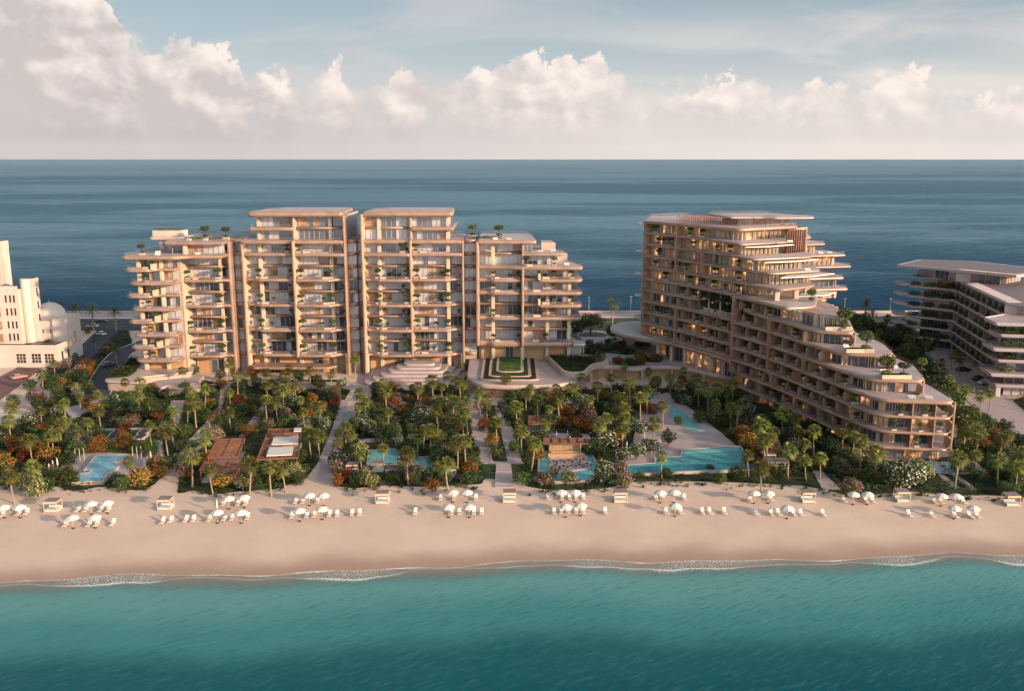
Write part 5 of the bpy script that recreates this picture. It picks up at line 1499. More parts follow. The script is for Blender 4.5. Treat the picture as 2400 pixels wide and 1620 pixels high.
def later(kind, o, x, y, stem, cat, group):
    PENDING.setdefault((kind, stem, zone(x, y)), []).append((x/max(y, 1), o)); tag(o, None, cat, group)
def finish_labels():
    for (kind, stem, zn), L in PENDING.items():
        L.sort(key=lambda t: t[0])
        for i, (_, o) in enumerate(L):
            o['label'] = f"{stem} near {zn}" if len(L) == 1 else f"{stem} near {zn}, {ordn(i)} from left"

rs = random.Random(5)
def fan_palm(px, py, s=None, z0=0.0, label=True):
    s = s or rs.uniform(0.70, 1.08)
    p = at(px, py, z0+6.3*s)
    v = rs.choice(PALMV)
    root = empty('fan_palm', (p.x-v[3][0]*s, p.y-v[3][1]*s, z0), rs.uniform(0, 6.28), scale=s)
    root.rotation_euler = (rs.gauss(0, 0.025), rs.gauss(0, 0.03), 0)
    inst('trunk', v[2], root); inst('crown', v[0], root, v[3], rs.uniform(0, 6.28), (rs.uniform(1.15, 1.5),)*2+(rs.uniform(1.0, 1.3),)); inst('skirt', v[1], root, v[3])
    later('palm', root, p.x, p.y, 'mop-headed fan palm', 'palm tree', 'fan palms in the resort grounds')
    return root

PALMS = [(69,813),(112,805),(125,850),(98,876),(24,955),(94,963),(150,945),(227,925),(186,930),(232,963),(293,894),(329,897),(324,927),(296,925),(138,994),(153,986),(110,1024),(204,989),(69,1029),(122,1020),(349,996),(408,962),(403,994),(367,1022),(388,1012),(454,943),(438,955),(479,912),(306,1080),(23,1116),(76,1093),(482,1022),(490,973),(449,1068),(492,1101),
(537,850),(427,868),(557,880),(624,874),(676,862),(672,883),(725,867),(832,842),(776,878),(453,930),(537,918),(621,935),(647,942),(624,902),(661,912),(703,937),(748,951),(537,965),(711,965),(843,923),(855,940),(840,953),(793,1013),(807,1000),(821,1018),(790,1038),(725,1013),(745,1021),(846,1066),(585,1086),(630,1094),(664,1094),
(897,895),(904,914),(979,907),(1013,890),(1036,904),(1047,879),(1061,888),(1078,893),(1086,902),(909,965),(993,1006),(1007,1010),(977,1027),(898,1050),(951,1061),(1061,937),(1089,942),(1066,980),(1094,966),(1086,985),(1075,1036),(1089,1031),(1047,1086),(1120,920),(1139,937),(1187,887),(1162,988),(1212,951),(1232,920),(1243,912),(1215,991),(1221,1009),(1249,1036),(1277,993),(1260,935),
(1304,909),(1287,957),(1361,881),(1340,907),(1400,904),(1433,884),(1462,859),(1522,870),(1539,890),(1444,923),(1461,931),(1478,898),(1517,915),(1601,867),(1632,887),(1651,901),(1637,912),(1660,918),(1682,910),(1705,921),(1677,946),(1719,898),(1553,951),(1713,954),(1727,960),(1466,957),(1421,979),(1407,993),(1464,979),(1445,967),(1461,1002),(1536,993),(1550,1069),(1755,1066),(1786,1097),(1789,979),(1791,1030),(1780,995),
(1731,950),(1835,968),(1862,980),(1908,1008),(1801,1026),(1884,1039),(1847,1054),(1890,1078),(1923,1072),(1978,1014),(2003,1023),(2018,1030),(2055,1057),(2248,1072),(2290,1066),(1815,1010),(1872,1010),
(2081,745),(2107,766),(2145,784),(2173,800),(2196,792),(2232,834),(2252,838),(2241,822),(2226,889),(2208,849),(2263,913),(2241,905),(2263,990),(2290,996),(2260,1012),(2341,1075),(2378,1069),(2347,1030),(2360,1020),(2399,1060),(2293,1009),(2387,1093),(2300,927),(2322,922),(2095,752),(2130,795),(2190,860),(2215,870),
(1310,930),(1350,925),(1380,935),(1500,930),(1590,900),(1570,885),(350,940),(690,900),(1025,960),(20,985),(180,1010),
(1469,818),(1440,800),(1500,830),(1400,840),(160,790),(222,795),(270,815),(2010,760),(2040,755),(2060,780)]
for p in PALMS: fan_palm(*p)

def date_palm(px, py, tall=True, s=1.0, stem='tall feathery date palm'):
    z = 8.6*s if tall else 1.3*s
    p = at(px, py, z); root = empty('date_palm', (p.x, p.y, 0), scale=s)
    inst('trunk', tallt if tall else shortt, root); inst('crown', rs.choice(DATEV), root, (0, 0, 8.55 if tall else 1.25), rs.uniform(0, 6.28), 1.3 if tall else 1.0)
    later('date', root, p.x, p.y, stem, 'palm tree', 'date palms')
for px, py, s in ((84, 722, 1.05), (136, 722, 1.12), (175, 722, 0.98), (215, 724, 1.0), (268, 730, 0.95), (1436, 712, 1.05), (2030, 712, 1.0), (2045, 735, 0.9)): date_palm(px, py, True, s)
for px, py, s in ((602, 1006, 0.95), (697, 990, 0.85), (762, 925, 0.95), (1052, 1062, 0.8), (1162, 1052, 0.9), (1019, 1076, 0.8), (1033, 1016, 0.75), (127, 1112, 0.85), (575, 880, 0.8), (1090, 1005, 0.7)): date_palm(px, py, False, s, 'low arching date palm')

# ---- flowering shrubs
SH = {}
def shrub_proto(kind, m1, m2, seeds, **kw):
    SH[kind] = [setm(crown_mesh(s, 1.9, 1.7, kw.get('n', 900), kw.get('leaf', 0.17), kw.get('bl', 0), blsize=kw.get('bs', 0.12)), M[m1], M[m2]) for s in seeds]
shrub_proto('red', 'leaf', 'fl_red', (1, 2), n=700, bl=420, bs=0.15)
shrub_proto('orange', 'leaf', 'fl_orange', (3, 4), n=700, bl=420, bs=0.15)
shrub_proto('pink', 'leaf', 'fl_pink', (5, 6), n=700, bl=360, bs=0.13)
shrub_proto('white', 'leaf', 'fl_white', (7, 8), n=900, bl=170, bs=0.12)
shrub_proto('cream', 'leafl', 'fl_cream', (9, 10), n=700, bl=280, bs=0.12)
shrub_proto('green', 'leaf', 'leafl', (11, 12, 13), n=950, bl=120, bs=0.16)
shrub_proto('dark', 'leafd', 'leaf', (14, 15), n=950, bl=90, bs=0.16)
LIMB = [setm(limbs_mesh(i, 1.6, 1.5), M['bark']) for i in (1, 2)]
NAMES = {'red': 'bushy shrub covered in red flowers', 'orange': 'rounded shrub covered in orange flowers', 'pink': 'rounded shrub of dusty pink blossom', 'white': 'dark shrub dotted with white blossom',
         'cream': 'open shrub of cream leaves', 'green': 'dense plain green shrub', 'dark': 'very dark green leafy bush'}
KN = {'red': 'red_flowering_shrub', 'orange': 'orange_flowering_shrub', 'pink': 'pink_flowering_shrub', 'white': 'white_flowering_shrub', 'cream': 'cream_leaved_shrub', 'green': 'green_shrub', 'dark': 'dark_leafy_bush'}
def shrub(kind, px, py, s=1.0, zc=1.9, z0=0.0):
    p = at(px, py, z0+zc*s)
    root = empty(KN[kind], (p.x, p.y, z0), rs.uniform(0, 6.28), scale=s)
    inst('trunk', rs.choice(LIMB), root)
    inst('crown', rs.choice(SH[kind]), root, (0, 0, zc), 0, (rs.uniform(0.8, 1.3), rs.uniform(0.8, 1.2), rs.uniform(0.75, 1.15)))
    later('shrub', root, p.x, p.y, NAMES[kind], 'shrub', {'red': 'red flowering shrubs', 'orange': 'orange flowering shrubs', 'pink': 'pink flowering shrubs', 'white': 'white flowering shrubs', 'cream': 'cream leaved shrubs', 'green': 'green garden shrubs', 'dark': 'dark garden shrubs'}[kind])
SHR = {
'red': [(94,935),(201,943),(291,1001),(370,971),(232,1040,1.1),(10,1083,1.4),(593,870),(520,898),(492,943),(557,935),(784,912),(722,968),(731,935),(579,1007),(1156,915),(1005,963),(1508,946,1.2),(1528,957),(1740,1014,1.2),(1424,828,.9),(205,775,.9),(287,1020,.9),(1134,993),(2302,1039),(1318,960),(1600,890),(1480,925)],
'orange': [(150,823,1.3),(204,851,1.2),(97,1001),(38,1045,1.4),(92,1055,1.3),(365,1083),(326,1116,1.2),(484,1072),(523,1125,1.2),(638,1106),(940,960),(1257,1061),(980,1103,.8),(1024,1100,1.1),(1100,1097,1.3),(1013,1134,1.1),(1332,968,1.3),(1357,993,1.2),(1385,1000,1.1),(1755,1030,1.2),(1789,1052,1.2),(1780,1054),(2153,1083,.8),(1304,1036,.9),(1452,1016,1.1),(143,894),(291,1037,1.2),(357,910),(1153,1030),(1078,1002,.7),(75,1048,1.3),(112,1062,1.2),(1910,1085,.9),(2330,1010,.9)],
'pink': [(150,856),(189,866),(76,925),(242,818),(255,808),(433,1093,1.3),(787,932),(669,965,.8),(627,993,.9),(506,1016,1.1),(512,968),(787,1092),(549,1111,.9),(428,1100),(926,937,1.2),(1120,949,.9),(1274,1122,1.1),(946,1098,1.1),(1379,968,1.3),(1452,1097),(1464,1122,1.1),(2119,1088,1.1),(2245,1091),(2272,1091,.9),(1978,1100,.9),(1997,1139,1.2),(35,800,.9),(960,1110),(1398,985,.9)],
'white': [(168,846,.9),(163,876),(130,963),(64,984,1.3),(263,938,1.2),(288,986,1.1),(390,920,.9),(454,866,1.1),(515,878),(173,1004,.9),(703,912),(683,929,1.1),(801,898,1.2),(714,993,1.1),(762,991,1.1),(740,985),(865,996,1.1),(878,1008),(787,1074,1.2),(985,977,1.3),(982,951),(1176,951,1.1),(1254,1016,1.2),(1326,946,1.3),(1365,937,1.3),(1606,935,1.2),(1421,1024,1.5),(1483,993,1.1),(1503,1001,1.2),(1567,1022,1.5),(1455,1066,1.6),(1492,1055,1.3),(1525,1044,1.3),(1413,1106,1.6),(1764,985,1.3),(1750,940,1.1),(1853,1014,1.4),(1902,987,1.1),(2100,1112,1.6),(2135,1108,1.9),(1755,959,1.1),(175,835,.8),(1350,955),(2240,1040,.8),(1000,965)],
'cream': [(87,1139,1.3),(568,1130,1.0),(1298,1106,.9),(865,1120,1.2),(689,1106,1.1),(1677,971,1.3),(2165,1100,1.2),(660,1110),(1462,1130,.9),(60,1125,1.2),(1985,1060,1.1),(2060,1085,1.1)],
'green': [(178,1052,1.2),(339,1052,1.1),(283,1131,1.1),(1562,1106,.7),(620,1000),(830,1000,1.1),(895,1000,1.1),(920,1010,1.2),(1030,1025,1.1),(1060,1010),(1110,1060,1.1),(1275,1025,1.2),(1330,1040,1.1),(1350,1020),(1240,1075,1.1),(1225,1120,.9),(1380,1050,1.1),(1590,985,.9),(1640,975,1.1),(1700,985,1.2),(1830,1100,.9),(1960,1090,1.1),(2040,1110,1.1),(1690,1120,.7),(700,1120,.9),(560,1005),(610,970,.9),(440,1000,.8),(420,1045,.9),(390,1090,.9),(250,950,1.1),(205,905,1.1),(130,915,1.1),(70,900,1.1),(30,940,1.2),(10,1010,1.2),(2200,960,1.1),(2330,1100,1.1),(2380,1120,1.1),(2290,1110,1.0),(970,1060,.9),(1205,1045,.9),(1195,930,1.1),(750,900,1.1),(590,960,1.1),(668,985,1.1),(160,1105,.9),(230,1008,.9)],
'dark': [(410,1075,.9),(450,1040,.9),(500,930,1.2),(470,960,1.1),(600,895,1.2),(640,900,1.2),(560,905,1.2),(700,880,1.2),(740,890,1.2),(850,965,1.1),(960,975,1.1),(1030,945,1.1),(1090,925,1.1),(1140,965,1.1),(1190,970,1.2),(1250,960,1.3),(1290,985,1.3),(1270,930,1.3),(1400,950,1.3),(1430,960,1.3),(1480,975,1.3),(1440,1000,1.2),(1640,935,1.3),(1690,935,1.3),(1620,905,1.3),(1590,930,1.2),(1830,950,1.3),(1790,956,1.2),(1810,985,1.3),(1870,1000,1.2),(1840,1030,1.2),(1760,1075,.9),(1950,1045,1.2),(1930,1030,1.2),(1380,820,1.2),(1430,810,1.2),(1500,800,1.3),(1530,820,1.2),(1360,840,1.1),(1540,855,1.2),(2266,962,1.4),(2210,930,1.4),(2100,800,1.4),(2070,775,1.5),(2040,760,1.5),(2160,840,1.4),(2190,880,1.4),(2245,935,1.4),(2350,1060,1.3),(2390,1030,1.3),(2320,1080,1.3),(2300,1020,1.3),(160,800,1.1),(180,880,1.2),(110,900,1.2),(85,945,1.2),(50,1010,1.3),(150,1020,1.2),(200,1020,1),(260,965,1.2),(320,960,1.2),(300,955,1.1),(160,1075,1.1),(15,1130,1.1),(110,1135,1.1),(1500,1112,.5),(2000,770,1.6),(1980,760,1.6),(2010,790,1.5),(1665,1095,.5)]}
for k, L in SHR.items():
    for e in L: shrub(k, e[0], e[1], (e[2] if len(e) > 2 else 1.0)*rs.uniform(0.9, 1.08)*0.92)

# broad dark trees between the stepped hotel and the white neighbour, and at the left drive
for px, py, s in ((1985, 745, 2.3), (2015, 752, 2.6), (2060, 770, 2.2), (2095, 790, 2.4), (2130, 825, 2.2), (2165, 862, 2.3), (2195, 900, 2.3), (2228, 942, 2.3), (2262, 975, 2.1), (2120, 765, 2.0), (1960, 728, 2.0), (2285, 1000, 2.0), (1350, 768, 1.9), (1440, 775, 2.0), (1475, 790, 2.0), (1505, 812, 1.8)):
    p = at(px, py, 2.0*s); root = empty('broadleaf_tree', (p.x, p.y, 0), rs.uniform(0, 6), scale=s)
    inst('trunk', rs.choice(LIMB), root); inst('crown', rs.choice(SH['dark']+SH['green']), root, (0, 0, 2.0), 0, (1, 1, 0.8))
    later('tree', root, p.x, p.y, 'broad dark rounded tree', 'tree', 'broad dark trees')

# roundabout tree and its rings
def roundabout():
    c = at(1390, 787, 0)
    root = empty('round_court', (c.x, c.y, 0), label='circular court of pale stone rings around a spreading tree behind the resort', cat='court')
    for i, r in enumerate((10.2, 8.6, 7.0, 5.4)):
        P = [(r*math.cos(a*PI/20), r*math.sin(a*PI/20)) for a in range(40)]
        mb = MB(); mb.prism(P, 0, 0.15+0.06*i); mb.build('ring', M['paving'] if i % 2 == 0 else M['leafd'], root)
    t = empty('spreading_tree', (c.x-1, c.y, 0.3), label='broad rounded tree at the centre of the circular court', cat='tree', scale=2.5)
    inst('trunk', LIMB[0], t); inst('crown', SH['green'][0], t, (0, 0, 2.2), 0, (1.25, 1.1, 0.7))
roundabout()
NOPLANT.append([(c[0], c[1]) for c in [(10, 310), (45, 310), (45, 345), (10, 345)]])

# ---- potted trees on the terraces
PT = []
for i, (rx, rz, kind) in enumerate(((0.95, 0.55, 'leafl'), (1.15, 0.6, 'leafl'), (1.1, 0.75, 'leaf'), (1.2, 0.9, 'leafd'))):
    cr = setm(crown_mesh(80+i, rx, rz, 420, 0.13, 60, blsize=0.12), M[kind], M['leafl' if i < 2 else 'leaf'])
    lo = setm(crown_mesh(90+i, 0.7, 0.35, 160, 0.12), M['leafl' if i < 2 else 'leaf'])
    tm = MB(); tm.tube([(0, 0, 0.5), (0.1, 0, 1.2), (-0.05, 0.05, 2.0)], [0.09, 0.07, 0.05], 6); tm = setm(tm.mesh('stem'), M['bark'])
    pm = MB(); pm.prism(rpoly([(-0.7, -0.45), (0.7, -0.45), (0.7, 0.45), (-0.7, 0.45)], 0.15, 2), 0, 0.5); pm = setm(pm.mesh('pot'), M['stone'])
    PT.append((cr, lo, tm, pm))
FLOORN = {}
for n_, (x, y, z, s, k) in enumerate(POTS):
    cr, lo, tm, pm = PT[k]
    r_ = empty('potted_tree', (x, y, z), 0, scale=s*1.18)
    inst('pot', pm, r_); inst('stem', tm, r_); inst('crown', cr, r_, (0, 0, 2.15), n_*1.3); inst('underplanting', lo, r_, (0, 0, 0.75))
    if x > 25: b, zz = 'stepped hotel', round((z-ZK[0])/3.55)+1
    else: b, zz = ('left wing' if x < -83 else 'left tower' if x < -48 else 'right tower' if x < -12 else 'right wing'), round((z-6.5)/3.85)+1
    FLOORN.setdefault((b, zz), []).append((x/y, r_))
for (b, zz), L in FLOORN.items():
    L.sort(key=lambda t: t[0])
    for i, (_, o) in enumerate(L):
        tag(o, f"small tree in cream planter, {b}, {ordn(zz-1) if zz < 20 else ''} terrace up" + (f", {ordn(i)} from left" if len(L) > 1 else ''), 'potted tree', 'potted trees on the terraces')
# roof trees
for x, y, s, lab in ((-92.5, 275, 1.5, 'small spreading tree on the roof deck of the left wing, left one'), (-86.2, 275, 1.4, 'small spreading tree on the roof deck of the left wing, right one'),
                     (-12.2, 281, 1.5, 'small tiered tree on the roof deck of the right wing, left one'), (-4.0, 279, 1.5, 'small tiered tree on the roof deck of the right wing, right one'), (-108.5, 266.5, 1.2, 'small tree at the corner terrace atop the left wing')):
    r_ = empty('roof_tree', (x, y, LV[9] if x > -100 else LV[8]), scale=s, label=lab, cat='tree', group='roof deck trees')
    inst('pot', PT[1][3], r_); inst('stem', PT[1][2], r_); inst('crown', PT[1][0], r_, (0, 0, 2.15), 1); inst('underplanting', PT[1][1], r_, (0, 0, 0.75))
for x, y, k, s, lab in ((82.2, 194.3, 4, 1.7, 'round olive tree in the lowest rooftop planter of the stepped hotel'), (81.5, 205.2, 5, 1.6, 'round olive tree in the second rooftop planter up of the stepped hotel'), (79.6, 214.2, 6, 1.7, 'round olive tree in the third rooftop planter up of the stepped hotel'), (78.5, 236, 7, 1.2, 'small olive tree on the fourth rooftop terrace up of the stepped hotel'), (92.0, 199, 4, 1.1, 'small olive tree at the inland side of the lowest hotel roof terrace')):
    r_ = empty('roof_tree', (x, y, ZK[k]+(0.5 if k < 7 else 0)), scale=s, label=lab, cat='tree', group='hotel roof terrace trees')
    inst('stem', PT[1][2], r_); inst('crown', PT[1][0], r_, (0, 0, 2.0), 1, (1, 1, 1.5)); inst('underplanting', PT[1][1], r_, (0, 0, 0.5))
def hedge_row(x0, x1, y, z, h, lab, n=700, dy=0.9, m='leaf'):
    rnd = random.Random(int(x0*7)); mb = MB()
    for i in range(n):
        p = Vector((rnd.uniform(x0, x1), y+rnd.uniform(-dy, dy), z+rnd.uniform(0.1, h)*rnd.uniform(0.6, 1)))
        t = Vector((rnd.uniform(-1, 1), rnd.uniform(-1, 1), rnd.uniform(-1, 1))).normalized(); b = t.cross(Vector((rnd.uniform(-1, 1), rnd.uniform(-1, 1), 0.3))).normalized(); s = 0.16
        mb.add([p-t*s, p+b*s*.6, p+t*s, p-b*s*.6], [(0, 1, 2, 3)])
    tag(mb.build('hedge', M[m], fix=False), lab, 'hedge')
hedge_row(-98, -87, 273.5, LV[9], 1.0, 'long low hedge on the roof deck of the left wing')
hedge_row(-13, -3, 277, LV[9], 1.0, 'long low hedge on the roof deck of the right wing')
hedge_row(-110.5, -102, 283.7, LV[9]+2.0, 1.0, 'hedge spilling from the ribbed white roof planter on the left wing', 500, 2.2)

# balcony hedges on the white neighbour
HM = [setm(crown_mesh(120+i, 1.0, 1.0, 330, 0.16), M['leafl' if i else 'leaf']) for i in range(3)]
for (x, y, z, a, k, i) in HEDGES:
    rr = random.Random(k*100+i)
    if rr.random() < 0.06: continue
    o = bpy.data.objects.new('balcony_hedge', HM[rr.randrange(3)]); COL.objects.link(o)
    o.location = (x-0.4, y+rr.uniform(-.4, .4), z+1.1); o.rotation_euler = (0, 0, a)
    o.scale = (2.5*rr.uniform(.8, 1.1), 1.0, 1.15*rr.uniform(.75, 1.15))
    tag(o, f"leafy hedge on the white neighbour's {ordn(k)} balcony up, {ordn(i)} bay", 'hedge', 'balcony hedges on the white neighbour')

# ---- ground cover over every bed
def inside(p, poly):
    c = False; n = len(poly); j = n-1
    for i in range(n):
        a, b = poly[i], poly[j]
        if (a[1] > p[1]) != (b[1] > p[1]) and p[0] < (b[0]-a[0])*(p[1]-a[1])/(b[1]-a[1])+a[0]: c = not c
        j = i
    return c
def bbox(poly): return min(p[0] for p in poly), max(p[0] for p in poly), min(p[1] for p in poly), max(p[1] for p in poly)
BB = [bbox(q) for q in NOPLANT]
FOOT = [[(-112, 262), (22, 262), (22, 300), (-112, 300)], [(60, 250), (78, 190), (97, 186), (97, 210), (88, 300), (50, 312)]]
def free(x, y, m=0.0):
    for q, b in zip(NOPLANT, BB):
        if b[0] <= x <= b[1] and b[2] <= y <= b[3] and inside((x, y), q): return False
    for q in FOOT:
        if inside((x, y), q): return False
    return True
def ground_cover():
    rnd = random.Random(12); mbs = [MB(), MB(), MB()]
    tot = 0
    for si, (poly, z) in enumerate(SOIL):
        x0, x1, y0, y1 = bbox(poly)
        x0, x1 = max(x0, -150), min(x1, 150)
        area = (x1-x0)*(y1-y0); n = int(area*(0.85 if y0 < 300 else 0.4))
        for _ in range(n):
            x, y = rnd.uniform(x0, x1), rnd.uniform(y0, y1)
            if abs(x)/y > 0.62: continue
            if not inside((x, y), poly) or not free(x, y): continue
            nz = mnoise.noise(Vector((x*0.09, y*0.09, 3.1))); nz2 = mnoise.noise(Vector((x*0.3, y*0.3, 9.1)))
            if nz2 < -0.38 and y < 185: continue
            ki = 2 if nz+nz2*0.5 > 0.28 else (1 if nz < -0.12 else 0)
            R_ = rnd.uniform(0.45, 1.0); H_ = rnd.uniform(0.35, 1.1)*(1.15+nz)
            mb = mbs[ki]
            for j in range(11):
                a = rnd.uniform(0, 6.28); r = R_*math.sqrt(rnd.random())
                p = Vector((x+math.cos(a)*r, y+math.sin(a)*r, z+H_*(1-(r/R_)**2*0.6)*rnd.uniform(0.5, 1)))
                t = Vector((math.cos(a), math.sin(a), rnd.uniform(-0.3, 0.7))).normalized(); b = Vector((-math.sin(a), math.cos(a), rnd.uniform(-.4, .4))).normalized()
                s = rnd.uniform(0.16, 0.32)
                mb.add([p-t*s, p+b*s*0.5, p+t*s, p-b*s*0.5], [(0, 1, 2, 3)])
    for mb, nm, m in zip(mbs, ('low_foliage', 'dark_foliage', 'bright_foliage'), ('leaf', 'leafd', 'leafl')):
        o = mb.build('ground_cover', M[m], fix=False); o['kind'] = 'stuff'
        o['label'] = {'low_foliage': 'mid green ground cover filling the garden beds', 'dark_foliage': 'dark green ground cover filling the garden beds', 'bright_foliage': 'bright green ground cover filling the garden beds'}[nm]
        o['category'] = 'ground cover'
ground_cover()
def more_shrubs():
    rnd = random.Random(33); placed = 0; tries = 0; out = []
    while placed < 340 and tries < 20000:
        tries += 1
        poly, z = SOIL[rnd.choice((0, 0, 1, 1, 2, 2, 3, 3, 3, 5, 7))] if len(SOIL) > 7 else SOIL[0]
        x0, x1, y0, y1 = bbox(poly); x, y = rnd.uniform(max(x0, -135), min(x1, 135)), rnd.uniform(y0, y1)
        if abs(x)/y > 0.6 or not inside((x, y), poly) or not free(x, y) or not free(x+1.3, y) or not free(x-1.3, y) or not free(x, y-1.3): continue
        if any((x-a)**2+(y-b)**2 < 4.5 for a, b in out): continue
        out.append((x, y)); placed += 1
        nz = mnoise.noise(Vector((x*0.05, y*0.05, 7.0)))
        kind = rnd.choice(('green', 'dark', 'dark', 'green', 'white', 'cream')) if nz > 0 else rnd.choice(('green', 'dark', 'red', 'orange', 'pink', 'dark', 'green'))
        s = rnd.uniform(0.5, 1.1)*(1.12 if kind in ('green', 'dark') else 1.0)
        root = empty(KN[kind], (x, y, 0), rnd.uniform(0, 6.28), scale=s)
        zc = 1.5
        inst('trunk', rnd.choice(LIMB), root); inst('crown', rnd.choice(SH[kind]), root, (0, 0, zc), 0, (rnd.uniform(0.8, 1.5), rnd.uniform(0.8, 1.3), rnd.uniform(0.7, 1.1)))
        later('shrub', root, x, y, NAMES[kind], 'shrub', {'red': 'red flowering shrubs', 'orange': 'orange flowering shrubs', 'pink': 'pink flowering shrubs', 'white': 'white flowering shrubs', 'cream': 'cream leaved shrubs', 'green': 'green garden shrubs', 'dark': 'dark garden shrubs'}[kind])
more_shrubs()
def plaza_beds():
    rnd = random.Random(9)
    for i, q in enumerate(([(24.5, 268.5), (29, 271), (29, 281), (24, 286), (23, 276)], [(31, 268.8), (36, 266), (41, 268.8), (38.5, 270), (33, 270)], [(39, 273), (44, 270), (46.5, 272.5), (40, 281), (38.8, 279)], [(23.5, 288), (36, 282), (42, 284), (36, 296), (26, 300)], [(20, 278), (23, 280), (22.5, 296), (20, 290)])):
        P = rpoly(q, 1.2, 4); mb = MB(); mb.prism(P, 3.9, 4.12+0.01*i)
        o = mb.build('planting_bed', M['soil']); tag(o, ['planted bed left of the round terrace pool', 'planted bed in front of the round terrace pool', 'planted bed between the round pool and the lobby', 'broad planted bed behind the round terrace pool', 'narrow planted bed behind the garden pavilion'][i], 'planting bed')
        n = 0
        for _ in range(400):
            if n >= (9 if i != 3 else 22): break
            x0, x1, y0, y1 = bbox(P); x, y = rnd.uniform(x0, x1), rnd.uniform(y0, y1)
            if not inside((x, y), P): continue
            n += 1; kind = rnd.choice(('dark', 'dark', 'green', 'white', 'red')); s = rnd.uniform(0.5, 0.95)
            root = empty(KN[kind], (x, y, 4.1), rnd.uniform(0, 6.28), scale=s)
            inst('trunk', LIMB[0], root); inst('crown', rnd.choice(SH[kind]), root, (0, 0, 1.3), 0, (1, 1, 0.85))
            later('terrace shrub', root, x, y, NAMES[kind].replace('shrub', 'terrace shrub').replace('bush', 'terrace bush') , 'shrub', 'shrubs in the terrace beds')
plaza_beds()
def bed_cover():
    rnd = random.Random(3); mb = MB()
    for poly, z in ((inset(BED, 0.8), 5.1), (ccw(PODQ), 3.35)):
        x0, x1, y0, y1 = bbox(poly)
        for _ in range(2600):
            x, y = rnd.uniform(x0, x1), rnd.uniform(y0, y1)
            if not inside((x, y), poly): continue
            p = Vector((x, y, z+rnd.uniform(0.1, 0.9))); t = Vector((rnd.uniform(-1, 1), rnd.uniform(-1, 1), rnd.uniform(-.5, .8))).normalized(); b = t.cross(Vector((rnd.uniform(-1, 1), 0.5, 0.6))).normalized(); s = 0.3
            mb.add([p-t*s, p+b*s*.5, p+t*s, p-b*s*.5], [(0, 1, 2, 3)])
    o = mb.build('ground_cover', M['leaf'], fix=False); o['kind'] = 'stuff'; o['label'] = 'leafy planting filling the raised stone beds'; o['category'] = 'ground cover'
bed_cover()
# tufts of beach plants in front of the beds
def tufts():
    rnd = random.Random(8)
    protos = []
    for i in range(3):
        mb = MB()
        for j in range(42):
            a = rnd.uniform(0, 6.28); r = rnd.uniform(0, 0.45); l = rnd.uniform(0.2, 0.5)
            p = Vector((math.cos(a)*r, math.sin(a)*r, rnd.uniform(0.05, 0.4))); t = Vector((math.cos(a)*0.7, math.sin(a)*0.7, 0.7)).normalized(); b = Vector((-math.sin(a), math.cos(a), 0)); s = 0.12
            mb.add([p-t*s, p+b*s*.6, p+t*s, p-b*s*.6], [(0, 1, 2, 3)])
        protos.append(setm(mb.mesh('beach_plant'), M[('leaf', 'leafd', 'leafl')[i]]))
    edge = [(0, 1150), (60, 1140), (130, 1148), (175, 1158), (240, 1148), (320, 1158), (360, 1145), (420, 1160), (450, 1158), (500, 1168), (560, 1160), (640, 1156), (715, 1134), (785, 1148), (830, 1153), (900, 1147), (1000, 1152), (1070, 1148), (1130, 1145), (1232, 1150), (1300, 1160), (1420, 1155), (1480, 1140), (1560, 1138), (1700, 1140), (1800, 1145), (1880, 1148), (1925, 1156), (1990, 1168), (2060, 1168), (2130, 1160), (2220, 1170), (2330, 1170), (2400, 1178)]
    out = []
    for (a, b) in zip(edge[:-1], edge[1:]):
        if (a[0], b[0]) in ((360, 420), (715, 785), (1130, 1232)): continue
        for k in range(max(3, int((b[0]-a[0])/9))):
            t = rnd.random(); px = a[0]+(b[0]-a[0])*t; py = a[1]+(b[1]-a[1])*t-8+abs(rnd.gauss(0, 6))
            p = at(px, py); out.append((p.x, p.y))
    out.sort(key=lambda q: q[0]/q[1])
    for i, (x, y) in enumerate(out[:290]):
        o = bpy.data.objects.new('beach_plant', protos[rnd.randrange(3)]); COL.objects.link(o)
        s = rnd.uniform(0.5, 1.5); o.location = (x, y, sand_z(y, x)); o.scale = (s, s, s*rnd.uniform(.7, 1.2)); o.rotation_euler = (0, 0, rnd.uniform(0, 6))
        later('tuft', o, x, y, 'low sand tuft', 'plant', 'tufts of beach plants on the sand')
tufts()

# ================================================================ BEACH FURNITURE
def sz(x, y): return min(sand_z(y, x), 0.0)
def make_umbrella():
    r = 1.22; n = 8
    mb = MB(); mb.tube([(0, 0, 0), (0, 0, 2.55)], 0.035, 6); pole = setm(mb.mesh('pole'), M['lightwood'])
    mb = MB(); vs = [(0, 0, 2.62)]; 
    for i in range(n*2):
        a = i*PI/n; rr = r if i % 2 == 0 else r*0.90
        vs.append((rr*0.55*math.cos(a), rr*0.55*math.sin(a), 2.43))
    for i in range(n*2):
        a = i*PI/n; rr = r if i % 2 == 0 else r*0.91
        vs.append((rr*math.cos(a), rr*math.sin(a), 2.10))
    for i in range(n*2):
        a = i*PI/n; rr = (r if i % 2 == 0 else r*0.91)*1.0
        vs.append((rr*math.cos(a), rr*math.sin(a), 1.90 if i % 2 else 1.86))
    m = n*2; fs = [(0, 1+i, 1+(i+1) % m) for i in range(m)]
    for k in range(2): fs += [(1+k*m+i, 1+(k+1)*m+i, 1+(k+1)*m+(i+1) % m, 1+k*m+(i+1) % m) for i in range(m)]
    mb.add(vs, fs); can = setm(mb.mesh('canopy'), M['whitefab'])
    mb = MB(); mb.tube([(0, 0, 0), (0, 0, 0.14)], [0.28, 0.24], 12, smooth=False); base = setm(mb.mesh('base'), M['dark'])
    return pole, can, base
U = make_umbrella()
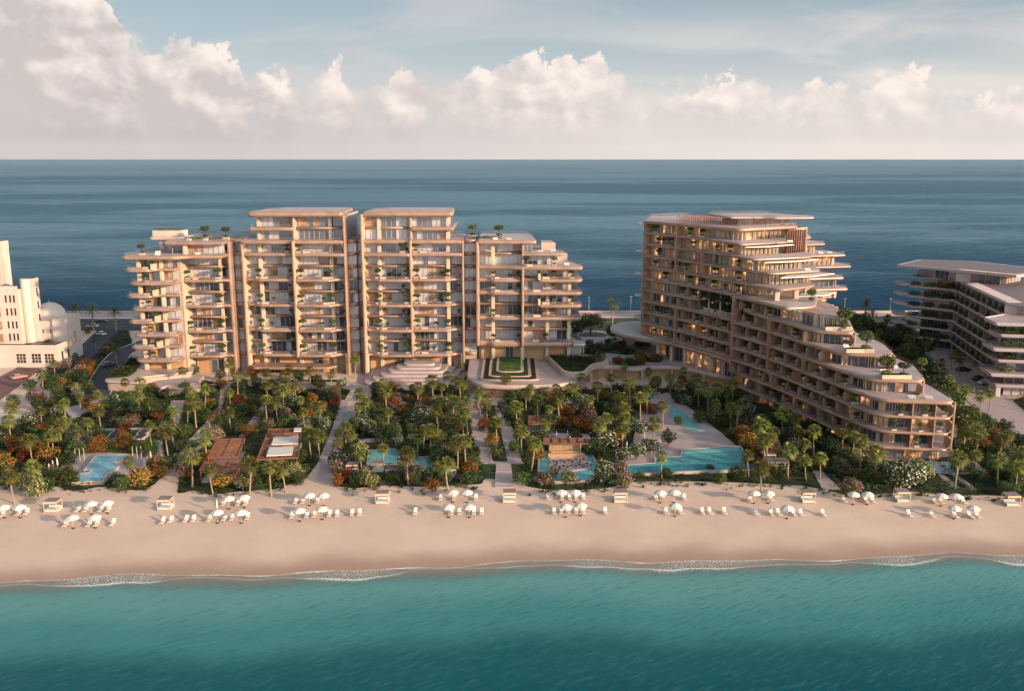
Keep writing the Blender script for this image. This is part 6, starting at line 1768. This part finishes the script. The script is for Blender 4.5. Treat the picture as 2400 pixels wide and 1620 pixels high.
def make_lounger():
    mb = MB()
    for x in (-0.30, 0.26): mb.box(x, x+0.05, -1.0, 0.85, 0.24, 0.30)
    for y in (-0.85, 0.55):
        for x in (-0.30, 0.26): mb.box(x, x+0.05, y, y+0.06, 0.0, 0.24)
    frame = setm(mb.mesh('frame'), M['lightwood'])
    mb = MB(); mb.prism(rpoly([(-0.33, -1.02), (0.33, -1.02), (0.33, 0.25), (-0.33, 0.25)], 0.08, 3), 0.30, 0.40); seat = setm(mb.mesh('seat_cushion'), M['whitefab'])
    mb = MB(); P = [(-0.33, 0.25, 0.32), (0.33, 0.25, 0.32), (0.33, 0.86, 0.96), (-0.33, 0.86, 0.96)]; Q = [(a, b-0.08, c+0.08) for a, b, c in P]
    mb.add(P+Q, [(0, 1, 2, 3), (7, 6, 5, 4), (0, 4, 5, 1), (1, 5, 6, 2), (2, 6, 7, 3), (3, 7, 4, 0)])
    mb.box(-0.26, 0.26, 0.62, 0.74, 0.98, 1.08)
    back = setm(mb.mesh('backrest'), M['whitefab'])
    return frame, seat, back
LG = make_lounger()
def make_daybed():
    w = 1.25
    mb = MB()
    for x in (-w, w-0.1):
        for y in (-1.1, 1.0): mb.box(x, x+0.1, y, y+0.1, 0, 2.15)
    mb.box(-w, w, -1.1, -1.0, 0.10, 0.28); mb.box(-w, w, -1.12, -1.02, 1.82, 2.15); mb.box(-w, w, 1.0, 1.1, 1.82, 2.15)
    for x in (-w-0.005, w-0.095): mb.box(x, x+0.1, -1.0, 1.0, 1.95, 2.15); mb.box(x, x+0.1, -1.0, 1.0, 0.1, 0.28)
    fr = setm(mb.mesh('frame'), M['lightwood'])
    mb = MB()
    mb.prism(rpoly([(-w+0.1, -1.0), (w-0.1, -1.0), (w-0.1, 1.0), (-w+0.1, 1.0)], 0.1, 3), 0.28, 0.55); mb.box(-w+0.15, w-0.15, 0.55, 0.85, 0.55, 0.85)
    ma = setm(mb.mesh('mattress'), M['whitefab'])
    mb = MB()
    for i in range(11): mb.box(-w+0.02, w-0.02, -1.05+i*0.2, -0.93+i*0.2, 2.16, 2.22)
    ro = setm(mb.mesh('roof_slats'), M['rooflilac'])
    return fr, ma, ro
DB = make_daybed()

def seaward(x, y): return 0.0
UM = [(8,1187.5),(45,1187),(212.5,1179),(250,1177),(169,1210),(221,1209),(535,1167),(571,1164.5),(508,1198),(564,1198),(724.5,1160),(757.5,1160),(701,1194),(754,1190),(1061,1152.5),(1094,1152.5),(1051,1185),(1099.5,1185),(1315,1152),(1348,1152),(1326,1184),(1361,1181),(1548,1153),(1581,1152),(1583,1182),(1768,1153.6),(1801.5,1154),(1846,1187),(2001,1156),(2034,1156),(2207.5,1159.6),(2241,1160),(2238,1187),(2282,1187)]
front = [u for u in UM if u[1] > 1176 and not (u[0] < 260 and u[1] < 1200)]; back = [u for u in UM if u not in front]
for row, L in (('front', sorted(front)), ('back', sorted(back))):
    for i, (px, py) in enumerate(L):
        p = at(px, py, 2.1); o = empty('beach_umbrella', (p.x, p.y, sz(p.x, p.y)), i*0.7, f"white scalloped beach umbrella, {ordn(i)} from the left in the {row} row", 'umbrella', 'white beach umbrellas')
        inst('pole', U[0], o); inst('canopy', U[1], o); inst('base', U[2], o)
LO = [(5,1204),(43,1200.5),(62,1199),(182,1193),(200,1193),(236,1192),(254,1192),(153,1226),(208,1225.5),(226,1224.6),(264,1223),(381,1218.5),(435,1215),(453,1214.5),(400,1216),(490,1213.6),(526,1212),(543.6,1211),(580,1209),(523,1178.6),(558,1178.6),(576,1177),(693,1174),(710,1174),(744,1173),(684,1206.6),(719,1205),(736.5,1204),(772,1203),(790,1203),(825,1201),(842.5,1200.5),(1033,1166),(1065,1166),(1115.5,1166),(973,1198),(1059,1198),(1077,1198),(1111,1198),(1129,1198),(1285,1163.6),(1318,1164),(1335,1164),(1351,1164),(1368,1164),(1299,1196),(1316,1195),(1333,1195),(1351,1195),(1368,1195),(1419.5,1196),(1538,1165),(1555,1165),(1604.5,1165),(1562,1196),(1596,1196),(1647,1196),(1664,1196),(1698.5,1196),(1772.5,1197.5),(1759,1169),(1807.5,1167),(1808,1199),(1825,1199),(1860.5,1200),(1878,1200),(1930,1200),(1979,1169),(2030,1170),(2046,1170),(2132,1201),(2185,1202),(2191,1172),(2207,1172),(2259,1172),(2239,1203),(2274,1204),(2292,1204)]
bk = sorted(l for l in LO if l[1] < 1180 or (l[0] < 260 and l[1] < 1205)); fr_ = sorted(l for l in LO if l not in bk)
for row, L in (('front', fr_), ('back', bk)):
    for i, (px, py) in enumerate(L):
        p = at(px, py, 0.4); o = empty('sun_lounger', (p.x, p.y, sz(p.x, p.y)), (px % 7-3)*0.02, f"white sun lounger with raised back, {ordn(i)} from the left in the {row} row", 'sun lounger', 'white sun loungers on the beach')
        inst('frame', LG[0], o); inst('seat_cushion', LG[1], o); inst('backrest', LG[2], o)
DBP = [(124,1183),(388,1178),(897,1164),(1194,1161),(1454,1161),(1893,1161),(2114,1159),(2370,1168)]
for i, (px, py) in enumerate(DBP):
    p = at(px, py, 1.1); o = empty('beach_daybed', (p.x, p.y, sz(p.x, p.y)), 0.0, f"timber canopied daybed on the beach, {ordn(i)} from the left", 'daybed', 'canopied beach daybeds')
    inst('frame', DB[0], o); inst('mattress', DB[1], o); inst('roof_slats', DB[2], o)
for i, (px, py) in enumerate([(826,1097),(886,1093),(918,1108),(983,1108),(1056,1108)]):
    p = at(px, py, 1.1); o = empty('garden_cabana', (p.x, p.y, 0.05), 0.0, f"small timber cabana in the centre garden, {ordn(i)} from the left", 'cabana', 'garden cabanas', scale=0.95)
    inst('frame', DB[0], o); inst('mattress', DB[1], o); inst('roof_slats', DB[2], o)
for i, (px, py) in enumerate([(1800,1075),(1830,1092),(1815,1085)][:2]):
    p = at(px, py, 1.1); o = empty('garden_cabana', (p.x, p.y, 0.05), 0.0, ['timber cabana among palms right of the main pool, upper one', 'timber cabana among palms right of the main pool, lower one'][i], 'cabana', 'poolside cabanas', scale=1.1)
    inst('frame', DB[0], o); inst('mattress', DB[1], o); inst('roof_slats', DB[2], o)

# closed umbrellas by the pools
mb = MB(); mb.tube([(0, 0, 0.9), (0, 0, 1.2), (0, 0, 2.1), (0, 0, 2.6)], [0.16, 0.22, 0.13, 0.03], 8); CU = setm(mb.mesh('folded_canopy'), M['whitefab'])
CUP = [(115,1098),(124,1090),(134,1084),(353,1068),(346,1080),(338,1090),(508,1180),(1285,1037),(1311,1037),(1336,1033),(1304,1020),(1330,1020),(1459,1030),(1469,1045),(1510,1028),(1546,1040)]
for i, (px, py) in enumerate(sorted(CUP)):
    p = at(px, py, 1.6); o = empty('folded_umbrella', (p.x, p.y, 0.1 if py < 1150 else sz(p.x, p.y)), 0, f"slim folded white umbrella, {ordn(i)} from the left of all folded ones", 'umbrella', 'folded pool umbrellas')
    inst('pole', U[0], o, s=(1, 1, 0.9)); inst('folded_canopy', CU, o)
# white poles by the lawn, lamp posts on the promenade
mb = MB(); mb.tube([(0, 0, 0), (0, 0, 2.8)], 0.06, 6); PO = setm(mb.mesh('pole'), M['white'])
for i, (px, py) in enumerate([(178,1082),(188,1082),(198,1081),(312,1076),(322,1076),(332,1075)]):
    p = at(px, py, 0); o = bpy.data.objects.new('white_pole', PO); COL.objects.link(o); o.location = (p.x, p.y, 0.1)
    tag(o, f"slim white pole edging the garden lawn, {ordn(i)} from the left", 'pole', 'white poles by the lawn')
mb = MB(); mb.tube([(0, 0, 0), (0, 0, 7.5)], [0.09, 0.05], 6); mb.box(-0.6, 0.6, -0.1, 0.1, 7.4, 7.5); LP = setm(mb.mesh('lamp_post'), M['white'])
for i, (px, py) in enumerate([(1332, 735), (1380, 738), (1478, 736), (1978, 742), (2085, 742)]):
    p = at(px, py, 0); o = bpy.data.objects.new('street_lamp', LP); COL.objects.link(o); o.location = (p.x, p.y, 0.1)
    tag(o, f"thin white street lamp beside the promenade road, {ordn(i)} from the left", 'street lamp', 'promenade street lamps')

# sun platforms on the lawn
for i, (px, py) in enumerate([(262, 1030), (330, 1028), (275, 1018), (338, 1017)]):
    p = at(px, py, 0); o = empty('lawn_daybed', (p.x, p.y, 0.15), 0.0, f"dark cushioned low platform on the lawn, {ordn(i)} of four", 'daybed', 'lawn platforms')
    mb = MB(); mb.box(-0.9, 0.9, -1.6, 1.6, 0.3, 0.5); mb.build('cushion', M['asphalt'], o)
    mb = MB(); mb.box(-1.3, -0.9, -1.6, 1.6, 0, 0.45); mb.box(0.9, 1.3, -1.6, 1.6, 0, 0.45); mb.box(-0.9, 0.9, -1.5, 1.5, 0, 0.3); mb.build('frame', M['stone'], o)

# ================================================================ PERGOLAS AND POOL BAR
def pergola(label, px, z, cells, solid=(), floor=True, nslat=26):
    P = [at(a, b, z) for a, b in px]   # four corners: far-left, far-right, near-right, near-left
    root = empty('pergola', (P[3].x, P[3].y, 0), label=label, cat='pergola'); o = Vector((P[3].x, P[3].y, 0))
    Q = [p-o for p in P]
    def uv(u, v): return Q[3].lerp(Q[2], u).lerp(Q[0].lerp(Q[1], u), v)
    def bar(a, b, w, z0, z1, mb):
        d = (b-a); L = d.length; d.normalize(); c = (a+b)/2; mb.obox((c.x, c.y), (d.x, d.y), L, w, z0, z1)
    mb = MB()
    for i in range(cells[0]+1): bar(uv(i/cells[0], 0), uv(i/cells[0], 1), 0.18, z-0.25, z+0.06, mb)
    for i in range(cells[1]+1): bar(uv(0, i/cells[1]), uv(1, i/cells[1]), 0.18, z-0.26, z+0.07, mb)
    mb.build('roof_frame', M['rust'], root)
    mb = MB()
    for i in range(nslat): bar(uv(0, (i+0.5)/nslat), uv(1, (i+0.5)/nslat), 0.17, z-0.1, z-0.02, mb)
    mb.build('roof_slats', M['rust'], root)
    for (u0, u1, v0, v1) in solid:
        mb = MB(); mb.prism(ccw([tuple(uv(*t)[:2]) for t in ((u0, v0), (u1, v0), (u1, v1), (u0, v1))]), z+0.08, z+0.3); mb.build('roof_panel', M['whitefab'], root)
    for u in (0.02, 0.5, 0.98):
        for v in (0.02, 0.98):
            p = uv(u, v); mb = MB(); mb.box(p.x-0.1, p.x+0.1, p.y-0.1, p.y+0.1, 0, z-0.2); mb.build('post', M['rust'], root)
    if floor:
        mb = MB(); mb.prism(ccw([tuple(uv(*t)[:2]) for t in ((0, 0), (1, 0), (1, 1), (0, 1))]), 0, 0.14); mb.build('floor', M['paving'], root)
        mb = MB(); a, b = uv(0.1, 0.9), uv(0.9, 0.9); bar(a, b, 0.3, 0.14, z-0.3, mb); mb.build('back_wall', M['wood'], root)
    NOPLANT.append(ccw([tuple(p[:2]) for p in P]))
    return root
pergola('rust coloured slatted pergola with nine bays, left of the pair', [(508, 1030), (574, 1027), (556, 1070), (486, 1072)], 3.2, (2, 3))
pergola('narrow rust slatted canopy just seaward of the left pergola', [(478, 1084), (568, 1080), (562, 1096), (468, 1100)], 3.0, (3, 1), nslat=10)
pergola('rust slatted pergola carrying two white roof panels, right of the pair', [(630, 1006), (707, 1005), (698, 1072), (602, 1077)], 3.4, (2, 3), ((0.25, 0.95, 0.42, 0.66), (0.22, 0.85, 0.06, 0.32), (0.78, 1.0, 0.86, 0.99)))
pergola('small dark slatted pergola hidden among the shrubs above the pool bar', [(1240, 975), (1300, 974), (1300, 992), (1238, 994)], 2.8, (3, 1), nslat=8)

def pool_bar():
    P = ppoly([(1290, 1067), (1371, 1063), (1390, 1098), (1310, 1110), (1284, 1106)], 0.5)
    mb = MB(); mb.prism(P, 0.1, 0.62); tag(mb.build('bar_terrace', M['paving']), 'square pale terrace set in the water around the pool bar', 'terrace')
    c = at(1326, 1072, 0); root = empty('pool_bar', (c.x, c.y, 0.62), label='lit timber pool bar with a dark slatted roof', cat='bar'); root.scale = (0.95, 0.95, 0.8)
    mb = MB(); mb.box(-3.6, 3.6, -0.5, 0.3, 0, 1.1); mb.build('counter', M['wood'], root)
    mb = MB(); mb.box(-4.2, 4.2, -2.2, -1.4, 0, 1.05); mb.build('counter', M['wood'], root)
    mb = MB()
    for x in (-3.5, -1.2, 1.2, 3.4): mb.box(x-0.06, x+0.06, -0.2, -0.08, 1.1, 3.0)
    for z in (1.6, 2.1, 2.6): mb.box(-3.6, 3.6, 1.1, 1.35, z, z+0.06)
    mb.build('shelf', M['cream'], root)
    mb = MB(); mb.box(-3.9, 3.9, 1.4, 1.6, 0, 3.0); mb.build('back_wall', M['wood'], root)
    mb = MB(); mb.box(-5.2, 5.2, -0.3, 0.0, 3.0, 3.3); mb.box(-5.2, 5.2, 4.0, 4.3, 3.0, 3.3)
    for i in range(6): mb.box(-5.2+i*2.04, -5.0+i*2.04, 0, 4.0, 3.02, 3.28)
    for i in range(14): mb.box(-5.0, 5.0, 0.15+i*0.28, 0.28+i*0.28, 3.05, 3.12)
    mb.build('roof', M['rust'], root)
    # dining sets on the terrace
    tb = MB(); tb.tube([(0, 0, 0), (0, 0, 0.72)], 0.05, 6); tb.tube([(0, 0, 0.72), (0, 0, 0.77)], 0.45, 12, smooth=False); tb = setm(tb.mesh('cafe_table'), M['dark'])
    seat = MB(); seat.box(-0.22, 0.22, -0.22, 0.22, 0.42, 0.47); seat = setm(seat.mesh('seat'), M['dark'])
    back = MB(); back.box(-0.22, 0.22, 0.19, 0.23, 0.47, 0.85); back = setm(back.mesh('backrest'), M['dark'])
    legs = MB()
    for x in (-0.2, 0.17):
        for y in (-0.2, 0.17): legs.box(x, x+0.03, y, y+0.03, 0, 0.42)
    legs = setm(legs.mesh('legs'), M['dark'])
    k = 0
    spots = [(1297, 1088), (1314, 1087), (1332, 1086), (1350, 1085), (1368, 1084), (1302, 1098), (1320, 1100), (1340, 1099), (1358, 1097), (1376, 1094)]
    for i, (px, py) in enumerate(spots):
        p = at(px, py, 0.62); t = bpy.data.objects.new('cafe_table', tb); COL.objects.link(t); t.location = (p.x, p.y, 0.62)
        row = 'back' if i < 5 else 'front'
        tag(t, f"dark round table on the bar terrace, {row} row, {ordn(i % 5)} from the left", 'table', 'bar terrace tables')
        for s in (-1, 1):
            c = empty('cafe_chair', (p.x+s*0.75, p.y-0.1*s, 0.62), -s*PI/2, f"dark chair {'right' if s > 0 else 'left'} of the {ordn(i % 5)} table in the bar's {row} row", 'chair', 'bar terrace chairs')
            inst('seat', seat, c); inst('backrest', back, c); inst('legs', legs, c)
pool_bar()

# ================================================================ CARS
def car(px, py, ang, paint, label, z=0.1, L=4.6):
    p = at(px, py, z); root = empty('parked_car', (p.x, p.y, z), ang, label, 'car')
    m = mat('car_paint', paint, 0.3, 0.03, 1.0, 0.6, coat=0.6)
    prof = [(-2.3, 0.35), (-2.3, 0.75), (-2.15, 0.95), (-1.3, 1.0), (1.0, 0.98), (2.1, 0.82), (2.3, 0.6), (2.3, 0.35)]
    def ext(prof, w0, w1, zs, mb):
        n = len(prof)
        mb.rings([[(x, s*w*(0.92 if abs(x) > 2 else 1), zz) for x, zz in prof] for s, w in ((-1, w0), (-0.5, w1), (0.5, w1), (1, w0))], smooth=False)
    mb = MB(); mb.rings([[(x*(0.97 if abs(y) > 0.8 else 1), y, z_) for x, z_ in prof] for y in (-0.9, -0.82, 0.82, 0.9)], smooth=False); mb.build('body', m, root)
    cab = [(-1.75, 0.97), (-1.25, 1.42), (0.25, 1.46), (1.05, 0.96)]
    mb = MB(); mb.rings([[(x, y*(0.86 if z_ > 1.2 else 1), z_) for x, z_ in cab] for y in (-0.8, 0.8)], smooth=False); mb.build('cabin_glass', M['glass'], root)
    mb = MB(); mb.prism(rpoly([(-1.2, -0.66), (0.25, -0.66), (0.25, 0.66), (-1.2, 0.66)], 0.15, 2), 1.44, 1.49); mb.build('roof', m, root)
    for x in (-1.4, 1.4):
        for y in (-0.88, 0.72):
            mb = MB(); rings = [[(x+0.34*math.cos(a*PI/8), yy, 0.34+0.34*math.sin(a*PI/8)) for a in range(16)] for yy in (y, y+0.18)]
            mb.rings(rings, smooth=False); mb.build('wheel', M['dark'], root)
    for y in (-0.6, 0.6):
        mb = MB(); mb.box(2.24, 2.31, y-0.2, y+0.2, 0.6, 0.74); mb.build('headlight', M['cream'], root)
    return root
car(236, 786, 2.6, (0.55, 0.52, 0.52), 'silver car turning off the rear road on the left')
car(240, 756, 0.0, (0.03, 0.03, 0.04), 'dark car driving along the rear road at left')
car(216, 768, 3.14, (0.5, 0.48, 0.5), 'pale car driving along the rear road behind the domed building')
car(254, 858, 1.0, (0.10, 0.11, 0.13), 'dark grey car on the curving drive beside the left wing')
car(44, 888, 0.9, (0.35, 0.18, 0.12), 'brownish car on the dark forecourt at far left')
car(2257, 870, 0.2, (0.02, 0.02, 0.025), 'black car parked under the white neighbour building')
car(2296, 892, 0.2, (0.02, 0.02, 0.03), 'black car parked behind the white one at right')
car(2310, 901, 0.2, (0.6, 0.58, 0.58), 'white car parked beside a black one at right')
# outdoor seating on the roof decks
mb = MB(); mb.prism(rpoly([(-1.1, -0.45), (1.1, -0.45), (1.1, 0.45), (-1.1, 0.45)], 0.2, 3), 0.05, 0.42); SB = setm(mb.mesh('seat'), M['whitefab'])
mb = MB(); mb.prism(rpoly([(-1.1, 0.25), (1.1, 0.25), (1.1, 0.5), (-1.1, 0.5)], 0.1, 3), 0.42, 0.8); SK = setm(mb.mesh('backrest'), M['whitefab'])
SOF = [(-96, 270.5, LV[9], 'left wing roof deck'), (-91, 270.5, LV[9], 'left wing roof deck'), (-106, 272, LV[8], 'left wing corner terrace'), (-103.5, 265.2, LV[8], 'left wing corner terrace'), (-92.5, 267.4, LV[8], 'left wing upper terrace'), (-5, 274, LV[9], 'right wing roof deck'), (-1, 273.6, LV[9], 'right wing roof deck'), (8.5, 275, LV[8], 'right wing upper terrace'), (12.5, 277, LV[8], 'right wing upper terrace'), (16.5, 274.5, LV[7], 'right wing lower terrace'),
       (84, 200, ZK[4], 'lowest hotel roof terrace'), (88, 204, ZK[4], 'lowest hotel roof terrace'), (86.5, 190.4, ZK[3], 'hotel prow terrace'), (90, 190.0, ZK[3], 'hotel prow terrace'), (79, 210.4, ZK[5], 'second hotel roof terrace'), (76, 220, ZK[6], 'third hotel roof terrace'), (76, 249, ZK[11], 'top hotel balcony'), (79.6, 244, ZK[9], 'upper hotel balcony'), (98, 288.6, ZK[9], 'seaward hotel terrace'), (101, 289, ZK[9], 'seaward hotel terrace')]
cnt = {}
for (x, y, z, nm) in SOF: cnt.setdefault(nm, []).append((x, y, z))
for nm, L in cnt.items():
    for i, (x, y, z) in enumerate(sorted(L)):
        o = empty('outdoor_sofa', (x, y, z), (x*1.7) % 0.6-0.3, 'white outdoor sofa on the '+nm+(f", {ordn(i)} from the left" if len(L) > 1 else ''), 'sofa', 'white terrace sofas')
        o.scale = (0.7, 0.8, 0.8); inst('seat', SB, o); inst('backrest', SK, o)
finish_labels()
